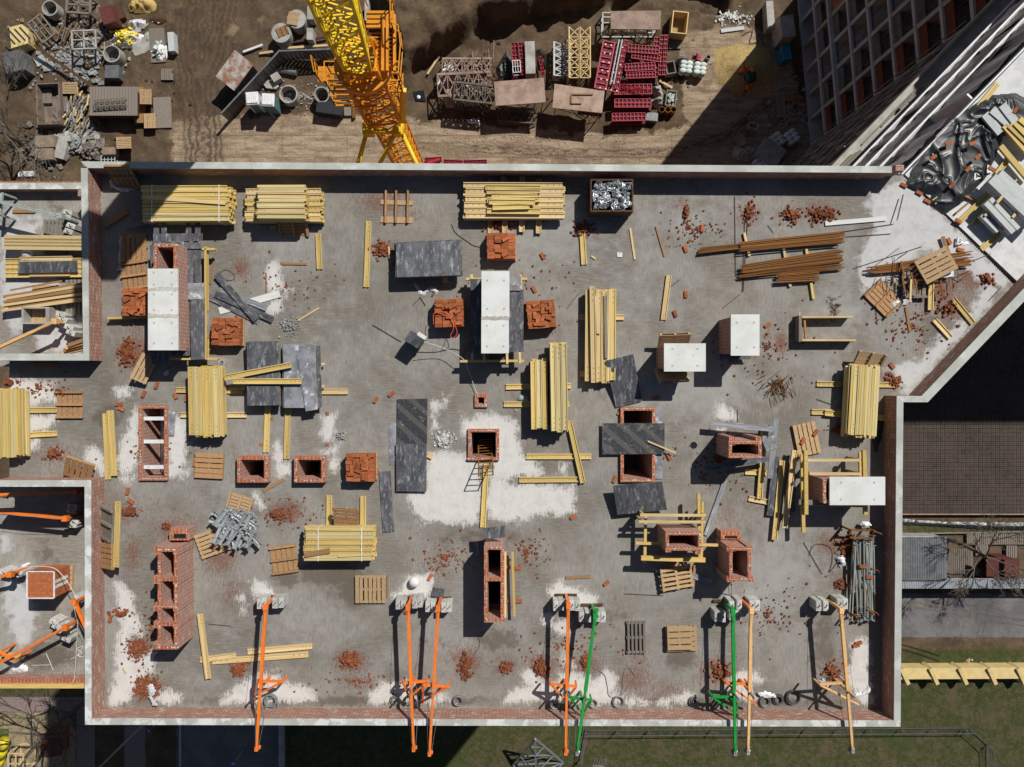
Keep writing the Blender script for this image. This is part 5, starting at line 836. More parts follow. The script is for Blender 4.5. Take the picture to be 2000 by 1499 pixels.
# --- rebar
def rodmesh(m='rust'):
    b = MB(); b.tube((-.5, 0, 0), (.5, 0, 0), 1, 6); return b.mesh('steel_rod', m)
def rod(x1, y1, x2, y2, z, r_, label, group=None, m='rust', name='rebar_rod', cat='rebar'):
    p, q = Vector(W(x1, y1, z)), Vector(W(x2, y2, z)); d = q - p; return tag(link(name, shared(('rod', m), lambda: rodmesh(m)), None, (p + q) / 2, (0, 0, math.atan2(d.y, d.x)), (d.length, r_, r_)), label, cat, group)
def bundle(x1, y1, x2, y2, w1, w2, n_, z, lb, jl=8, jr=8):
    for i in range(n_):
        u = (i + .5) / n_ - .5; rod(x1 + R.uniform(-jl, jl), y1 + u * w1 + R.uniform(-1, 1), x2 + R.uniform(-jr, jr), y2 + u * w2 + R.uniform(-1, 1), z + R.uniform(0, .06), .017, 'rusty rebar rod in ' + lb, 'rods of ' + lb)
bundle(1446, 483, 1645, 464, 18, 22, 34, .18, 'the upper rebar bundle on timber bearers', 3, 9); bundle(1366, 491, 1448, 482, 12, 12, 14, .1, 'the western tail of the upper rebar bundle', 3, 3); bundle(1450, 527, 1640, 500, 16, 26, 34, .18, 'the lower rebar bundle on timber bearers', 4, 8); bundle(1518, 545, 1596, 540, 18, 20, 22, .14, 'the short rebar bundle below the lower one', 3, 5); bundle(1448, 541, 1640, 517, 5, 22, 12, .12, 'the thin rebar fan along the lower bundle', 6, 10); bundle(1705, 528, 1890, 505, 14, 30, 34, .12, 'the rebar heap under the scrap pallets', 14, 14)
for x1, y1, x2, y2, lb in [(1435,383,1437,540,'long rusty rod standing out west of the rebar rubble'),(1455,430,1450,570,'rusty rod passing under the rebar bundles'),(1460,435,1452,570,'second rusty rod passing under the rebar bundles'),(1666,525,1800,482,'long rod fanning over the white patch'),(1695,530,1757,484,'thin rod crossing the white patch'),(1900,510,1935,496,'rod end pointing at the joint'),(1600,460,1745,438,'long thin rod beside the pale plank'),(1650,463,1740,457,'thin rod below the pale plank'),(1298,570,1328,546,'rod lying across the slanting pale beam'),(1107,603,1131,573,'short rod south of the plate'),(1412,602,1445,575,'bent rod north of the upright-capped shaft'),(1570,1060,1606,1122,'slanting rod west of the prop rack'),(1220,1160,1296,1164,'long thin rod near the broken pallets'),(728,635,784,668,'rod with hooked end west of the wrapped box'),(1441,800,1441,825,'short rod beside the small white patch'),(1595,780,1627,791,'rod beside the east stack shadow'),(407,1219,450,1223,'short dark rod south of the strapped stack'),(1500,440,1511,455,'short rod above the rebar bundle'),(806,597,822,580,'short rod south of the plywood stack'),(820,580,831,597,'second short rod south of the plywood stack'),(1710,600,1714,635,'rod beside the upturned scrap pallet'),(1931,588,1955,562,'rod leaning by the diagonal parapet'),(1740,437,1756,388,'thin wire rod near the end of the north parapet'),(1753,430,1765,380,'second wire rod near the end of the north parapet')]: rod(x1, y1, x2, y2, .03, .011, lb, m='wire')
for x, y0, y1, lb in ((1454, 455, 500, 'timber bearer under the upper rebar bundle, west'), (1530, 480, 560, 'timber bearer under the rebar bundles, middle'), (1575, 485, 584, 'timber bearer under the rebar bundles, east')): plank(x, y0, x + (14 if y1 > 520 else 10), y1, 0, .09, .1, lb, 'pale_timber' if x < 1560 else 'yellow_beam')
b = MB()
for i in range(60): a = R.uniform(-.9, .9) + 1.9; l = R.uniform(8, 24); x, y = 1520 + R.gauss(0, 11), 748 + R.gauss(0, 9); b.tube(W(x, y, .03 + i * .003), W(x + l * math.cos(a), y + l * math.sin(a), .03 + R.uniform(0, .15)), .012, 5)
solo('rebar_offcuts', b, 'rust', 'tangled heap of short rusty rebar offcuts on the eastern deck', 'rebar heap', kind='stuff')
b = MB()
for i in range(26): a = R.uniform(-.3, .3) + R.choice((1.3, .1)); l = R.uniform(6, 16); x, y = 1627 + R.gauss(0, 5), 597 + R.gauss(0, 10); b.tube(W(x, y, .03), W(x + l * math.cos(a), y + l * math.sin(a), .06), .01, 5)
solo('rebar_spacers', b, 'dark_rust', 'small pile of rusty rebar spacers above the timber frame', 'rebar heap', kind='stuff')
b = MB()
for i in range(50): x, y = R.uniform(1715, 1880), R.uniform(500, 560); l = R.uniform(10, 45); a = R.choice((-.25, -.6, 1.5, .1)) + R.uniform(-.2, .2); b.tube(W(x, y, .2), W(x + l * math.cos(a), y + l * math.sin(a), R.uniform(.05, .45)), .012, 5)
for i in range(14): x, y = R.uniform(1750, 1860), R.uniform(500, 565); a = R.choice((1.4, .1, -.3)); b.bar(W(x, y, .25), W(x + 30 * math.cos(a), y + 30 * math.sin(a), R.uniform(.15, .5)), .06, .03)
solo('scrap_heap', b, 'rust', 'heap of tangled rods and sticks under the pallets near the joint', 'scrap', kind='stuff')
sheet([(1812, 541), (1862, 524), (1863, 540), (1815, 547)], .25, .03, 'grey metal sheet under the topmost scrap pallet', 'galvanised', 'metal_sheet', 'metal sheet')
# --- ladder in the opening
t = thing('ladder', 'rusty steel ladder poking out of the square opening', 'ladder', W(940, 900)); L0, L1 = [Vector(W(934, 860, -1.0)), Vector(W(960, 858, -1.0))], [Vector(W(935, 929, 1.0)), Vector(W(963, 928, 1.0))]
for k in range(2): b = MB(); b.tube(L0[k], L1[k], .026); part('ladder_rail', b, 'rust', t)
for i in range(13): b = MB(); f = i / 12; b.tube(L0[0].lerp(L1[0], f), L0[1].lerp(L1[1], f), .018); part('rung', b, 'rust', t)
# --- small roof items
b = MB(); b.box((0, 0, .42), (.55, .42, .84)); o = solo('wrapped_box', b, 'film_plywood', 'upright dark box on the deck with white cable tied to it', 'box', loc=(0, 0, 0)); o.location = (*W(808, 663, .84)[:2], 0); o.rotation_euler = (0, 0, math.radians(-33)); b = MB(); b.box((.18, .26, .83), (.34, .14, .05)); link('white_top_board', b.mesh('white_top_board', 'white_cap'), o)
def cable(pts, z, r_, m, label, name='cable', cat='cable'):
    P = [Vector(W(*p, z) if len(p) == 2 else W(*p)) for p in pts]; out = []
    for i in range(len(P) - 1):
        p0, p1, p2, p3 = P[max(i - 1, 0)], P[i], P[i + 1], P[min(i + 2, len(P) - 1)]
        for k in range(5): t = k / 5; out.append(.5 * ((2 * p1) + (p2 - p0) * t + (2 * p0 - 5 * p1 + 4 * p2 - p3) * t * t + (3 * p1 - p0 - 3 * p2 + p3) * t ** 3))
    out.append(P[-1]); b = MB(); b.path(out, r_, 5); return solo(name, b, m, label, cat)
cable([(828,668,.9),(870,682,.5),(905,702,.55),(915,725,.2),(934,776,.1)], 0, .012, 'rope', 'white rope from the dark box over the deck to the smallest opening', 'rope', 'rope'); cable([(812,688),(850,688),(880,682),(897,684)], .02, .012, 'dark_cable', 'dark cable lying south of the dark box'); cable([(847,634),(848,612),(870,610),(885,630),(893,650),(885,660),(880,656),(886,640),(878,620),(855,612)], .62, .012, 'red_cable', 'red and white cable thrown over the western brick stack')
cable([(882,438),(890,455),(910,470),(925,480),(940,483)], .02, .01, 'wire', 'thin wire lying north of the western plywood stack', 'wire', 'wire'); cable([(428,535),(440,527),(455,535),(458,545),(445,548),(433,540),(430,530)], .02, .008, 'wire', 'loop of thin wire by the fan of planks', 'wire', 'wire'); cable([(1580,1085),(1590,1065),(1610,1064),(1625,1075),(1625,1100),(1620,1118),(1640,1090),(1630,1080)], .03, .01, 'wire', 'tangle of wire beside the prop rack rubble', 'wire', 'wire'); cable([(933,1240),(937,1260),(925,1280)], .02, .008, 'wire', 'thin wire south of the two-cell shaft', 'wire', 'wire'); cable([(1160,1305),(1180,1318),(1186,1340),(1190,1360),(1205,1362),(1215,1350),(1217,1320),(1225,1304),(1235,1312),(1238,1325),(1215,1358)], .02, .011, 'cable', 'grey cable looping from the coil near the green davit'); cable([(1423,1137,.8),(1424,1160,.1),(1428,1160,.1),(1428,1137,.8)], 0, .01, 'wire', 'wire loop hanging from the shaft with the lower box', 'wire', 'wire')
for x, y, ro, ri, z, m, lb in [(529,1367,.26,.19,.10,'cable','grey cable coil, larger one beside the westernmost davit'),(531,1376,.25,.2,.05,'cable','lower grey cable coil beside the westernmost davit'),(771,1367,.17,.1,.05,'cable','grey cable coil west of the two orange davits'),(799,1368,.2,.13,.05,'cable','grey cable coil under the western of the two orange davits'),(815,1361,.2,.13,.05,'cable','grey cable coil between the two orange davits'),(895,1369,.19,.1,.07,'cable','lone grey cable coil east of the two orange davits'),(1084,1375,.19,.1,.06,'cable','grey cable coil west of the crossing orange davit'),(1106,1375,.19,.1,.06,'cable','grey cable coil under the crossing orange davit'),(1159,1374,.15,.08,.06,'cable','grey cable coil east of the western green davit'),(1207,1371,.23,.13,.05,'cable','broad grey cable coil with a loose end'),(1356,1370,.18,.09,.06,'cable','grey cable coil west of the eastern green davit'),(1494,1370,.22,.14,.05,'cable','grey cable coil under white film near the last davits'),(1520,1366,.22,.13,.05,'dark_cable','dark cable coil between two coils near the last davits'),(1549,1362,.26,.2,.05,'dark_cable','dark loose cable coil nearest the last davit')]:
    b = MB(); p = W(x, y, .06)
    for k in range(6): b.torus((p[0] + R.uniform(-.015, .015), p[1] + R.uniform(-.015, .015), .03 + z * .3 * k), ri + (ro - ri) * R.random(), .017, 26, 5)
    b.torus((p[0], p[1], .05), (ri + ro) / 2, (ro - ri) / 2 * .8, 26, 6, .6); solo('cable_coil', b, m, lb, 'cable coil')
def crumple(pts, z, h, m, label, name='plastic_film', cat='film', res=.05, seed=1, sc=.25, edge=.15, kind=None):
    P = px(pts, z + h * .5); a = np.array(P); xs = np.arange(a[:, 0].min() - .1, a[:, 0].max() + .1, res); ys = np.arange(a[:, 1].min() - .1, a[:, 1].max() + .1, res); X, Y = np.meshgrid(xs, ys); d = sdf(X, Y, P); nz = vnoise(X + seed * 7, Y - seed * 3, sc, seed, 4); rd = 1 - np.abs(2 * nz - 1)
    if m == 'black_film':
        wx, wy = X + 1.2 * (vnoise(X, Y, 1.1, seed + 1, 2) - .5), Y + 1.2 * (vnoise(X, Y, 1.1, seed + 2, 2) - .5); r1 = (1 - np.abs(2 * vnoise(wx, wy * .6, sc, seed + 3, 1) - 1)) ** 4; r2 = (1 - np.abs(2 * vnoise(wx * .7, wy, sc * .45, seed + 4, 1) - 1)) ** 4; rd = .35 + .35 * (vnoise(X, Y, 1.3, seed + 5, 2) - .3) + .45 * r1 + .22 * r2
    Z = z + .01 + np.clip(d / edge, 0, 1) * h * (.25 + .9 * (rd - .35)) ; keep = (d[:-1, :-1] + d[1:, 1:]) / 2 + (nz[:-1, :-1] - .5) * .12 > 0; c = (xs.mean(), ys.mean(), z); me = gridmesh(name, xs - c[0], ys - c[1], np.maximum(Z, z + .008) - z, keep); me.materials.append(MATS[m])
    return tag(link(name, me, None, c), label, cat, None, kind)
for pts, z, h, m, lb in [([(1600,1332),(1612,1328),(1624,1345),(1612,1350),(1600,1342)],.0,.35,'clear_film','torn film heap under the cross arm of the last davit'),([(1670,1358),(1690,1352),(1703,1335),(1706,1342),(1700,1356),(1685,1360),(1672,1364)],0,.15,'white_film','white film scrap in the south-east corner'),([(1482,1355),(1495,1352),(1512,1356),(1518,1364),(1500,1362),(1486,1362)],.12,.1,'white_film','white film draped over the grey cable coil'),([(285,1338),(300,1336),(303,1352),(296,1362),(305,1378),(298,1380),(290,1365)],.18,.12,'clear_film','clear film twisted on the largest brick heap'),([(208,350),(222,345),(228,362),(262,368),(250,374),(228,372),(215,365)],0,.2,'clear_film','crumpled clear film in the north-west corner'),([(232,460),(280,458),(278,462),(240,466),(234,520),(240,525),(230,528)],.1,.08,'clear_film','torn film hanging round the smooth brown pallet'),([(808,553),(818,562),(825,572),(835,562),(850,560),(858,570),(850,574),(838,568),(828,578),(818,574)],0,.12,'clear_film','clear film strip in the shade of the dusty plywood stack'),([(1012,774),(1025,768),(1036,782),(1030,787),(1008,784)],0,.2,'grey_paint','grey cloth lying between the two bearers'),([(1003,798),(1010,797),(1012,810),(1006,812)],0,.1,'pink_plywood','pinkish glove-like rag below the bearers'),([(1635,1090),(1650,1085),(1655,1105),(1645,1110)],.05,.2,'white_film','white film scrap beside the prop rack'),([(1680,1022),(1698,1018),(1705,1028),(1690,1033)],.2,.15,'white_film','white film over the top of the prop rack'),([(1736,1142),(1760,1240),(1745,1260),(1735,1200)],0,.01,'x','x'),([(1705,820),(1728,822),(1722,860),(1712,890),(1706,860)],.0,.12,'black_film','black film strip at the foot of the east parapet'),([(1740,590),(1775,578),(1785,590),(1760,600),(1745,612)],.05,.12,'clear_film','white netting trailing from the scrap heap'),([(320,725),(330,722),(328,734),(318,732)],0,.12,'clear_film','small film scrap in the shade south of the north-west shaft')]:
    if m != 'x': crumple(pts, z, h, m, lb, seed=int(pts[0][0]) % 17, sc=.12, edge=.08)
b = MB(); p = W(808, 1140, .3); b.ell((p[0], p[1], .16), (.2, .19, .17), 12, 8); solo('cement_sack', b, 'white_film', 'round white filled sack near the davit weights', 'sack', smooth=True)
for x, y in ((530, 817), (614, 808), (639, 808), (510, 868), (639, 869)):
    b = MB(); p = W(x, y); b.box((p[0], p[1], .01), (.13, .13, .02)); b.tube((p[0], p[1], .02), (p[0], p[1], .05), .025, 8); solo('anchor_plate', b, 'brown_plank', 'small square plywood anchor pad in the deck near the grey plywood stacks', 'anchor pad', 'anchor pads in the deck')
# --- suspended-platform davits along the south parapet
def block_mesh():
    b = MB(); b.box((0, 0, .3), (.19, .36, .60)); b.box((0, .02, .605), (.14, .26, .02)); return b.mesh('counterweight_block', 'concrete_block')
def block(x, y, rz, lb, grp, z=0, lie=0):
    p = W(x, y, z + .6); o = link('counterweight_block', shared('cw', block_mesh), None, (p[0], p[1], z), (lie, 0, math.radians(rz))); tag(o, lb, 'counterweight', grp)
    if 'hook' not in ME: b = MB(); b.path([(-.03, -.06, .62), (-.03, -.03, .66), (.03, .03, .66), (.03, .06, .62)], .012, 5); ME['hook'] = b.mesh('lifting_hook', 'dark_rust')
    link('lifting_hook', ME['hook'], o); return o
def davit(rear, front, stand, m, label, blocks, zb=1.12, legs=True, m2=None, wires=True, zf=None):
    m2 = m2 or m; p, q = Vector(W(*rear, zb)), Vector(W(*front, zb if zf is None else zf)); d = (q - p).normalized(); t = thing('davit_rig', label, 'davit', (p.x, p.y, 0)); side = Vector((-d.y, d.x, 0))
    b = MB(); b.bar(p - d * .05, p.lerp(q, .55), .11, .11); part('main_beam', b, m, t); b = MB(); b.bar(p.lerp(q, .50), q, .085, .09); part('outer_beam', b, m, t)
    b = MB(); b.box(q - Vector((0, 0, .05)), (.11, .14, .2)); b.tube(q + side * .1 - Vector((0, 0, .12)), q - side * .1 - Vector((0, 0, .12)), .07, 10); part('pulley_head', b, 'galvanised' if m != 'orange_paint' else m, t)
    b = MB(); b.box(p + d * .05, (.15, .2, .18)); part('rear_socket', b, m, t); b = MB(); b.bar(Vector((p.x, p.y, .08)), p, .09, .09); part('rear_post', b, m2, t)
    b = MB(); b.bar(Vector((p.x, p.y, .06)) - Vector((.4, 0, 0)), Vector((p.x, p.y, .06)) + Vector((.4, 0, 0)), .08, .08); part('base_beam', b, 'dark_rust', t)
    if stand:
        a, c, e, f = stand      # cross bar ends, brace foot on deck, beam joint
        A, C, E, Fj = Vector(W(*a, zb - .1)), Vector(W(*c, zb - .1)), Vector(W(*e, zb - .55)), Vector(W(*f, zb - .1))
        b = MB(); b.bar(A, C, .075, .09); part('cross_arm', b, m2, t); b = MB(); b.bar(A, E, .06, .07); part('brace', b, m2, t); b = MB(); b.bar(C, E.lerp(Fj, .4), .06, .07); part('brace', b, m2, t)
        J = Fj; b = MB(); b.bar(Vector((J.x, J.y, .02)), J, .08, .08); part('front_post', b, m2, t)
        for V in (A, C): b = MB(); b.bar(V, Vector((V.x, V.y, zb - .55)), .06, .06); part('short_leg', b, m2, t)
    if wires:
        for s in (-1, 1): b = MB(); b.path([q + side * .06 * s, q.lerp(p, .25) + side * .18 * s + Vector((0, 0, -.2)), q.lerp(p, .42) + side * .1 * s - Vector((0, 0, .5))], .007, 4); part('wire_rope', b, 'cable', t)
        b = MB(); b.path([p + Vector((0, 0, .06)), p.lerp(q, .3) + Vector((0, 0, .35)), p.lerp(q, .58) + Vector((0, 0, .5)), q + Vector((0, 0, .06))], .006, 4); b.bar(p.lerp(q, .58), p.lerp(q, .58) + Vector((0, 0, .52)), .05, .05); part('stay_rope', b, 'cable', t)
    for i, (x, y, rz) in enumerate(blocks): block(x, y, rz, 'concrete counterweight of ' + label, 'counterweights of ' + label)
    return t
davit((519,1183), (501,1463), ((503,1331),(554,1331),(497,1366),(509,1345)), 'orange_paint', 'the westernmost orange davit in the south-west', [(507,1180,0),(515,1178,2),(537,1179,0),(549,1178,0)])
davit((797,1184), (808,1464), ((787,1334),(836,1330),(803,1370),(802,1345)), 'orange_paint', 'the orange davit with its beam slanting right, western of the middle pair', [(778,1181,0),(787,1183,0),(810,1179,0),(820,1177,0)])
davit((856,1186), (839,1473), ((827,1338),(876,1341),(826,1375),(846,1350)), 'orange_paint', 'the orange davit with its beam slanting left, eastern of the middle pair', [(836,1186,0),(845,1187,0),(867,1187,0),(877,1186,0)])
davit((1110,1180), (1105,1471), ((1075,1337),(1126,1341),(1110,1372),(1107,1350)), 'orange_paint', 'the orange davit crossing close to the green one', [(1086,1184,0),(1096,1183,0),(1117,1183,0),(1128,1184,0)])
davit((1163,1200), (1127,1472), ((1113,1362),(1155,1368),(1142,1400),(1139,1375)), 'green_paint', 'the western bright green davit', [(1136,1205,0),(1149,1206,0),(1167,1205,0),(1178,1206,0)])
davit((1431,1192), (1436,1472), ((1391,1361),(1436,1362),(1444,1400),(1434,1375)), 'green_paint', 'the eastern bright green davit', [(1401,1205,0),(1412,1206,0),(1430,1202,0),(1442,1203,0)])
davit((1467,1190), (1461,1470), ((1417,1334),(1462,1337),(1478,1378),(1463,1350)), 'timber_paint', 'the pale orange davit beside the eastern green one', [(1429,1184,0),(1444,1182,0),(1469,1183,0),(1479,1183,0)], m2='orange_paint')
davit((1642,1190), (1665,1467), ((1600,1337),(1652,1333),(1677,1376),(1656,1350)), 'timber_paint', 'the last pale davit nearest the east parapet', [(1599,1184,0),(1613,1184,0),(1640,1180,0),(1651,1180,0)])
b = MB(); p = W(1163, 1185, 1.3); b.bar(W(1166, 1189, 1.15), W(1161, 1218, 1.15), .11, .11); solo('beam_end', b, 'green_paint', 'short bright green beam end lying on the western green davit', 'beam'); b = MB(); b.bar(W(1430, 1186, 1.15), W(1433, 1214, 1.15), .11, .11); solo('beam_end', b, 'green_paint', 'short bright green beam end lying on the eastern green davit', 'beam')
# ================= west terraces
for pts, n_, lb in [((8,465,160,468),2,'long pale plank in the flat stack on the upper terrace'),]:
    for i in range(4): plank(7 + R.uniform(0, 3), 464 + i * 6.2, 175, 466 + i * 6.2, T2 + .5, .2, .05, lb, 'pale_timber', group='planks of the flat stack on the upper terrace')
for i in range(4): beam(9, 510 + i * 9.2, 172, 509 + i * 9.2, T2 + .15, Y_ + 'under a plywood sheet on the upper terrace', group='yellow beams under the terrace plywood')
sheet([(36,509),(150,509),(151,532),(35,534)], T2 + .26, .06, 'dark plywood sheet on yellow beams on the upper terrace'); plank(57, 539, 136, 538, T2 + .26, .06, .04, 'pale batten beside the terrace plywood sheet'); beam(38, 507, 140, 505, T2 + .24, 'pale beam above the terrace plywood sheet', 'pale_timber')
for i in range(9): plank(2 + R.uniform(0, 14), 580 + i * 3.4, 175, 552 + i * 4.0, T2 + .3 + R.uniform(0, .1), .1, .08, 'long bare timber in the fanned pile on the upper terrace', 'pale_timber' if i % 3 else 'brown_plank', group='timbers of the fanned pile on the upper terrace')
plank(19, 567, 120, 549, T2 + .3, .06, .05, 'brown pole lying above the fanned timber pile', 'brown_plank')
pallet(107, 462, 90, 'six', 'greyish pallet under the flat plank stack on the upper terrace', 'grey_wood', T2, sx=1.1, sy=.9); pallet(88, 594, 90, 'slat', 'pallet under the west end of the fanned timber pile', 'fresh_pallet_wood', T2, sx=1.25, sy=1.05); pallet(150, 580, 90, 'six', 'grey pallet under the east end of the fanned timber pile', 'grey_wood', T2, sx=1.25, sy=.9)
t = thing('mortar_tub', 'open mortar tub with a rusty floor on the upper terrace', 'tub', W(70, 618, T2))
for nm, r_ in (('tub_side', (42,600,96,603)), ('tub_side', (42,630,96,633)), ('tub_side', (42,603,46,630)), ('tub_side', (89,603,96,630))): b = MB(); b.rect(*r_, T2, T2 + .55, T2 + .55); part(nm, b, 'concrete', t)
b = MB(); b.rect(46, 603, 90, 630, T2 + .05, T2 + .1, T2 + .3); part('tub_floor', b, 'sand', t)
def tdavit(p1, p2, m, lb, blocks, zb=1.1, arm=None):
    p, q = Vector(W(*p1, T2 + zb)), Vector(W(*p2, T2 + zb)); t = thing('davit_rig', lb, 'davit', (p.x, p.y, T2)); b = MB(); b.bar(p, q, .11, .11); part('main_beam', b, m, t); b = MB(); b.box(p, (.2, .2, .2)); part('rear_socket', b, m, t); b = MB(); b.bar((p.x, p.y, T2 + .05), p, .09, .09); part('rear_post', b, m, t)
    b = MB(); b.path([p + Vector((0, 0, .1)), p.lerp(q, .5) + Vector((0, 0, .3)), q + Vector((0, 0, .2))], .008, 4); part('stay_rope', b, 'cable', t)
    if arm:
        A, C = Vector(W(*arm[0], T2 + .9)), Vector(W(*arm[1], T2 + .9)); b = MB(); b.bar(A, C, .09, .09); part('cross_arm', b, m, t)
        for V in (A, C): b = MB(); b.bar(V, Vector((V.x, V.y, T2)), .07, .07); part('short_leg', b, m, t)
    for x, y, rz in blocks: block(x, y, rz, 'concrete counterweight of ' + lb, 'counterweights of ' + lb, T2)
tdavit((118,423), (-20,390), 'grey_paint', 'the grey-green davit on the upper terrace', [(132,415,82),(129,423,82),(138,441,72),(133,452,72)], arm=((4,378),(0,420)))
tdavit((108,628), (-30,692), 'timber_paint', 'the weathered davit at the bottom of the upper terrace', [(118,616,62),(122,624,62),(134,640,66),(138,650,66)])
tdavit((148,961), (-30,968), 'orange_paint', 'the shaded orange davit nearest the corridor parapet', [(141,990,84),(139,998,84)]); tdavit((128,1013), (-30,997), 'orange_paint', 'the shaded orange davit with a lit orange tip', [(140,1026,84),(144,1019,84)]); tdavit((128,1226), (-20,1305), 'orange_paint', 'the long orange davit on the lower terrace', [(105,1216,66),(110,1225,66),(124,1240,66),(129,1249,66)], arm=((0,1274),(30,1290))); tdavit((146,1176), (170,1230), 'orange_paint', 'the orange davit running under the west parapet', [(152,1170,70)]); tdavit((20,1122), (-30,1135), 'orange_paint', 'the orange davit at the left edge of the lower terrace', [(28,1122,78),(34,1120,78),(8,1118,78)])
# shrink-wrapped brick pallet
p = W(79, 1143, T2 + 1.15); o = pallet(90, 1141, -2, 'five', 'pallet under the film-wrapped brick cube on the lower terrace', 'fresh_pallet_wood', T2); o.location = (p[0], p[1], T2)
t = thing('wrapped_brick_cube', 'tall film-wrapped cube of orange bricks on the lower terrace', 'brick cube', (p[0], p[1], T2 + .13)); b = MB()
for k in range(14):
    for i in range(4):
        for j in range(8):
            if i in (0, 3) or j in (0, 7) or k == 13: b.box((p[0] + (i - 1.5) * .255, p[1] + (j - 3.5) * .125, T2 + .165 + .071 * k), (.25, .121, .066))
part('bricks', b, 'brick_piece', t); b = MB()
for s in (-1, 1):
    b.bar((p[0] - .5, p[1] + s * .505, T2 + 1.14), (p[0] + .5, p[1] + s * .505, T2 + 1.14), .04, .03); b.bar((p[0] + s * .515, p[1] - .5, T2 + 1.14), (p[0] + s * .515, p[1] + .5, T2 + 1.14), .05, .03); b.box((p[0] + .52, p[1] + .1 * s, T2 + .7), (.012, .12, .85))
part('wrapping_film', b, 'white_film', t)
cable([(20,1113),(60,1107),(105,1110),(130,1135),(145,1160),(150,1172)], T2 + 1.2, .015, 'rope', 'white hose arching over the wrapped brick cube', 'hose', 'hose'); cable([(152,1210),(150,1260),(146,1320),(142,1336)], T2 + .6, .012, 'rope', 'white rope hanging down the lower terrace', 'rope', 'rope'); cable([(138,1288),(150,1282),(160,1275),(150,1268),(162,1264),(152,1280),(164,1284)], T2 + .03, .014, 'rope', 'knot of white rope on the lower terrace', 'rope', 'rope'); cable([(90,1276),(98,1295),(104,1310)], T2 + .03, .012, 'rope', 'short white strap on the lower terrace', 'rope', 'rope'); cable([(62,1300),(98,1299)], T2 + .02, .01, 'rope', 'thin white cord lying flat on the lower terrace', 'rope', 'rope')
crumple([(15,1302),(30,1295),(50,1300),(52,1314),(35,1318),(12,1316)], T2, .2, 'white_film', 'heap of white film scraps on the lower terrace', seed=5, sc=.15); plank(42, 1107, 56, 1101, T2, .1, .08, 'short white pipe on the lower terrace', 'white_plastic', 'pipe', 'pipe')
for i in range(2): plank(-5, 1275 + i * 12, 40, 1280 + i * 4, T2 + .1, .1, .06, ('upper' if i == 0 else 'lower') + ' yellow batten at the left edge of the lower terrace', 'yellow_beam')
plank(24, 413, 68, 413, T2, .12, .06, 'brown board lying on the upper terrace', 'brown_plank'); plank(152, 376, 158, 376, T2, .3, 1.0, 'pinkish board standing by the terrace parapet', 'pink_plywood'); 
for i in range(4): plank(120 + i * 4, 690 - i * 5, 175, 678 - i * 6, T2 + .1 * i, .14, .05, 'board in the shaded heap in the terrace corner', 'brown_plank' if i % 2 else 'pale_timber', group='boards in the terrace corner heap')
b = MB(); q = W(50, 496, T2 + .3); b.ell((q[0], q[1], T2 + .18), (.24, .17, .2), 10, 6); solo('white_sack', b, 'white_film', 'small knotted white sack between the planks and beams', 'sack', smooth=True)
# ================= things on the north-east wing roof
crumple([(1770,362),(1786,330),(1830,268),(1872,226),(1905,202),(1945,182),(1990,178),(2030,200),(2030,250),(1965,262),(1948,310),(1927,350),(1882,397),(1848,417),(1820,397),(1826,378),(1790,372)], 0, .36, 'black_film', 'big sheet of crumpled black film held down by bricks on the wing roof', 'plastic_sheet', 'plastic sheet', .03, 3, .55, .3)
for x, y, a, z in [(1854,280,20,.2),(1900,280,20,.3),(1824,307,30,.25),(1911,306,40,.3),(1892,330,45,.3),(1938,330,-30,.3),(1860,362,40,.25),(1984,215,60,.3)]: brick(x, y, a, 'orange brick weighing down the black film on the wing roof', z + .06, 'bricks on the black film')
for x, y, lb in ((1766, 362, 'at the western tip of the black film'), (1796, 377, 'beside the joint, upper one'), (1812, 393, 'beside the joint, lower one'), (1873, 432, 'on the end of the long beam by the joint')): brick(x, y, -30, 'orange brick lying ' + lb, .0 if x != 1873 else .1, None)
beam(1950, 163, 1893, 232, 0, 'yellow beam lying along the edge of the wing roof'); beam(1978, 300, 1948, 340, .02, 'yellow beam stub below the black film'); beam(1932, 378, 1872, 436, .0, 'long yellow beam crossing the wing roof towards the joint'); beam(1946, 422, 1921, 445, .0, 'x') if False else None
beam(1955, 455, 1918, 487, 0, 'yellow bearer under the short grey sections'); beam(1930, 405, 1902, 440, 0, 'shaded yellow bearer under the grey sections'); beam(1824, 395, 1834, 388, .02, 'short piece of yellow beam at the edge of the black film')
for x1, y1, x2, y2, z, wd, lb, m in [(1938,348,2030,435,.45,.42,'wide grey section on top of the wing roof stack, upper','aac'),(1953,338,2040,418,.35,.3,'wide grey section behind the top one on the wing roof','aac'),(1926,396,1980,454,.38,.2,'long grey section in the middle of the wing roof stack','aac'),(1935,388,1990,447,.3,.16,'second long grey section in the middle of the wing roof stack','aac'),(1918,420,1950,452,.2,.16,'short grey section at the front of the wing roof stack','aac'),(1925,412,1960,446,.12,.16,'short grey section behind the front one','aac'),(1950,383,1992,420,.2,.2,'grey section between the blocks on the wing roof','aac')]: plank(x1, y1, x2, y2, z, wd, .2, lb, m, 'concrete_lintel', 'lintel')
for x1, y1, x2, y2, z, lb in [(1924,422,1931,414,.42,'first'),(1948,396,1959,383,.6,'second'),(1978,425,1990,410,.5,'third'),(1956,450,1963,443,.4,'fourth')]: plank(x1, y1, x2, y2, z, .1, .05, lb + ' pale spacer block between the grey sections')
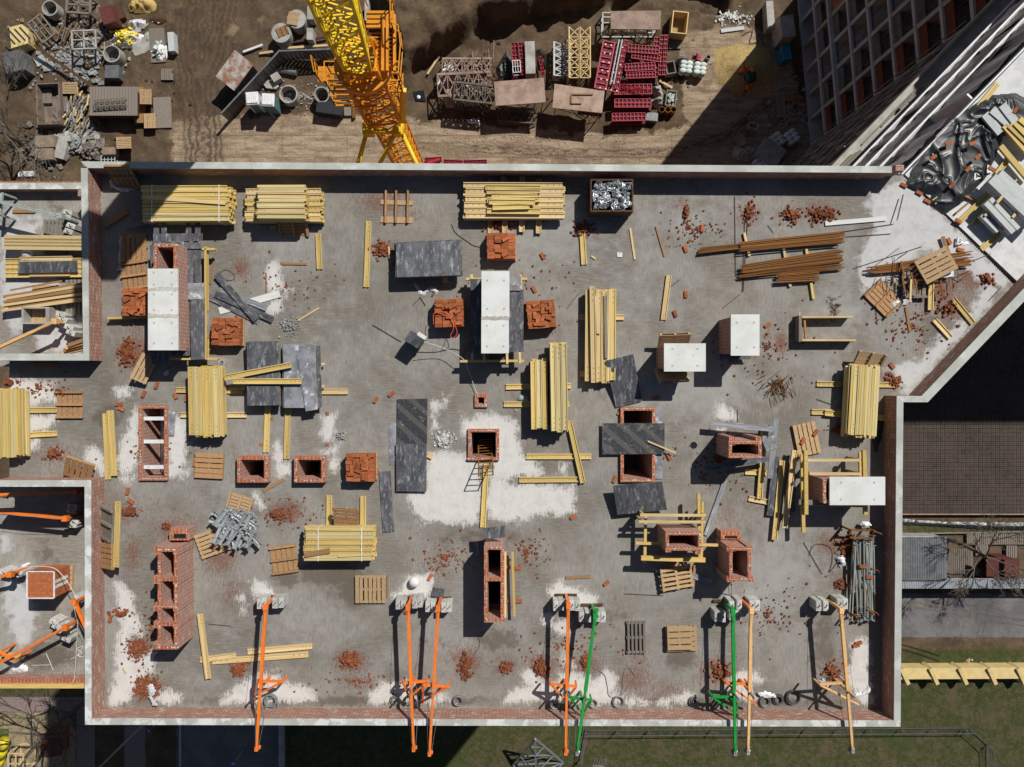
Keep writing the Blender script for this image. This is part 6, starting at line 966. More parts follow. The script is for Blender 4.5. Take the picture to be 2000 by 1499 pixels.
for x1, y1, x2, y2, z, wd, lb, m in [(1924,223,1955,260,.2,.3,'dark grey section under the black film edge','aac'),(1938,214,1978,248,.25,.3,'pale grey section beside the black film edge','aac'),(1958,205,1985,240,.3,.3,'grey section farther along the black film edge','aac'),(1962,245,2010,300,.25,.2,'yellow beam slanting in the stack beside the black film, first','yellow_beam'),(1972,245,2020,292,.3,.2,'yellow beam slanting in the stack beside the black film, second','yellow_beam'),(1983,240,2030,288,.35,.2,'yellow beam slanting in the stack beside the black film, third','yellow_beam'),(1955,285,2010,350,.15,.2,'greenish yellow beam lying lowest beside the black film','yellow_beam'),(1992,232,2040,270,.4,.2,'yellow beam slanting in the stack beside the black film, fourth','yellow_beam'),(1868,417,1892,397,0,.06,'brown batten on the wing roof','brown_plank'),(1886,383,1908,392,0,.08,'brown board under the black film','brown_plank'),(1976,362,1988,349,0,.06,'small wood chip on the wing roof','pale_timber')]: plank(x1, y1, x2, y2, z, wd, .1, lb, m)
for x, y in ((1870, 478), (1903, 352), (1928, 338)):
    b = MB(); p = Vector(W(x, y, .1)); b.bar(p, p + Vector((.25, .1, 0)), .05, .06); b.bar(p, p + Vector((.02, .28, 0)), .05, .06); b.bar(p + Vector((.02, .28, 0)), p + Vector((.25, .1, 0)), .03, .06); solo('steel_bracket', b, 'white_plastic', {1870: 'white triangular bracket beside the scrap heap', 1903: 'white triangular bracket on the black film', 1928: 'larger white triangular bracket near the grey sections'}[x], 'bracket')
crumple([(1874,472),(1884,470),(1895,474),(1897,478),(1880,480)], .0, .12, 'white_film', 'white netting scrap beside the triangular bracket', seed=4, sc=.1)
# ================= tower crane
def lattice(b, p, q, w0, w1, n_, rc, rb, faces=4, up=None):
    p, q = Vector(p), Vector(q); d = (q - p).normalized(); u = up or Vector((0, 1, 0) if abs(d.x) > .9 else (1, 0, 0)); u = (u - d * u.dot(d)).normalized(); v = d.cross(u)
    def cor(f): c = p.lerp(q, f); w_ = (w0 + (w1 - w0) * f) / 2; return [c + u * (w_ * a) + v * (w_ * e) for a, e in ((-1, -1), (1, -1), (1, 1), (-1, 1))]
    A, Z_ = cor(0), cor(1)
    for i in range(4): b.bar(A[i], Z_[i], rc * 2, rc * 2)
    for k in range(n_):
        a, c = cor(k / n_), cor((k + 1) / n_)
        for i in range(4):
            j = (i + 1) % 4; b.bar(a[i], a[j], rb * 2, rb * 2); b.bar(a[i], c[j], rb * 2, rb * 2); b.bar(a[j], c[i], rb * 2, rb * 2)
    return b
MX, MY = -5.9, 12.55
crane = thing('tower_crane', 'big yellow and orange luffing tower crane rising behind the north parapet', 'crane', (MX, MY, G))
yaw = Vector((math.cos(.12), math.sin(.12), 0))
b = MB(); lattice(b, (MX, MY, G), (MX, MY, -6.5), 1.25, 1.25, 32, .05, .024, up=yaw)
for k in range(44):
    z = G + k * .8
    if z < -7: b.bar((MX + .1, MY + .3, z), (MX + .5, MY + .3, z), .03, .03)
for s in (.1, .5): b.bar((MX + s, MY + .3, G), (MX + s, MY + .3, -7), .04, .04)
part('mast', b, 'crane_orange', crane)
def P3(x, y, z): return Vector(W(x, y, z))
p0, p1 = P3(712, 256, -8.0), P3(786, 258, -8.0); b = MB()
for e in (0, 2.2): b.bar(p0 + Vector((0, e, 0)), p1 + Vector((0, e, 0)), .16, .3)
b.bar(p0, p0 + Vector((0, 2.2, 0)), .16, .3); b.bar(p1, p1 + Vector((0, 2.2, 0)), .16, .3)
for x in (720, 778): p = P3(x, 258, -7.8); b.box(p, (.5, .35, .5))
part('collar_yoke', b, 'crane_yellow', crane)
for (x1, y1), (x2, y2) in [((716, 259), (675, 410)), ((771, 262), (697, 410)), ((786, 262), (857, 412))]:
    b = MB(); b.tube(W(x1, y1, -8), W(x2, y2, -9.5), .11, 10); part('anchor_strut', b, 'crane_yellow', crane, smooth=True)
b = MB(); b.bar(W(789, 176, -4.5), W(788, 238, -7), .2, .2); b.bar(W(785, 176, -4.5), W(784, 238, -7), .08, .2); part('climbing_ram', b, 'crane_yellow', crane)
def grating(b, x0, y0, x1, y1, z, gap=.16):
    a, c = P3(x0, y1, z), P3(x1, y0, z); n_ = int((c.y - a.y) / gap)
    for i in range(n_): b.bar((a.x, a.y + i * gap, z), (c.x, a.y + i * gap, z), .045, .03)
    m = int((c.x - a.x) / .7)
    for i in range(m + 1): b.bar((a.x + i * (c.x - a.x) / m, a.y, z - .06), (a.x + i * (c.x - a.x) / m, c.y, z - .06), .06, .08)
    for u, v in (((a.x, a.y), (c.x, a.y)), ((a.x, c.y), (c.x, c.y))): b.bar((*u, z - .05), (*v, z - .05), .08, .14)
def rail(b, pts, z, h=1.1, step=1.2):
    for a, c in zip(pts, pts[1:]):
        p, q = P3(*a, z), P3(*c, z)
        for hh in (h, h * .5): b.bar(p + Vector((0, 0, hh)), q + Vector((0, 0, hh)), .04, .04)
        n_ = max(1, int((q - p).length / step))
        for i in range(n_ + 1): r = p.lerp(q, i / n_); b.bar(r, r + Vector((0, 0, h)), .04, .04)
for z, r_, nm in ((-6.3, (655, 176, 783, 206), 'lower_platform'), (-4.4, (646, 142, 786, 178), 'middle_platform')):
    b = MB(); grating(b, *r_, z); part(nm, b, 'crane_orange', crane)
    b = MB(); x0, y0, x1, y1 = r_; rail(b, [(x0, y0), (x1, y0), (x1, y1), (x0, y1), (x0, y0)], z); part('platform_railing', b, 'crane_orange', crane)
b = MB(); lattice(b, (MX, MY, -7.2), (MX, MY, -2.6), 1.5, 1.5, 4, .06, .03, up=yaw); part('climbing_cage', b, 'crane_orange', crane)
b = MB(); b.ring((MX, MY, 0), .8, 1.15, -2.7, -2.4, 24); lattice(b, (MX, MY, -2.5), (MX, MY, -1.6), 1.3, 1.2, 1, .08, .04, up=yaw); part('slewing_ring', b, 'crane_orange', crane)
b = MB(); grating(b, 700, 50, 768, 128, -2.3)
for x in (748, 757, 771): b.bar(P3(x, 30, -2.1), P3(x, 140, -2.1), .1, .2)
b.bar(P3(716, 30, -2.1), P3(770, 30, -2.1), .3, .12); b.bar(P3(716, 48, -2.1), P3(770, 48, -2.1), .3, .12); part('machinery_deck', b, 'crane_orange', crane)
b = MB(); rail(b, [(770, 10), (772, 70), (786, 75), (790, 112), (786, 165)], -2.3); rail(b, [(718, 12), (770, 12)], -2.1); part('deck_railing', b, 'crane_orange', crane)
b = MB(); rail(b, [(620, 130), (626, 160), (650, 160)], -5.5); b.rect(621, 130, 652, 160, -5.56, -5.5, -5.5); part('side_landing', b, 'crane_orange', crane)
for x, y in ((720, 150), (735, 165), (700, 175)): b = MB(); p = P3(x, y, -4); b.box((p.x, p.y, -4.0), (.4, .35, .6)); part('machinery_box', b, 'crane_orange', crane)
b = MB(); b.path([P3(783, 118, -2), P3(780, 135, -2), P3(784, 150, -2.5), P3(776, 175, -3), P3(780, 200, -5)], .03, 6); part('hydraulic_hose', b, 'dark_cable', crane)
jf, jt = P3(699, 122, -2.0), P3(654, 0, 2.4); jd = (jt - jf); top = jf + jd * 1.75
b = MB(); lattice(b, jf, jf + jd * .12, .9, 1.0, 1, .05, .028, up=yaw); lattice(b, jf + jd * .12, jt, 1.0, 1.3, 4, .055, .028, up=yaw); lattice(b, jt, top, 1.3, 1.35, 3, .055, .03, up=yaw); part('jib', b, 'crane_yellow', crane)
b = MB()
for s in (-.4, .4): b.path([jf + yaw * s + Vector((0, .5, .2)), top + yaw * s], .025, 5)
part('hoist_rope', b, 'dark_cable', crane)
b = MB(); b.box((-8.3, 12.8, 9.4), (1.6, 1.1, 5.4)); part('counterweight', b, 'concrete', crane); b = MB(); b.bar(top, (-8.3, 12.9, 9), .25, .3); b.bar(top + Vector((0, .8, 0)), (-8.3, 13.2, 11.5), .2, .2); part('shadow_block_strut', b, 'crane_yellow', crane)  # unseen block and struts, placed and sized to cast the roof's shadow band
# ================= building yard north of the building (ground at G)
def onground(b, mats, label, name, cat, **k): return solo(name, b, mats, label, cat, **k)
def gp(x, y, z=0): return Vector(W(x, y, G + z))
def gbox(x0, y0, x1, y1, h, label, name, cat, m, rz=0, z=0, top=None):
    p = gp((x0 + x1) / 2, (y0 + y1) / 2, z + h); s = S(G + z + h); b = MB(); b.box((p.x, p.y, G + z + h / 2), ((x1 - x0) * s, (y1 - y0) * s, h), rz=math.radians(rz)); return solo(name, b, m, label, cat, top=top)
def tray(x, y, wx, wy, h, rz, label, name, cat, m, m2=None, z=0):   # an open box on the ground: px centre, size in metres
    p = gp(x, y, z + h); t = thing(name, label, cat, (p.x, p.y, G + z), (0, 0, math.radians(rz))); 
    for k, (c, d) in enumerate((((wx / 2 - .05, 0, h / 2), (.1, wy, h)), ((-wx / 2 + .05, 0, h / 2), (.1, wy, h)), ((0, wy / 2 - .05, h / 2), (wx - .2, .1, h)), ((0, -wy / 2 + .05, h / 2), (wx - .2, .1, h)))): b = MB(); b.box(c, d); part('side_panel', b, m, t, world=False)
    b = MB(); b.box((0, 0, .06), (wx - .2, wy - .2, .12)); part('floor_panel', b, m2 or m, t, world=False); return t
def frame3(x, y, wx, wy, h, rz, label, name, cat, m, n_=2, r_=.05, z=0):
    p = gp(x, y, z + h); t = thing(name, label, cat, (p.x, p.y, G + z), (0, 0, math.radians(rz))); 
    for zz in (.05, h):
        b = MB(); C = [(-wx / 2, -wy / 2, zz), (wx / 2, -wy / 2, zz), (wx / 2, wy / 2, zz), (-wx / 2, wy / 2, zz)]
        for i in range(4): b.bar(C[i], C[(i + 1) % 4], r_ * 2, r_ * 2)
        if zz > .1:
            for i in range(1, n_): b.bar((-wx / 2 + wx * i / n_, -wy / 2, zz), (-wx / 2 + wx * i / n_, wy / 2, zz), r_ * 1.6, r_ * 1.6)
            b.bar((-wx / 2, 0, zz), (wx / 2, 0, zz), r_ * 1.6, r_ * 1.6)
        part('top_frame' if zz > .1 else 'bottom_frame', b, m, t, world=False)
    for a in (-1, 1):
        for c in (-1, 1): b = MB(); b.bar((a * wx / 2, c * wy / 2, 0), (a * wx / 2, c * wy / 2, h), r_ * 2, r_ * 2); part('corner_post', b, m, t, world=False)
    return t
def concrete_ring(x, y, ro, h, label, tilt=0, z=0, lid=False):
    p = gp(x, y, z + h); b = MB(); b.ring((0, 0, 0), ro - .11, ro, 0, h, 28)
    if lid: b.prism([(ro * math.cos(k * .2244), ro * math.sin(k * .2244)) for k in range(28)], h + .004, h + .16)
    else: b.prism([((ro - .12) * math.cos(k * .2244), (ro - .12) * math.sin(k * .2244)) for k in range(28)], .0, .05, 1)
    return solo('concrete_ring', b, ['concrete', 'dark_concrete'], label, 'concrete ring', loc=(0, 0, 0)) if False else tag(link('concrete_ring', b.mesh('concrete_ring', ['concrete', 'dark_concrete']), None, (p.x, p.y, G + z), (tilt, 0, 0)), label, 'concrete ring')
concrete_ring(97, 16, .75, 1.0, 'concrete ring with dark straps near the top left corner'); concrete_ring(218, 105, .82, 1.0, 'concrete ring holding rubble and a bucket beside the trash'); concrete_ring(563, 184, .86, 1.0, 'wide open concrete well ring beside the portable toilets'); concrete_ring(628, 178, .72, 1.3, 'concrete well ring with a stone inside next to the crane', .25); concrete_ring(550, 66, .92, 1.1, 'closed concrete well with a small brown crate on its lid', lid=True); concrete_ring(580, 39, .88, 1.2, 'closed concrete well with a pale pallet on its lid', lid=True)
def gpallet(x, y, rz, style, label, m='fresh_pallet_wood', z=0, n_=1, sx=1, sy=1, wh='', dx=0, dy=0):
    for k in range(n_):
        p = gp(x + dx * (k - n_ + 1), y + dy * (k - n_ + 1), z + .15 * (k + 1)); o = pallet(0, 0, rz + R.uniform(-2, 2), style, label if n_ == 1 else (label + ', top pallet' if k == n_ - 1 else label + ', one of the lower pallets'), m, sx=sx, sy=sy, group=None if n_ == 1 or k == n_ - 1 else 'lower pallets of the ' + label); o.location = (p.x, p.y, G + z + .15 * k)
gpallet(551, 60, 25, 'back', 'small brown crate-like pallet on the nearer closed well', z=1.27, sx=.85, sy=.9, m='brown_plank'); gpallet(572, 36, 80, 'six', 'pale pallet on the farther closed well', z=1.37, sx=1.0, sy=1.0)
gpallet(284, 189, 88, 'slat', 'tall stack of fresh pallets on the wooden platform, north one', n_=9, sx=1.15, sy=1.1); gpallet(292, 236, 90, 'slat', 'stack of fresh pallets on the wooden platform, south one', n_=5, sx=1.15, sy=1.1); gpallet(241, 279, 2, 'slat', 'stack of fresh pallets near the corner of the roof', n_=8, sx=1.15, sy=1.1); gpallet(136, 172, 2, 'five', 'stack of tan pallets behind the rusty container', n_=6, sx=1.15, sy=1.1); gpallet(326, 145, 90, 'slat', 'small weathered pallet at the edge of the trash heap', 'grey_wood', sx=.9, sy=1.2)
# junk in the north-west corner
frame3(82, 56, 1.5, 2.3, .9, 38, 'tilted grey window-like steel frame in the north-west junk', 'steel_trestle', 'frame', 'grey_wood', 3, .06); frame3(164, 78, 2.2, 1.7, 1.6, 2, 'pale rectangular crate frame over planks in the junk', 'open_crate', 'frame', 'concrete', 2, .065); frame3(154, 10, 2.2, 1.5, 1.2, -3, 'rusty box frame at the top edge near the brown cabinet', 'open_crate', 'frame', 'grey_wood', 2, .09)
for i in range(10): a = R.uniform(1.0, 1.25); x, y = 112 + i * 4, 60 + R.uniform(-6, 10); b = MB(); b.bar(gp(x, y + 14, .5), gp(x + 8, y - 10, .8), .14, .05); solo('old_plank', b, 'grey_wood' if i % 3 else 'brown_plank', 'old plank leaning in the junk beside the pale crate frame', 'plank', 'old planks beside the crate frame')
gbox(197, 12, 222, 46, 1.5, 'maroon steel cabinet with a faded top in the north-west junk', 'steel_cabinet', 'cabinet', 'brown_paint', 18); gbox(222, 8, 238, 38, .5, 'dark sheet lying beside the maroon cabinet', 'steel_sheet', 'metal sheet', 'dark_rust', 25)
b = MB(); p = gp(35, 70, 1.2); M = Matrix.Rotation(.35, 3, 'Z'); b.prism([tuple((Vector((p.x, p.y, 0)) + M @ Vector(v))[:2]) for v in ((-1, -.9, 0), (.6, -1, 0), (1.05, 0, 0), (.7, .9, 0), (-.5, 1, 0))], G, G + 1.2)
for i in range(4): c = Vector((p.x, p.y, G + 1.21)) + M @ Vector((-.8 + .5 * i, 0, 0)); b.box(c, (.16, 1.5, .02), rz=.75, mi=1)
solo('concrete_skip', b, ['yellow_wall', 'dark_cloth'], 'yellow skip with black hazard stripes at the left edge of the yard', 'skip')
gbox(8, 100, 45, 140, 1.5, 'dark blue-grey hut under the bare tree', 'dark_hut', 'hut', 'grey_metal', 12); gbox(22, 112, 46, 138, .4, 'maroon board leaning by the dark hut', 'maroon_board', 'board', 'brown_paint', 15)
for x, y, w_, h_, rz, lb in [(97,130,1.1,.9,5,'corrugated tin sheet piece lying flat by the pale crate frame'),(80,118,1.0,.9,30,'corrugated tin sheet piece leaning by the grey window frame'),(192,110,.5,1.5,15,'narrow tin sheet beside the rubble ring'),(186,142,.7,.4,5,'small tin sheet below the rubble ring'),(268,60,1.1,.35,0,'tin sheet strip beside the wrapped bale')]:
    b = MB(); p = gp(x, y, .1); M = Matrix.Rotation(math.radians(rz), 3, 'Z')
    for i in range(int(w_ / .14)): b.tube(Vector((p.x, p.y, G + .12)) + M @ Vector((-w_ / 2 + .14 * i, -h_ / 2, 0)), Vector((p.x, p.y, G + .12)) + M @ Vector((-w_ / 2 + .14 * i, h_ / 2, 0)), .07, 6)
    solo('tin_sheet', b, 'bright_metal', lb, 'tin sheet')
b = MB(); b.bar(gp(68, 88, 1.2), gp(205, 185, .7), .16, .14); b.bar(gp(66, 90, 1.2), gp(203, 187, .7), .1, .12); solo('steel_girder', b, 'dark_rust', 'long dark girder lying diagonally through the junk', 'girder')
def heap(x, y, rx, ry, h, m, label, name, n_=0, m2=None, size=(.1, .3), cat='heap', seed=1):
    pts = [(x + rx * math.cos(k * .628) * R.uniform(.8, 1.1), y + ry * math.sin(k * .628) * R.uniform(.8, 1.1)) for k in range(10)]; o = crumple(pts, G, h, m, label, name, cat, .1, seed, .5, .6)
    if n_: rubble(x, y, rx * .8, ry * .8, n_, 'loose bits over the ' + label, h * .7, m2, size, G + h * .25, 'loose_bits', 'bits')
    return o
heap(245, 74, 34, 20, 1.0, 'clear_film', 'trash heap with yellow foam in the junk', 'trash_heap', 130, 'yellow_tarp', (.1, .35), seed=4); heap(217, 58, 11, 8, .8, 'yellow_tarp', 'yellow sack at the corner of the trash heap', 'yellow_sack', seed=5); heap(310, 100, 18, 22, 1.0, 'white_film', 'torn white sack spilling rubble on the grey sheet', 'rubble_sack', 60, 'cement_bag', (.1, .3), seed=6); heap(265, 43, 22, 11, .9, 'clear_film', 'bale wrapped in shiny film beside the trash', 'wrapped_bale', seed=7); heap(308, 35, 18, 9, .5, 'dark_rust', 'heap of brown brushwood and wire by the track', 'brushwood', seed=8); heap(275, 8, 34, 18, .9, 'straw', 'yellow straw heap at the top edge', 'straw_heap', seed=9); heap(290, 70, 14, 12, .5, 'concrete', 'grey tarpaulin heap beside the rubble sack', 'tarp_heap', seed=3)
b = MB(); b.prism(px([(265,75),(295,70),(300,125),(275,128),(258,100)], G + .1), G, G + .1); solo('concrete_pad', b, 'concrete', 'flat grey concrete pad in the trash area', 'slab'); gbox(293, 55, 322, 122, .25, 'grey board platform under the torn white sack', 'board_platform', 'platform', 'grey_wood', 4); gbox(328, 63, 340, 100, .8, 'tall grey metal box at the edge of the track', 'metal_box', 'box', 'aac', 4)
b = MB(); p = gp(218, 140, 1); b.box((p.x, p.y, G + .5), (1.3, 1.2, 1.0)); solo('dark_tank', b, 'grey_metal', 'dark tank with a rusty pipe below the rubble ring', 'tank')
tray(94, 203, 2.2, 3.9, 1.2, 2, 'long rusty skip container with an old pallet inside', 'skip_container', 'skip', 'old_steel'); gpallet(90, 188, 92, 'six', 'old pallet lying inside the rusty skip', 'grey_wood', z=.3, sx=1.1, sy=1.0); gpallet(122, 203, 92, 'slat', 'weathered pallet leaning behind the rusty skip', 'grey_wood', z=.5, sx=1.2, sy=.9)
t = thing('plank_platform', 'weathered grey plank platform carrying a small lattice truss', 'platform', tuple(gp(222, 198, 1.5)[:2]) + (G,))
b = MB(); c = gp(222, 198, 1.5)
for i in range(16): b.box((c.x - 2.1 + .28 * i, c.y, G + 1.5), (.25, 2.7, .05))
part('plank_deck', b, 'grey_wood', t); b = MB(); b.box((c.x, c.y, G + .72), (3.8, 2.3, 1.44)); part('base_box', b, 'dark_rust', t)
b = MB(); lattice(b, gp(186, 204, 1.7), gp(250, 200, 1.7), .6, .6, 6, .035, .02); solo('lattice_truss', b, 'grey_wood', 'short dark lattice truss lying on the plank platform', 'truss')
gbox(262, 170, 280, 240, .5, 'brown plank row between platform and fresh pallets', 'plank_row', 'planks', 'brown_plank'); gbox(300, 190, 334, 250, .2, 'grey timber base under the fresh pallet stacks', 'timber_skid', 'platform', 'grey_wood', 2)
for k in range(90):
    x, y = R.gauss(150, 14), R.gauss(230, 24); a = R.gauss(1.2, .35); l = R.uniform(10, 26); b = MB(); z = .15 + R.random() * .8; b.bar(gp(x, y, z), gp(x + l * math.cos(a), y - l * math.sin(a), z + R.uniform(-.1, .1)), .13, .07); solo('scrap_board', b, R.choice(['grey_wood', 'grey_shard', 'pale_timber', 'grey_wood']), 'grey scrap board in the big board heap west of the platform', 'board', 'scrap boards in the heap')
rubble(150, 275, 34, 26, 240, 'heap of broken grey boards and metal below the board heap', .6, 'grey_shard', (.2, .6), G, 'scrap_pile', 'scrap'); rubble(180, 290, 26, 18, 120, 'heap of grey and brown offcuts near the roof corner', .5, 'grey_wood', (.2, .7), G, 'scrap_pile', 'scrap')
gbox(68, 265, 105, 288, 1.0, 'tan concrete block half hidden by branches, upper one', 'concrete_slab', 'slab', 'tan_block', 3); gbox(68, 290, 103, 312, 1.0, 'tan concrete block half hidden by branches, lower one', 'concrete_slab', 'slab', 'tan_block', 2); gbox(110, 264, 130, 310, .7, 'grey slab tilted beside the tan blocks', 'concrete_slab', 'slab', 'concrete', -14); gbox(200, 288, 225, 302, .8, 'pink-grey crate by the roof corner', 'crate', 'crate', 'pink_plywood', 2); frame3(211, 312, 1.3, .8, .5, 2, 'small grid basket at the roof corner', 'grid_basket', 'basket', 'aac', 4, .03); gbox(35, 335, 65, 345, .3, 'white board under the branches beside the terrace', 'white_board', 'board', 'white_cap', 3)
# shed and corrugated fence west of the crane
for x, y, rx, ry, n_, m_, sz, lb in [(150, 120, 130, 90, 420, 'grey_shard', (.08, .45), 'grey litter and tin scraps strewn over the junk yard'), (190, 60, 120, 60, 260, 'old_steel', (.08, .4), 'brown wood scraps strewn over the junk yard'), (110, 280, 100, 60, 300, 'grey_wood', (.1, .6), 'brushwood and board scraps under the bare trees'), (230, 80, 90, 50, 160, 'white_cap', (.04, .18), 'white paper and plaster litter in the junk yard'), (260, 200, 90, 60, 160, 'dark_rust', (.06, .3), 'rusty scraps around the plank platform'), (600, 190, 80, 40, 160, 'concrete', (.05, .2), 'stones around the well rings'), (1250, 150, 120, 80, 200, 'grey_wood', (.05, .3), 'small scraps around the red shutters'), (960, 160, 110, 60, 260, 'dark_rust', (.06, .4), 'rusty scraps around the scaffold pile'), (1540, 220, 60, 80, 160, 'grey_shard', (.06, .35), 'scraps along the foot of the shaded block'), (1000, 270, 500, 40, 260, 'concrete', (.03, .12), 'stones strewn along the site road')]: rubble(x, y, rx, ry, n_, lb, .05, m_, sz, G, 'site_litter', 'litter')
t = thing('tin_shed', 'small shed with a rusty corrugated roof beside the fence', 'shed', tuple(gp(462, 145)[:2]) + (G,)); M = Matrix.Rotation(math.radians(52), 3, 'Z'); c = Vector((gp(459, 139, 2.2).x, gp(459, 139, 2.2).y, G))
b = MB()
for i in range(15): b.tube(c + M @ Vector((-1.5, -1.0 + .145 * i, 2.2)), c + M @ Vector((1.5, -1.0 + .145 * i, 2.35)), .085, 6)
part('roof', b, 'rusty_tin', t); b = MB(); b.box(c + Vector((0, 0, 1.08)), (2.8, 2.0, 2.1), M=M); part('wall', b, 'grey_metal', t); b = MB(); q = c + M @ Vector((-1.42, 0, 1.1)); b.box(q, (.06, 1.4, 1.9), M=M); part('door', b, 'brown_paint', t)
def fence(pts, h, label, m, step=1.1, name='corrugated_fence'):
    P = [gp(x, y, h) for x, y in pts]; t = thing(name, label, 'fence', (P[0].x, P[0].y, G))
    for a, c in zip(P, P[1:]):
        a, c = Vector((a.x, a.y, G)), Vector((c.x, c.y, G)); n_ = max(1, int((c - a).length / .2)); b = MB(); d = (c - a).normalized(); s = Vector((-d.y, d.x, 0))
        for i in range(n_): p = a.lerp(c, i / n_); q = a.lerp(c, (i + 1) / n_); e = s * (.04 if i % 2 else -.04); b.bar(p + e + Vector((0, 0, h / 2)), q + e + Vector((0, 0, h / 2)), .03, h)
        b.bar(a + Vector((0, 0, h)), c + Vector((0, 0, h)), .14, .05); part('fence_panel', b, m, t)
        for i in range(int((c - a).length / 2.5) + 1): b = MB(); p = a + d * 2.5 * i + s * .1; b.bar(p, p + Vector((0, 0, h)), .08, .08); part('post', b, 'grey_metal', t)
    return t
fence([(432, 222), (538, 108), (545, 100), (650, 96)], 2.0, 'grey corrugated metal fence bending round the dug pit', 'grey_metal')
for x, y, rz, lb in ((492, 192, 4, 'western one of two white-roofed portable toilets'), (523, 195, -2, 'eastern one of two white-roofed portable toilets')):
    p = gp(x, y, 2.3); t = thing('portable_toilet', lb, 'portable toilet', (p.x, p.y, G), (0, 0, math.radians(rz))); b = MB(); b.box((0, 0, 1.08), (1.08, 1.08, 2.1)); part('cabin', b, 'teal_plastic' if 'eastern' in lb else 'white_plastic', t, world=False); b = MB(); b.box((0, 0, 2.2), (1.16, 1.16, .12)); b.box((0, 0, 2.3), (1.0, .95, .12))
    for i in range(5): b.box((-.4 + .2 * i, 0, 2.37), (.06, .9, .04))
    part('roof', b, 'white_plastic', t, world=False); b = MB(); b.box((0, -.55, 1.0), (.7, .03, 1.8)); part('door', b, 'teal_plastic', t, world=False)
b = MB(); b.bar(gp(520, 215, .4), gp(537, 230, .2), .08, .06); solo('white_batten', b, 'white_plastic', 'white batten leaning on the eastern toilet', 'batten')
gbox(530, 143, 546, 158, .8, 'grey concrete cube beside the fence', 'concrete_cube', 'block', 'concrete', 30); b = MB(); b.prism(px([(512,162),(522,155),(545,168),(540,174),(520,172)], G + .3), G, G + .3); solo('broken_slab', b, 'concrete', 'broken grey slab piece below the concrete cube', 'slab'); b = MB(); b.tube(gp(530, 133, .2), gp(580, 143, .2), .3, 10); solo('black_pipe', b, 'grey_metal', 'thick black pipe lying in the dug pit', 'pipe'); b = MB(); b.bar(gp(577, 120, .4), gp(640, 124, .6), .2, .15); solo('brown_beam', b, 'dark_rust', 'brown steel beam leaning in the dug pit', 'beam')
o = gbox(618, 199, 667, 222, 1.1, 'long bundle wrapped in dark film beside the leaning well ring', 'wrapped_bundle', 'bundle', 'black_film', -8); gbox(672, 206, 686, 226, .3, 'brown slatted board beside the wrapped bundle', 'slatted_board', 'board', 'grey_wood'); gbox(688, 202, 693, 230, .4, 'rusty steel channel beside the crane mast', 'steel_channel', 'beam', 'rust'); 
for x0, y0, x1, y1, lb in [(600,12,612,38,'pale concrete post at the pit, upper'),(599,55,611,78,'pale concrete post at the pit, lower'),(712,0,720,40,'tall concrete post behind the crane deck, west'),(755,0,765,42,'tall concrete post behind the crane deck, east')]: gbox(x0, y0, x1, y1, 1.2, lb, 'concrete_post', 'post', 'concrete')
for x1, y1, x2, y2, lb, m in [(475,102,513,88,'bluish white plank beside the shed','white_cap'),(548,95,640,89,'pale timber beam along the fence, behind it','pale_timber'),(507,105,534,101,'short pale plank at the fence corner','pale_timber'),(570,83,640,72,'rusty beam behind the fence','dark_rust'),(835,145,858,110,'long thin batten on the mound','pale_timber')]: b = MB(); b.bar(gp(x1, y1, .25), gp(x2, y2, .35), .2, .12); solo('site_plank', b, m, lb, 'plank')
b = MB(); p = gp(786, 66, .2); b.box((p.x, p.y, G + .6), (1.5, 1.3, .25), rz=.3); b.ring((p.x - .1, p.y + .2, G), .25, .4, .7, .76, 14); solo('manhole_slab', b, 'concrete', 'pale manhole slab with round openings beside the crane', 'slab'); heap(818, 188, 7, 7, .3, 'white_film', 'white film scrap in the small square pit', 'film_scrap', seed=2); b = MB(); b.prism(px([(805,180),(828,177),(832,198),(812,197)], G + .03), G, G + .05); solo('black_pit_sheet', b, 'glass_dark', 'small square black sheet in place of a pit beside the mound', 'pit')  # flat black sheet laid where the pit would open
# trestle tables, scaffold frames and red formwork
def table(pts, h, label, m='pink_plywood', hole=False):
    P = [W(a, c, G + h)[:2] for a, c in pts]; c = (sum(p[0] for p in P) / 4, sum(p[1] for p in P) / 4, G); t = thing('formwork_table', label, 'formwork table', c); b = MB(); b.prism(P, G + h - .15, G + h); part('table_top', b, m, t)
    for i in range(4):
        x, y = P[i]; x += (c[0] - x) * .12; y += (c[1] - y) * .12; b = MB(); b.bar((x, y, G), (x, y, G + h - .15), .08, .08); part('leg', b, 'rust', t)
    b = MB()
    for i in range(4): p, q = P[i], P[(i + 1) % 4]; b.bar((p[0] + (c[0] - p[0]) * .12, p[1] + (c[1] - p[1]) * .12, G + .1), (q[0] + (c[0] - q[0]) * .12, q[1] + (c[1] - q[1]) * .12, G + h - .3), .05, .05)
    part('bracing', b, 'rust', t)
    if hole:
        b = MB()
        for (x0, y0, x1, y1) in ((1115,184,1158,186.5),(1115,202,1136,204),(1114,186,1117,203)): b.rect(x0, y0, x1, y1, G + h, G + h + .12, G + h)
        part('inner_frame', b, 'brown_plank', t)
    return t
table([(965,160),(1062,152),(1066,200),(968,207)], 2.6, 'pink stained formwork table in the middle of the yard'); table([(1083,164),(1181,178),(1176,221),(1079,211)], 2.6, 'grey-pink formwork table with a small inner frame', 'pink_plywood', True); table([(1193,22),(1291,21),(1290,58),(1193,57)], 2.6, 'pink stained formwork table at the top of the yard')
frame3(1228, 45, 4.9, 1.9, .9, 0, 'grey steel frame under the upper formwork table', 'steel_trestle', 'frame', 'aac', 4, .05)
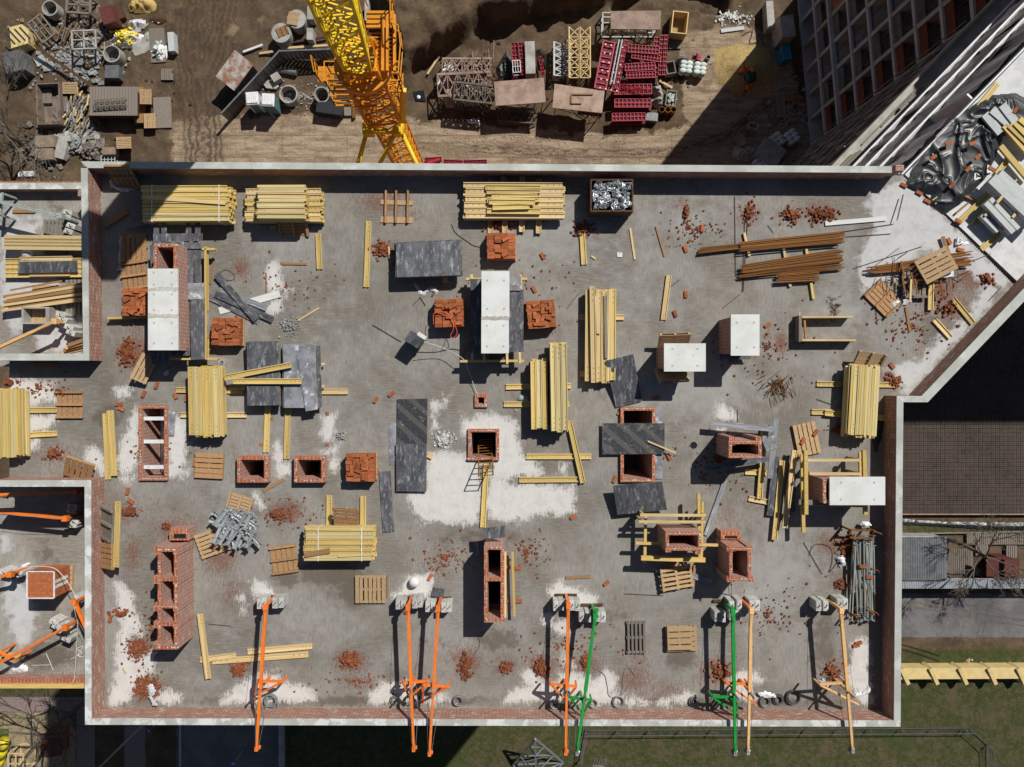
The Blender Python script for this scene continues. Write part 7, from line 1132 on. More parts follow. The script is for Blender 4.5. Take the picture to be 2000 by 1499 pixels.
def scaffold(x, y, wx, wy, h, rz, label, m='twig', n_=5, z=0, r_=.045):
    p = gp(x, y, z + h); t = thing('scaffold_tower', label, 'scaffold frame', (p.x, p.y, G + z), (0, 0, math.radians(rz))); b = MB(); lattice(b, (-wx / 2, 0, h / 2), (wx / 2, 0, h / 2), 1, 1, n_, r_, r_ * .65); b.v = [(u, v * wy, (w_ - h / 2) * h + h / 2) for u, v, w_ in b.v]; part('tube_frame', b, m, t, world=False); return t
for a in [(912,132,4.6,1.6,1.6,0,'upper one of the piled rusty scaffold frames','pink_plywood'),(905,165,4.8,2.0,1.9,3,'lower one of the piled rusty scaffold frames','pink_plywood'),(925,182,3.6,1.6,2.3,-6,'scaffold frame lying on the grey boards of the pile','twig'),(1098,115,3.2,1.5,1.2,90,'open grey scaffold frame standing west of the paired ones','aac'),(1122,103,4.7,1.0,2.2,90,'western one of two paired upright scaffold frames','pale_timber'),(1142,103,4.7,1.0,2.2,90,'eastern one of two paired upright scaffold frames','pale_timber'),(1010,225,3.6,1.3,.9,-4,'scaffold frame in the shade below the pink table','twig')]: scaffold(*a[:6], a[6], a[7], r_=.055)
for i, (x0, y0, x1, y1) in enumerate([(860,125,880,170),(868,160,900,205),(905,160,932,200),(940,160,960,196)]): gbox(x0, y0, x1, y1, .5 + .3 * i, ['white corrugated sheet under the scaffold pile', 'pinkish board under the scaffold pile', 'grey board in the scaffold pile', 'pinkish board at the east end of the scaffold pile'][i], 'site_board', 'board', ['white_plastic', 'pink_plywood', 'aac', 'pink_plywood'][i], [-25, 5, 3, 2][i])
for i in range(40):
    x, y = R.uniform(868, 965), R.uniform(115, 205); a = R.choice((0.05, 1.5, .8, -.7)) + R.uniform(-.2, .2); l = R.uniform(15, 55); b = MB(); z = R.uniform(.8, 2.4); b.tube(gp(x, y, z), gp(x + l * math.cos(a), y - l * math.sin(a), z + R.uniform(-.4, .4)), .035, 5); solo('scaffold_tube', b, 'pink_plywood' if i % 2 else 'twig', 'loose rusty scaffold tube in the pile west of the pink table', 'scaffold tube', 'loose scaffold tubes in the pile')
def redpanel(x, y, L_, wd, rz, label, z=.2, n_=8, rx=0, dirt=False, stack=1):
    if ('rp', n_) not in PP:
        t = thing('formwork_shutter', 'x', 'formwork panel'); b = MB(); b.box((0, 0, .04), (1, 1, .03)); part('panel_skin', b, 'red_dark', t, world=False); b = MB()
        for i in range(n_ + 1): b.box((-.5 + i / n_, 0, .1), (.02, 1, .1))
        for s in (-.5, 0, .5): b.box((0, s * .96, .1), (1, .06, .12))
        part('panel_ribs', b, 'red_form', t, world=False); PP['rp', n_] = t; o = t
    else: o = dup(PP['rp', n_])
    p = gp(x, y, z + .15); o.location = (p.x, p.y, G + z); o.rotation_euler = (rx, 0, math.radians(rz)); o.scale = (L_, wd, 1.3); tag(o, label); return o
for x, y, L_, wd, rz, z, n_, lb in [(1257,97,2.9,.75,-4,1.3,9,'red ribbed formwork panel, uppermost in the row beside the big panel'),(1262,112,2.7,.6,-8,1.2,9,'red ribbed formwork panel, second in the row beside the big panel'),(1250,131,2.8,.7,3,1.2,9,'red ribbed formwork panel strewn with sticks, third in the row'),(1252,147,2.7,.6,2,1.1,9,'red formwork panel with a plank, fourth in the row'),(1236,175,3.5,.95,1,1.3,9,'red formwork panel overlaid by thin red rods, below the row'),(1236,202,3.4,.8,0,1.1,9,'red formwork panel partly covered by black film'),(1228,229,3.1,.75,1,1.0,9,'lowest red formwork panel, nearest the track'),(1281,112,3.7,.5,87,1.0,9,'upright narrow red panel, western one on the right side'),(1291,108,3.7,.4,87,1.1,9,'upright narrow red panel, middle one on the right side'),(1299,108,3.7,.35,87,1.2,9,'upright narrow red panel, eastern one on the right side')]: redpanel(x, y, L_, wd, rz, lb, z, n_)
for k, (x, y, L_, wd, z) in enumerate([(1192,130,4.4,2.2,2.0),(1208,128,4.4,.5,2.1),(1214,126,4.5,.35,2.2)]): redpanel(x, y, L_, wd, 79, ['largest dark red formwork panel with pale fittings', 'narrow red panel standing along the largest one', 'red edge panel outermost along the largest one'][k], z, 9)
b = MB()
for i in range(4):
    for j in range(6): p = gp(1172 + i * 11 + j * 2.2, 172 - j * 17 + i * 2, 2.35); b.box((p.x, p.y, G + 2.36), (.12, .12, .06))
solo('panel_fittings', b, 'white_plastic', 'pale square fittings spread over the largest red panel', 'fittings', kind='stuff')
for x in (1206, 1212): b = MB(); b.tube(gp(x - 14, 165, 2.5), gp(x + 3, 78, 2.5), .08, 8); solo('steel_tube', b, 'galvanised', 'galvanised tube along the largest red panel, ' + ('west' if x == 1206 else 'east'), 'tube')
gbox(1196, 176, 1272, 184, 1.0, 'dark red base under the rod-covered panel', 'formwork_block', 'formwork', 'red_dark'); gbox(1198, 208, 1272, 216, .9, 'dark red side of the film-covered panel', 'formwork_block', 'formwork', 'red_dark'); gbox(1197, 233, 1260, 242, .7, 'dark red side below the lowest panel', 'formwork_block', 'formwork', 'red_dark')
b = MB()
for i in range(26): x, y = R.uniform(1206, 1262), R.uniform(168, 181); a = R.uniform(-.7, .7); b.tube(gp(x, y, 1.6), gp(x + 14 * math.cos(a), y + 14 * math.sin(a), 1.62), .03, 4)
solo('red_rods', b, 'red_form', 'scatter of thin red rods on the lower red panel', 'rods', kind='stuff')
for pts, h, m, lb in [([(1197,200),(1215,196),(1245,208),(1272,205),(1265,214),(1235,216),(1205,208)],1.5,'black_film','black film strip over the red panel'),([(1272,165),(1292,162),(1300,190),(1298,205),(1285,208),(1268,198),(1280,185)],1.2,'concrete','grey tarpaulin heap beside the red panels'),([(968,130),(990,95),(1000,118),(1022,150),(1000,150),(972,155)],.8,'black_film','black film heap west of the small red panels'),([(1048,92),(1058,90),(1070,105),(1068,130),(1055,135),(1048,115)],1.2,'black_film','black film over the eastern end of the small red panels'),([(1322,112),(1335,105),(1348,110),(1345,122),(1330,126),(1322,120)],.9,'grey_metal','dark tarpaulin heap beside the cement bags'),([(912,233),(935,233),(938,243),(915,240)],.3,'clear_film','white film scrap on the track below the scaffold pile')]: crumple(pts, G + (0 if h > 1.3 else .1), h, m, lb, 'tarpaulin', 'tarpaulin', .06, int(pts[0][0]) % 13, .5, .4)
redpanel(1021, 115, 3.0, .55, 97, 'small red ladder-like panel beside the grey panel', 1.6, 8); gbox(1026, 81, 1045, 144, 2.2, 'grey panel lying on the red ones in the yard', 'grey_shutter', 'formwork panel', 'concrete', 2); gbox(1000, 145, 1048, 153, 1.2, 'dark red panel side below the grey panel', 'formwork_block', 'formwork', 'red_dark'); redpanel(1006, 105, 2.0, .6, 95, 'red and white braced panel at the west of the small red group', 1.4, 5); frame3(1009, 130, .7, 1.1, .7, 4, 'small white wire basket among the red panels', 'wire_basket', 'basket', 'white_plastic', 3, .025, 1.3); redpanel(1058, 130, 1.8, .3, 100, 'narrow red panel end under the black film', .9, 5)
for x, y, L_, rz, lb in [(846,313,1.6,5,'red panel by the foot of the crane'),(885,318,1.8,-3,'red panel at the parapet beside the crane, middle'),(928,318,2.2,2,'red panel at the parapet beside the crane, east')]: redpanel(x, y, L_, .5, rz, lb, .3, 8)
b = MB(); b.tube(gp(835, 320, .8), gp(860, 312, .8), .2, 10); solo('red_tube', b, 'red_form', 'short pinkish red tube by the crane foot', 'tube')
tray(1328, 44, 1.5, 2.1, 1.3, -6, 'open wooden box with sand at the top of the yard', 'wooden_box', 'box', 'pale_timber', 'sand'); tray(1310, 132, .9, 1.2, .9, 10, 'small open wooden box beside the red panels', 'wooden_box', 'box', 'grey_wood'); gpallet(1318, 86, 2, 'slat', 'brown slatted pallet east of the red panels', 'grey_wood', sx=.95, sy=.9); b = MB(); b.bar(gp(1408, 61, .1), gp(1453, 55, .1), .35, .1); solo('pale_plank', b, 'aac', 'short pale plank pair lying on the dirt track', 'plank')
for x, y, w_, d_ in ((1341, 130, 2, 4), (1368, 133, 2, 4)):
    nm = 'western' if x < 1350 else 'eastern'; gpallet(x, y, 95, 'five', 'pallet under the ' + nm + ' cement sacks', sx=.95, sy=1.0); ctr = gp(x, y, 1.0)
    for k in range(5):
        for i in range(2):
            for j in range(3): b = MB(); b.ell((0, 0, 0), (.29, .21, .12), 10, 6); c = ctr + Matrix.Rotation(-.12, 3, 'Z') @ Vector(((i - .5) * .55, (j - 1) * .38, 0)); c.z = G + .25 + k * .17; tag(link('cement_sack', shared('sack', lambda: b.mesh('cement_sack', 'cement_bag', True)), None, c, (0, 0, -.12 + R.uniform(-.08, .08)), (1.15, 1.15, 1)), 'pale cement sack in the ' + nm + ' stack on the sunny track', 'sack', 'cement sacks in the ' + nm + ' stack')
for x, y, nm in ((1521, 271, 'western shaded'), (1550, 265, 'eastern shaded'), (1490, 318, 'parapet-side shaded')):
    ctr = gp(x, y, 1.0)
    for k in range(4):
        for i in range(2):
            for j in range(3): c = ctr + Matrix.Rotation(.6, 3, 'Z') @ Vector(((i - .5) * .6, (j - 1) * .42, 0)); c.z = G + .15 + k * .17; tag(link('cement_sack', ME['sack'], None, c, (0, 0, .6 + R.uniform(-.08, .08)), (1.25, 1.25, 1)), 'pale cement sack in the ' + nm + ' stack by the block', 'sack', 'cement sacks in the ' + nm + ' stack')
b = MB(); p = gp(1383, 113, .3); b.ring((p.x, p.y, G), .18, .22, 0, .45, 14); b.prism([(p.x + .19 * math.cos(k * .45), p.y + .19 * math.sin(k * .45)) for k in range(14)], G, G + .1); solo('black_bucket', b, 'grey_metal', 'black bucket beside the cement sacks', 'bucket'); b = MB(); p = gp(1366, 111, .3)
for i in range(6): b.box((p.x + R.uniform(-.3, .3), p.y + R.uniform(-.3, .3), G + .2), (.35, .18, .3), rz=R.uniform(0, 3))
solo('red_crates', b, 'red_form', 'small heap of crimson plastic crates beside the cement sacks', 'crates', kind='stuff'); 
for x, lb in ((1293, 'western'), (1305, 'middle'), (1316, 'eastern')): b = MB(); p = gp(x, 214, .9); b.ring((p.x, p.y, G), .24, .29, 0, .9, 16); b.prism([(p.x + .24 * math.cos(k * .4), p.y + .24 * math.sin(k * .4)) for k in range(16)], G + .02, G + .06, 1); solo('rusty_drum', b, ['rust', 'glass_dark'], lb + ' one of three open rusty drums', 'drum')
t = tray(1311, 192, 1.0, 1.5, .8, -8, 'basket full of small pale fittings above the drums', 'fitting_basket', 'basket', 'grey_wood'); rubble(1311, 192, 8, 13, 120, 'small pale fittings piled in the basket', .1, 'cement_bag', (.08, .18), G + .6, 'small_fittings', 'fittings'); gbox(1262, 220, 1285, 236, .7, 'dark box with a pale plank beside the lowest red panel', 'dark_box', 'box', 'grey_metal', -5); b = MB(); b.bar(gp(1288, 158, .2), gp(1313, 172, .2), .2, .1); solo('pale_plank', b, 'pale_timber', 'pale plank pointing at the drums', 'plank')
rubble(1430, 35, 45, 18, 160, 'white plaster crumbs and litter at the top of the track', .1, 'white_cap', (.05, .25), G, 'plaster_crumbs', 'litter'); cable([(1450,70),(1470,60),(1465,85),(1490,75),(1480,65),(1495,90)], G + .1, .03, 'wire', 'tangle of cable at the edge of the shadow')
# shaded corner by the block
gbox(1526, 30, 1552, 72, 2.5, 'concrete stair box in the shade of the block', 'concrete_box', 'concrete box', 'concrete', 8); gbox(1498, 2, 1512, 55, 1.2, 'long pale concrete kerb at the corner of the block', 'concrete_kerb', 'kerb', 'concrete', 4); gbox(1529, 88, 1545, 116, 1.5, 'blue cabinet standing in the shade of the block', 'blue_cabinet', 'cabinet', 'blue_paint', 10); gbox(1482, 278, 1530, 318, 1.0, 'flat grey concrete landing near the roof parapet', 'concrete_landing', 'slab', 'concrete', -32)
for i in range(6): b = MB(); x = 1514 + i * 3; b.bar(gp(x, 178, .3 + .03 * i), gp(x + 6, 230, .3 + .03 * i), .14, .06); solo('grey_plank', b, 'grey_wood', 'grey plank in the row along the shaded block', 'plank', 'grey planks along the shaded block')
for i in range(22): x, y = R.uniform(1530, 1560), R.uniform(185, 215); a = R.choice((1.45, 0.1, .9)) + R.uniform(-.2, .2); b = MB(); b.bar(gp(x, y, .4), gp(x + 16 * math.cos(a), y - 16 * math.sin(a), .6), .1, .06); solo('scrap_lath', b, 'brown_plank', 'brown lath in the heap at the foot of the block', 'lath', 'laths at the foot of the block')
gpallet(1515, 232, 10, 'slat', 'pallet in the shade below the grey planks', 'grey_wood', sx=1.1, sy=1.0); tray(1472, 246, .9, .6, .6, -15, 'small tub with white bottles in the shade', 'small_tub', 'tub', 'concrete'); heap(1455, 298, 24, 18, .7, 'concrete', 'heap of grey tarpaulin and sacks in the shade', 'tarp_heap', 40, 'grey_shard', seed=8); gbox(1440, 264, 1456, 285, .5, 'brown folded tarpaulin in the shade', 'folded_tarp', 'tarpaulin', 'pink_plywood', 25)
# ================= three workers at the sand pile
def skin(name, nodes, edges, m, parent, sub=1):
    me = bpy.data.meshes.new(name); me.from_pydata([n_[0] for n_ in nodes], edges, []); o = link(name, me, parent); o.modifiers.new('skin', 'SKIN'); sv = me.skin_vertices[0].data
    for i, n_ in enumerate(nodes): sv[i].radius = (n_[1], n_[1] if len(n_) < 3 else n_[2]); 
    sv[0].use_root = True; o.modifiers.new('sub', 'SUBSURF').levels = sub; o.modifiers['sub'].render_levels = sub; me.materials.append(MATS[m]); return o
def worker(x, y, rz, label, bend=.5, reach=.45, vest='hivis', hair='hardhat', legs='dark_cloth', z0=G, spread=.13):
    p = W(x, y, z0 + 1.3); t = thing('person', label, 'person', (p[0], p[1], z0), (0, 0, math.radians(rz))); sx = math.sin(bend); cx = math.cos(bend); hp = Vector((0, -.05, .93)); ch = hp + Vector((0, sx * .42, cx * .42)); nk = hp + Vector((0, sx * .54, cx * .54)); hd = hp + Vector((0, sx * .70, cx * .68 + .02))
    sh = [ch + Vector((s * .19, .01, .04)) for s in (-1, 1)]; el = [sh[i] + Vector(((-1, 1)[i] * .06, reach * .35, -.24)) for i in (0, 1)]; hn = [el[i] + Vector(((1, -1)[i] * .06, reach * .5, -.14)) for i in (0, 1)]
    kn = [Vector((s * spread, .06 * s + .05, .5)) for s in (-1, 1)]; an = [Vector((s * (spread + .02), .10 * s - .02, .07)) for s in (-1, 1)]; to = [a + Vector((0, .16, -.03)) for a in an]
    nd = [(hp, .15, .12), (hp.lerp(ch, .5), .145, .11), (ch, .16, .12), (nk, .06), (hd, .09, .10), (sh[0], .07), (el[0], .05), (hn[0], .038), (sh[1], .07), (el[1], .05), (hn[1], .038), (hp + Vector((-.09, 0, -.06)), .095), (kn[0], .068), (an[0], .048), (to[0], .04), (hp + Vector((.09, 0, -.06)), .095), (kn[1], .068), (an[1], .048), (to[1], .04)]
    o = skin('body', nd, [(0, 1), (1, 2), (2, 3), (3, 4), (2, 5), (5, 6), (6, 7), (2, 8), (8, 9), (9, 10), (0, 11), (11, 12), (12, 13), (13, 14), (0, 15), (15, 16), (16, 17), (17, 18)], legs, t, 2)
    b = MB(); M = Matrix.Rotation(-bend, 3, 'X'); b.ell(hp.lerp(ch, .55), (.205, .16, .34), 12, 8, M=M)
    for s in sh: b.ell(s, (.095, .095, .09), 10, 6)
    part('safety_vest', b, vest, t, world=False, smooth=True)
    b = MB(); b.ell(hd, (.085, .10, .115), 12, 8); b.ell(hd + Vector((0, .10, -.01)), (.018, .03, .025), 6, 4)
    for s in (-1, 1): b.ell(hd + Vector((s * .085, 0, -.01)), (.015, .03, .035), 6, 4)
    part('head', b, 'skin', t, world=False, smooth=True); b = MB(); b.ell(hd + Vector((0, -.01, .06)), (.115, .135, .095), 12, 8); b.ell(hd + Vector((0, .09, .05)), (.09, .09, .02), 10, 4); part('hard_hat' if hair == 'hardhat' else 'hair', b, hair, t, world=False, smooth=True)
    for i in (0, 1):
        b = MB(); d = (hn[i] - el[i]).normalized(); b.ell(hn[i] + d * .04, (.035, .05, .02), 8, 5)
        for f in range(4): q = hn[i] + d * .075 + Vector(((f - 1.5) * .018, 0, 0)); b.tube(q, q + d * (.05 + .012 * (f in (1, 2))) + Vector((0, 0, -.02)), .009, 5)
        q = hn[i] + d * .03 + Vector(((-.035, .035)[i] * -1, 0, 0)); b.tube(q, q + d * .05 + Vector(((-.02, .02)[i] * -1, 0, 0)), .01, 5); part('hand', b, 'skin', t, world=False)
    return t
zs = G + .35
worker(1449, 137, -60, 'crouching person in an orange vest at the left of the green mixer', .9, .4, z0=zs); worker(1469, 134, 170, 'person in an orange vest and orange hard hat above the green mixer', .6, .45, hair='hardhat', z0=zs); worker(1463, 172, 10, 'person in an orange vest with dark hair bending below the green mixer', .8, .5, hair='dark_cloth', z0=zs)
t = thing('mortar_mixer', 'green mortar mixer standing between the three workers', 'mixer', tuple(gp(1466, 152, 1)[:2]) + (zs,)); c = Vector(t.location); b = MB(); b.ell(c + Vector((0, 0, .75)), (.5, .48, .5), 16, 10); part('drum', b, 'green_cloth', t, smooth=True); b = MB(); b.ring((c.x, c.y, c.z), .3, .36, 1.18, 1.3, 16); part('drum_rim', b, 'dark_cloth', t); b = MB()
for a in (-1, 1): b.bar(c + Vector((a * .5, -.4, 0)), c + Vector((a * .5, .4, .8)), .06, .06); b.bar(c + Vector((a * .5, .4, 0)), c + Vector((a * .5, -.4, .8)), .06, .06)
part('stand', b, 'dark_cloth', t)
# ================= bare trees
def tree(x, y, h, label, seed, lean=(0, 0), spread=1.0, tw=1.0, n0=7, px_z=None, m='bark'):
    rg = random.Random(seed); p = gp(x, y); t = thing('bare_tree', label, 'tree', (p.x, p.y, G)); T_, B_, K_ = MB(), MB(), MB(); base = Vector((p.x, p.y, G)); tp = base + Vector((lean[0], lean[1], h * .45)); mid = base.lerp(tp, .5) + Vector((rg.uniform(-.2, .2), rg.uniform(-.2, .2), 0))
    T_.tube(base, mid, .22, 8, r2=.18); T_.tube(mid, tp, .18, 8, r2=.13)
    def grow(p, d, L_, r_, k):
        q = p + d * L_; mbx = B_ if k < 2 else K_; md_ = p.lerp(q, .5) + Vector((rg.uniform(-1, 1), rg.uniform(-1, 1), rg.uniform(-.5, .5))) * L_ * .09; mbx.tube(p, md_, r_, 5 if k < 2 else 3, r2=r_ * .82); mbx.tube(md_, q, r_ * .82, 5 if k < 2 else 3, r2=r_ * .62)
        if k >= 4: return
        for _ in range((3, 4, 4, 3)[k]): f = rg.uniform(.35, 1); s = md_.lerp(q, max(0, 2 * f - 1)) if f > .5 else p.lerp(md_, 2 * f); e = (d + Vector((rg.uniform(-1, 1), rg.uniform(-1, 1), rg.uniform(-.35, .6))) * .85).normalized(); grow(s, e, L_ * rg.uniform(.5, .72), max(r_ * .58, .016), k + 1)
    for i in range(n0): a = i * 6.283 / n0 + rg.uniform(-.4, .4); grow(mid.lerp(tp, rg.uniform(.5, 1)), Vector((math.cos(a) * spread, math.sin(a) * spread, rg.uniform(.35, 1))).normalized(), h * rg.uniform(.3, .42), .085 * tw, 0)
    part('trunk', T_, m, t); part('limbs', B_, m, t); part('twigs', K_, 'twig', t); return t
tree(60, 300, 12, 'spreading bare tree beside the tan blocks in the north-west', 2, (.8, .3), 1.3, n0=6); tree(-25, 215, 13, 'bare tree reaching in from the left edge of the yard', 5, (1.0, .6), 1.3, n0=5); tree(1850, 1052, 8, 'bare tree growing beside the grey metal roof', 8, (1.6, -1.0), 1.3, .9, 5); tree(215, 1330, 14, 'bare tree at the playground whose crown leans west', 11, (-3.5, -3.2), 1.2, 1.2, 6); tree(60, 1520, 11, 'bare tree at the lower left corner', 14, (-.5, 1.5), 1.2, n0=5); tree(262, 1585, 10, 'small bare tree at the bottom edge beside the paved path', 17, (-1.5, 1.5), 1.2, n0=5)
# ================= east side
b = MB(); b.rect(1690, 1049, 1850, 1134, G + 2.4, G + 2.5, G + 2.5); t = thing('tin_roof_hut', 'hut with a flat dark grey metal roof beside the building', 'hut', tuple(gp(1770, 1090)[:2]) + (G,)); 
p0, p1 = W(1690, 1134, G + 2.5), W(1850, 1049, G + 2.5)
for i in range(int((p1[0] - p0[0]) / .22)): b.bar((p0[0] + .22 * i, p0[1], G + 2.51), (p0[0] + .22 * i, p1[1], G + 2.51), .05, .03)
part('roof', b, 'grey_metal', t); b = MB(); b.box(((p0[0] + p1[0]) / 2, (p0[1] + p1[1]) / 2, G + 1.2), (p1[0] - p0[0] - .3, p1[1] - p0[1] - .3, 2.4)); part('wall', b, 'concrete', t); b = MB(); b.rect(1690, 1047.5, 1823, 1050, G + 2.52, G + 2.6, G + 2.6); part('roof_edge', b, 'bright_metal', t)
b = MB(); p0, p1 = W(1690, 1150, G + 2.2), W(2150, 1130, G + 2.2); n_ = int((p1[0] - p0[0]) / .16)
for i in range(n_): b.tube((p0[0] + .16 * i, p0[1], G + 2.1), (p0[0] + .16 * i, p1[1], G + 2.25), .085, 6)
t = thing('corrugated_canopy', 'long strip of bright corrugated metal roofing along the street', 'canopy', (p0[0], p0[1], G)); part('roof', b, 'bright_metal', t)
for i in range(6): b = MB(); x = p0[0] + (p1[0] - p0[0]) * i / 5; b.bar((x, (p0[1] + p1[1]) / 2, G), (x, (p0[1] + p1[1]) / 2, G + 2.1), .1, .1); part('post', b, 'grey_metal', t)
b = MB(); b.box(((p0[0] + p1[0]) / 2, p0[1] + .2, G + 1.0), (p1[0] - p0[0], .06, 2.0)); part('back_wall', b, 'grey_metal', t)
def slats(x0, y0, x1, y1, label, m='pale_timber', h=.3):
    a, c = gp(x0, y1, h), gp(x1, y0, h); b = MB(); n_ = int((c.x - a.x) / .2)
    for i in range(n_): b.box((a.x + .2 * i + .1, (a.y + c.y) / 2, G + h), (.15, c.y - a.y, .05))
    b.box(((a.x + c.x) / 2, (a.y + c.y) / 2, G + h / 2 - .03), (c.x - a.x - .1, c.y - a.y - .1, h - .06)); solo('wooden_walkway', b, m, label, 'walkway')
slats(1888, 1042, 2100, 1064, 'slatted wooden walkway east of the bare tree', 'grey_wood'); slats(1905, 1064, 1930, 1085, 'short slatted walkway piece below the long one', 'grey_wood', .25); slats(1849, 1072, 1902, 1121, 'slatted wooden deck beside the grey roof', 'grey_wood', .2); slats(1965, 1066, 1988, 1090, 'small pale slatted pallet near the brown hut', 'grey_wood', .35)
t = thing('brown_hut', 'small brown hut with a maroon roof under the bare tree', 'hut', tuple(gp(1955, 1110)[:2]) + (G,)); b = MB(); a, c = gp(1962, 1128, 2.6), gp(1988, 1094, 2.6); b.box(((a.x + c.x) / 2, (a.y + c.y) / 2, G + 1.3), (c.x - a.x, c.y - a.y, 2.6)); part('wall', b, 'brown_paint', t); b = MB(); d = W(1925, 1085, G + 2.6); M = Vector; b.add([(a.x - 1.2, a.y - .1, G + 1.9), (c.x + .1, a.y - .1, G + 2.64), (c.x + .1, c.y + .1, G + 2.64), (a.x - 1.2, c.y + .1, G + 1.9), (a.x - 1.2, a.y - .1, G + 1.8), (c.x + .1, a.y - .1, G + 2.6), (c.x + .1, c.y + .1, G + 2.6), (a.x - 1.2, c.y + .1, G + 1.8)], [(0, 1, 2, 3), (7, 6, 5, 4), (0, 4, 5, 1), (1, 5, 6, 2), (2, 6, 7, 3), (3, 7, 4, 0)]); part('roof', b, 'brown_paint', t)
heap(1905, 1117, 14, 10, .5, 'concrete', 'grey rubble heap beside the brown hut', 'rubble_heap', 30, 'grey_shard', seed=6); crumple([(1700,1015),(1765,1015),(1850,1020),(1990,1022),(2100,1022),(2100,1036),(1990,1036),(1900,1034),(1850,1030),(1770,1026),(1700,1026)], G + .1, .5, 'black_film', 'long strip of crumpled black film along the edge of the foundation', 'plastic_sheet', 'plastic sheet', .05, 5, .9, .5); b = MB(); b.bar(gp(1815, 1042, .3), gp(2060, 1038, .3), .12, .1); solo('long_plank', b, 'grey_wood', 'long thin plank along the slatted walkway', 'plank')
for k, (y1, y2) in enumerate(((1169, 1208), (1178, 1219), (1171, 1210), (1180, 1221))): b = MB(); b.path([Vector(W(1600 + 450 * f / 8, y1 + (y2 - y1) * (f / 8 - .33) * 1.9 - (.0), G + 8 - 1.2 * (1 - (f / 4 - 1) ** 2))) for f in range(9)], .03, 4); solo('power_line', b, 'twig', ['upper', 'lower', 'second upper', 'second lower'][k] + ' power line hanging over the street', 'power line')
# yellow fence wall with buttresses
t = thing('yellow_fence_wall', 'low yellow plastered wall with slanting buttress posts', 'wall', tuple(gp(1800, 1320)[:2]) + (G,)); a, c = gp(1640, 1317, 1.2), gp(2200, 1314, 1.2); b = MB(); b.bar((a.x, a.y + .0, G + .6), (c.x, c.y, G + .6), 1.05, 1.2); part('wall', b, 'yellow_wall', t)
for i in range(10): p = gp(1712 + 57 * i, 1320, 1.3); b = MB(); b.bar((p.x - .5, p.y + .75, G + .8), (p.x + .3, p.y - .8, G + .6), .34, 1.3); part('buttress', b, 'yellow_wall', t)
rubble(1890, 1292, 8, 12, 25, 'small scatter of grey stones on the grass', .05, 'pink_plywood', (.1, .3), G, 'stones', 'stones')
# ================= south side
def railing(P, h, label, step=.22, m='grey_metal', deco=False):
    t = thing('metal_railing', label, 'railing', (P[0].x, P[0].y, G))
    for a, c in zip(P, P[1:]):
        L_ = (c - a).length; n_ = int(L_ / step); b = MB()
        for i in range(n_): p = a.lerp(c, i / n_); b.bar(p, p + Vector((0, 0, h)), .022, .022)
        part('bars', b, m, t); b = MB()
        for zz in (.15, h): b.bar(a + Vector((0, 0, zz)), c + Vector((0, 0, zz)), .045, .045)
        part('rails', b, m, t)
        for i in range(int(L_ / 3) + 1): p = a + (c - a).normalized() * 3 * i; b = MB(); b.bar(p, p + Vector((0, 0, h + .05)), .06, .06); b.box(p + Vector((0, 0, h * .55)), (.24, .04, .24)); part('post', b, m, t)
    return t
b0 = gp(1143, 1431, 0); railing([gp(1133, 1482), gp(1143, 1426), gp(1890, 1421), gp(1926, 1453), gp(1930, 1600)], 1.2, 'long pale metal railing running along the foot of the south facade')
b = MB(); q = [gp(1002, 1494, .2), gp(1100, 1490, .3), gp(1046, 1545, .2)]; ap = gp(1046, 1444, 5.0)
for v in q: b.bar(v, ap, .14, .14)
for f in (.35, .7):
    r_ = [v.lerp(ap, f) for v in q]
    for i in range(3): b.bar(r_[i], r_[(i + 1) % 3], .1, .1)
for i in range(3): b.bar(q[i], q[(i + 1) % 3], .12, .12); b.bar(q[i], q[(i + 1) % 3].lerp(ap, .35), .08, .08)
solo('steel_pylon', b, 'galvanised', 'grey lattice steel mast standing on the grass below the south wall', 'lattice mast')
p = gp(1157, 1490); b = MB()
for i in range(5): b.bar(p + Vector((i * .25, -.3, 0)), p + Vector((i * .25 + .3, .6, .4)), .03, .03)
b.bar(p + Vector((0, -.3, 0)), p + Vector((1.1, -.3, .1)), .04, .04); solo('wire_rack', b, 'bright_metal', 'small wire rack lying on the grass beside the railing', 'rack')
t = thing('street_lamp', 'grey street lamp with a long arm in the shade south of the building', 'street lamp', tuple(gp(296, 1400)[:2]) + (G,)); b = MB(); c = Vector(t.location); b.tube(c, c + Vector((-.15, -.25, 8)), .12, 10, r2=.08); part('pole', b, 'grey_paint', t); b = MB(); b.bar(c + Vector((-.15, -.25, 8)), c + Vector((-2.0, -1.9, 8.4)), .14, .12); part('arm', b, 'grey_paint', t); b = MB(); b.ell(c + Vector((-2.2, -2.1, 8.4)), (.45, .22, .12), 10, 6); part('lamp_head', b, 'grey_paint', t, smooth=True)
def sign(x, y, rz, label):
    t = thing('road_sign', label, 'road sign', tuple(gp(x, y, 2.5)[:2]) + (G,)); c = Vector(t.location); b = MB(); b.tube(c, c + Vector((0, 0, 2.8)), .04, 8); part('sign_post', b, 'grey_paint', t); M = Matrix.Rotation(math.radians(rz), 3, 'Z') @ Matrix.Rotation(.7, 3, 'X'); b = MB(); o = c + Vector((0, .05, 2.6)); b.add([o + M @ Vector((.36 * math.cos(k * .314), .36 * math.sin(k * .314), .0)) for k in range(20)] + [o + M @ Vector((.36 * math.cos(k * .314), .36 * math.sin(k * .314), .03)) for k in range(20)], [tuple(range(19, -1, -1)), tuple(range(20, 40))] + [(k, (k + 1) % 20, (k + 1) % 20 + 20, k + 20) for k in range(20)]); part('sign_disc', b, 'blue_sign', t)
    b = MB(); b.box(o + M @ Vector((0, 0, .034)), (.09, .40, .006), M=M); b.add([o + M @ Vector(v) for v in ((-.14, .1, .038), (.14, .1, .038), (0, .28, .038))], [(0, 1, 2)]); part('white_arrow', b, 'white_plastic', t)
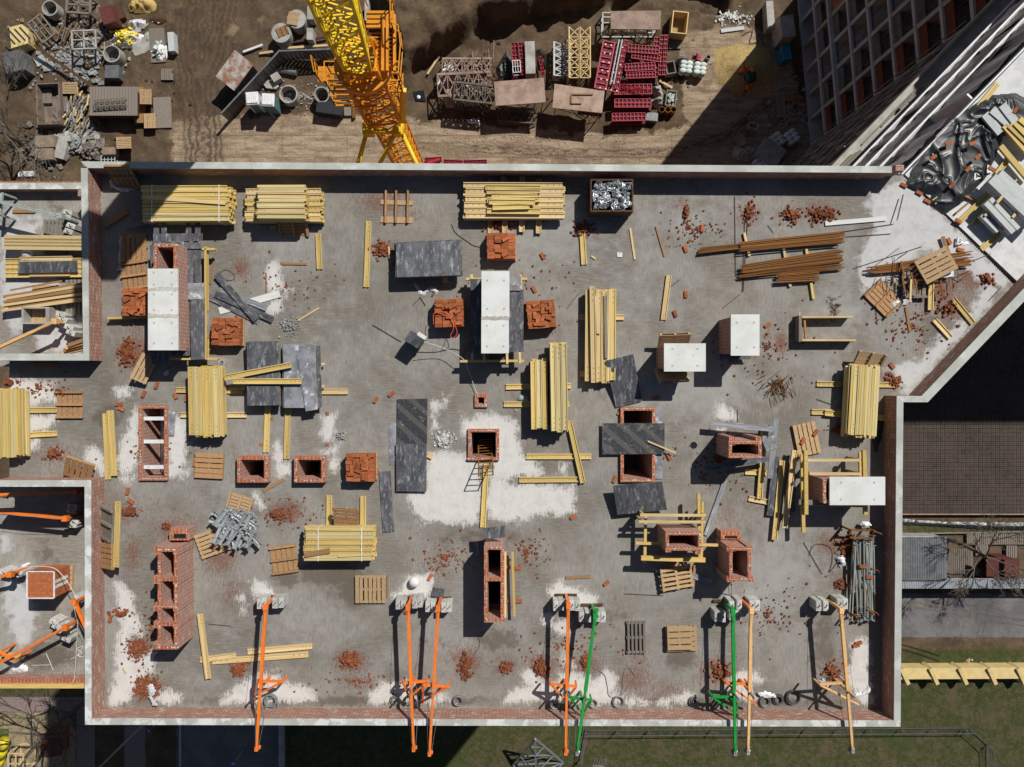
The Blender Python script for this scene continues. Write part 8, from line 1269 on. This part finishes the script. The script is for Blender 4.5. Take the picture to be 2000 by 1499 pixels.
mat('blue_sign', (.01, .07, .35), (.01, .06, .3), 3, .4)
sign(457, 1491, 40, 'round blue road sign with a white arrow at the bottom edge'); sign(292, 1428, -50, 'round blue road sign with a white arrow beside the street lamp')
b = MB(); b.bar(gp(554, 1380, .0) + Vector((0, 0, .6)), gp(555, 1600, .0) + Vector((0, 0, .6)), .45, .5)
for i in range(6): p = gp(549, 1440 + 40 * i, .6); b.box((p.x, p.y, G + .5), (.25, .6, .9))
solo('concrete_barrier', b, 'concrete', 'long concrete kerb barrier between the shaded street and the grass', 'barrier')
b = MB(); b.bar(gp(352, 1300, .1), gp(352, 1600, .1), .12, .2); solo('street_kerb', b, 'aac', 'thin pale kerb along the west side of the shaded street', 'kerb')
# sandpit kiosk, yellow inflatable, climbing frame
t = thing('sandbox', 'sandbox with a red border and a ribbed maroon cover', 'sandbox', tuple(gp(108, 1450)[:2]) + (G,))
for (x0, y0, x1, y1) in ((100,1419,131,1422),(128,1422,131,1460),(80,1460,131,1463),(79,1435,82,1460)): b = MB(); b.rect(x0, y0, x1, y1, G, G + .35, G + .35); part('border', b, 'red_form', t)
b = MB(); b.rect(82, 1422, 128, 1460, G, G + .12, G + .1); part('sand', b, 'sand', t); b = MB()
for i in range(11): a = gp(81 + i * 3.8, 1475 + min(i, 10 - i) * .7, .6); c = gp(81 + i * 3.8, 1433, 1.2); b.bar(a, c, .2, .08)
part('ribbed_cover', b, 'brown_paint', t)
worker(98, 1424, 150, 'person in a brown jacket bending over the sandbox', .9, .4, vest='brown_cloth', hair='dark_cloth', legs='brown_cloth'); heap(107, 1431, 3, 3, .3, 'white_film', 'small white bag in the sandbox', 'white_bag', seed=3)
t = thing('yellow_slide', 'bright yellow plastic slide cut off by the left edge', 'slide', tuple(gp(0, 1465)[:2]) + (G,)); b = MB(); b.path([gp(8, 1446, 1.8), gp(6, 1462, 1.4), gp(0, 1480, .7), gp(-6, 1500, .3)], .45, 10); part('slide_chute', b, 'yellow_tarp', t, smooth=True); b = MB(); b.box(gp(-10, 1445, .9), (1.4, 1.2, 1.9)); part('slide_tower', b, 'pine', t)
frame3(31, 1492, 1.4, 1.9, 1.8, 0, 'pale climbing frame at the lower left corner', 'climbing_bars', 'climbing frame', 'pale_timber', 2, .05)
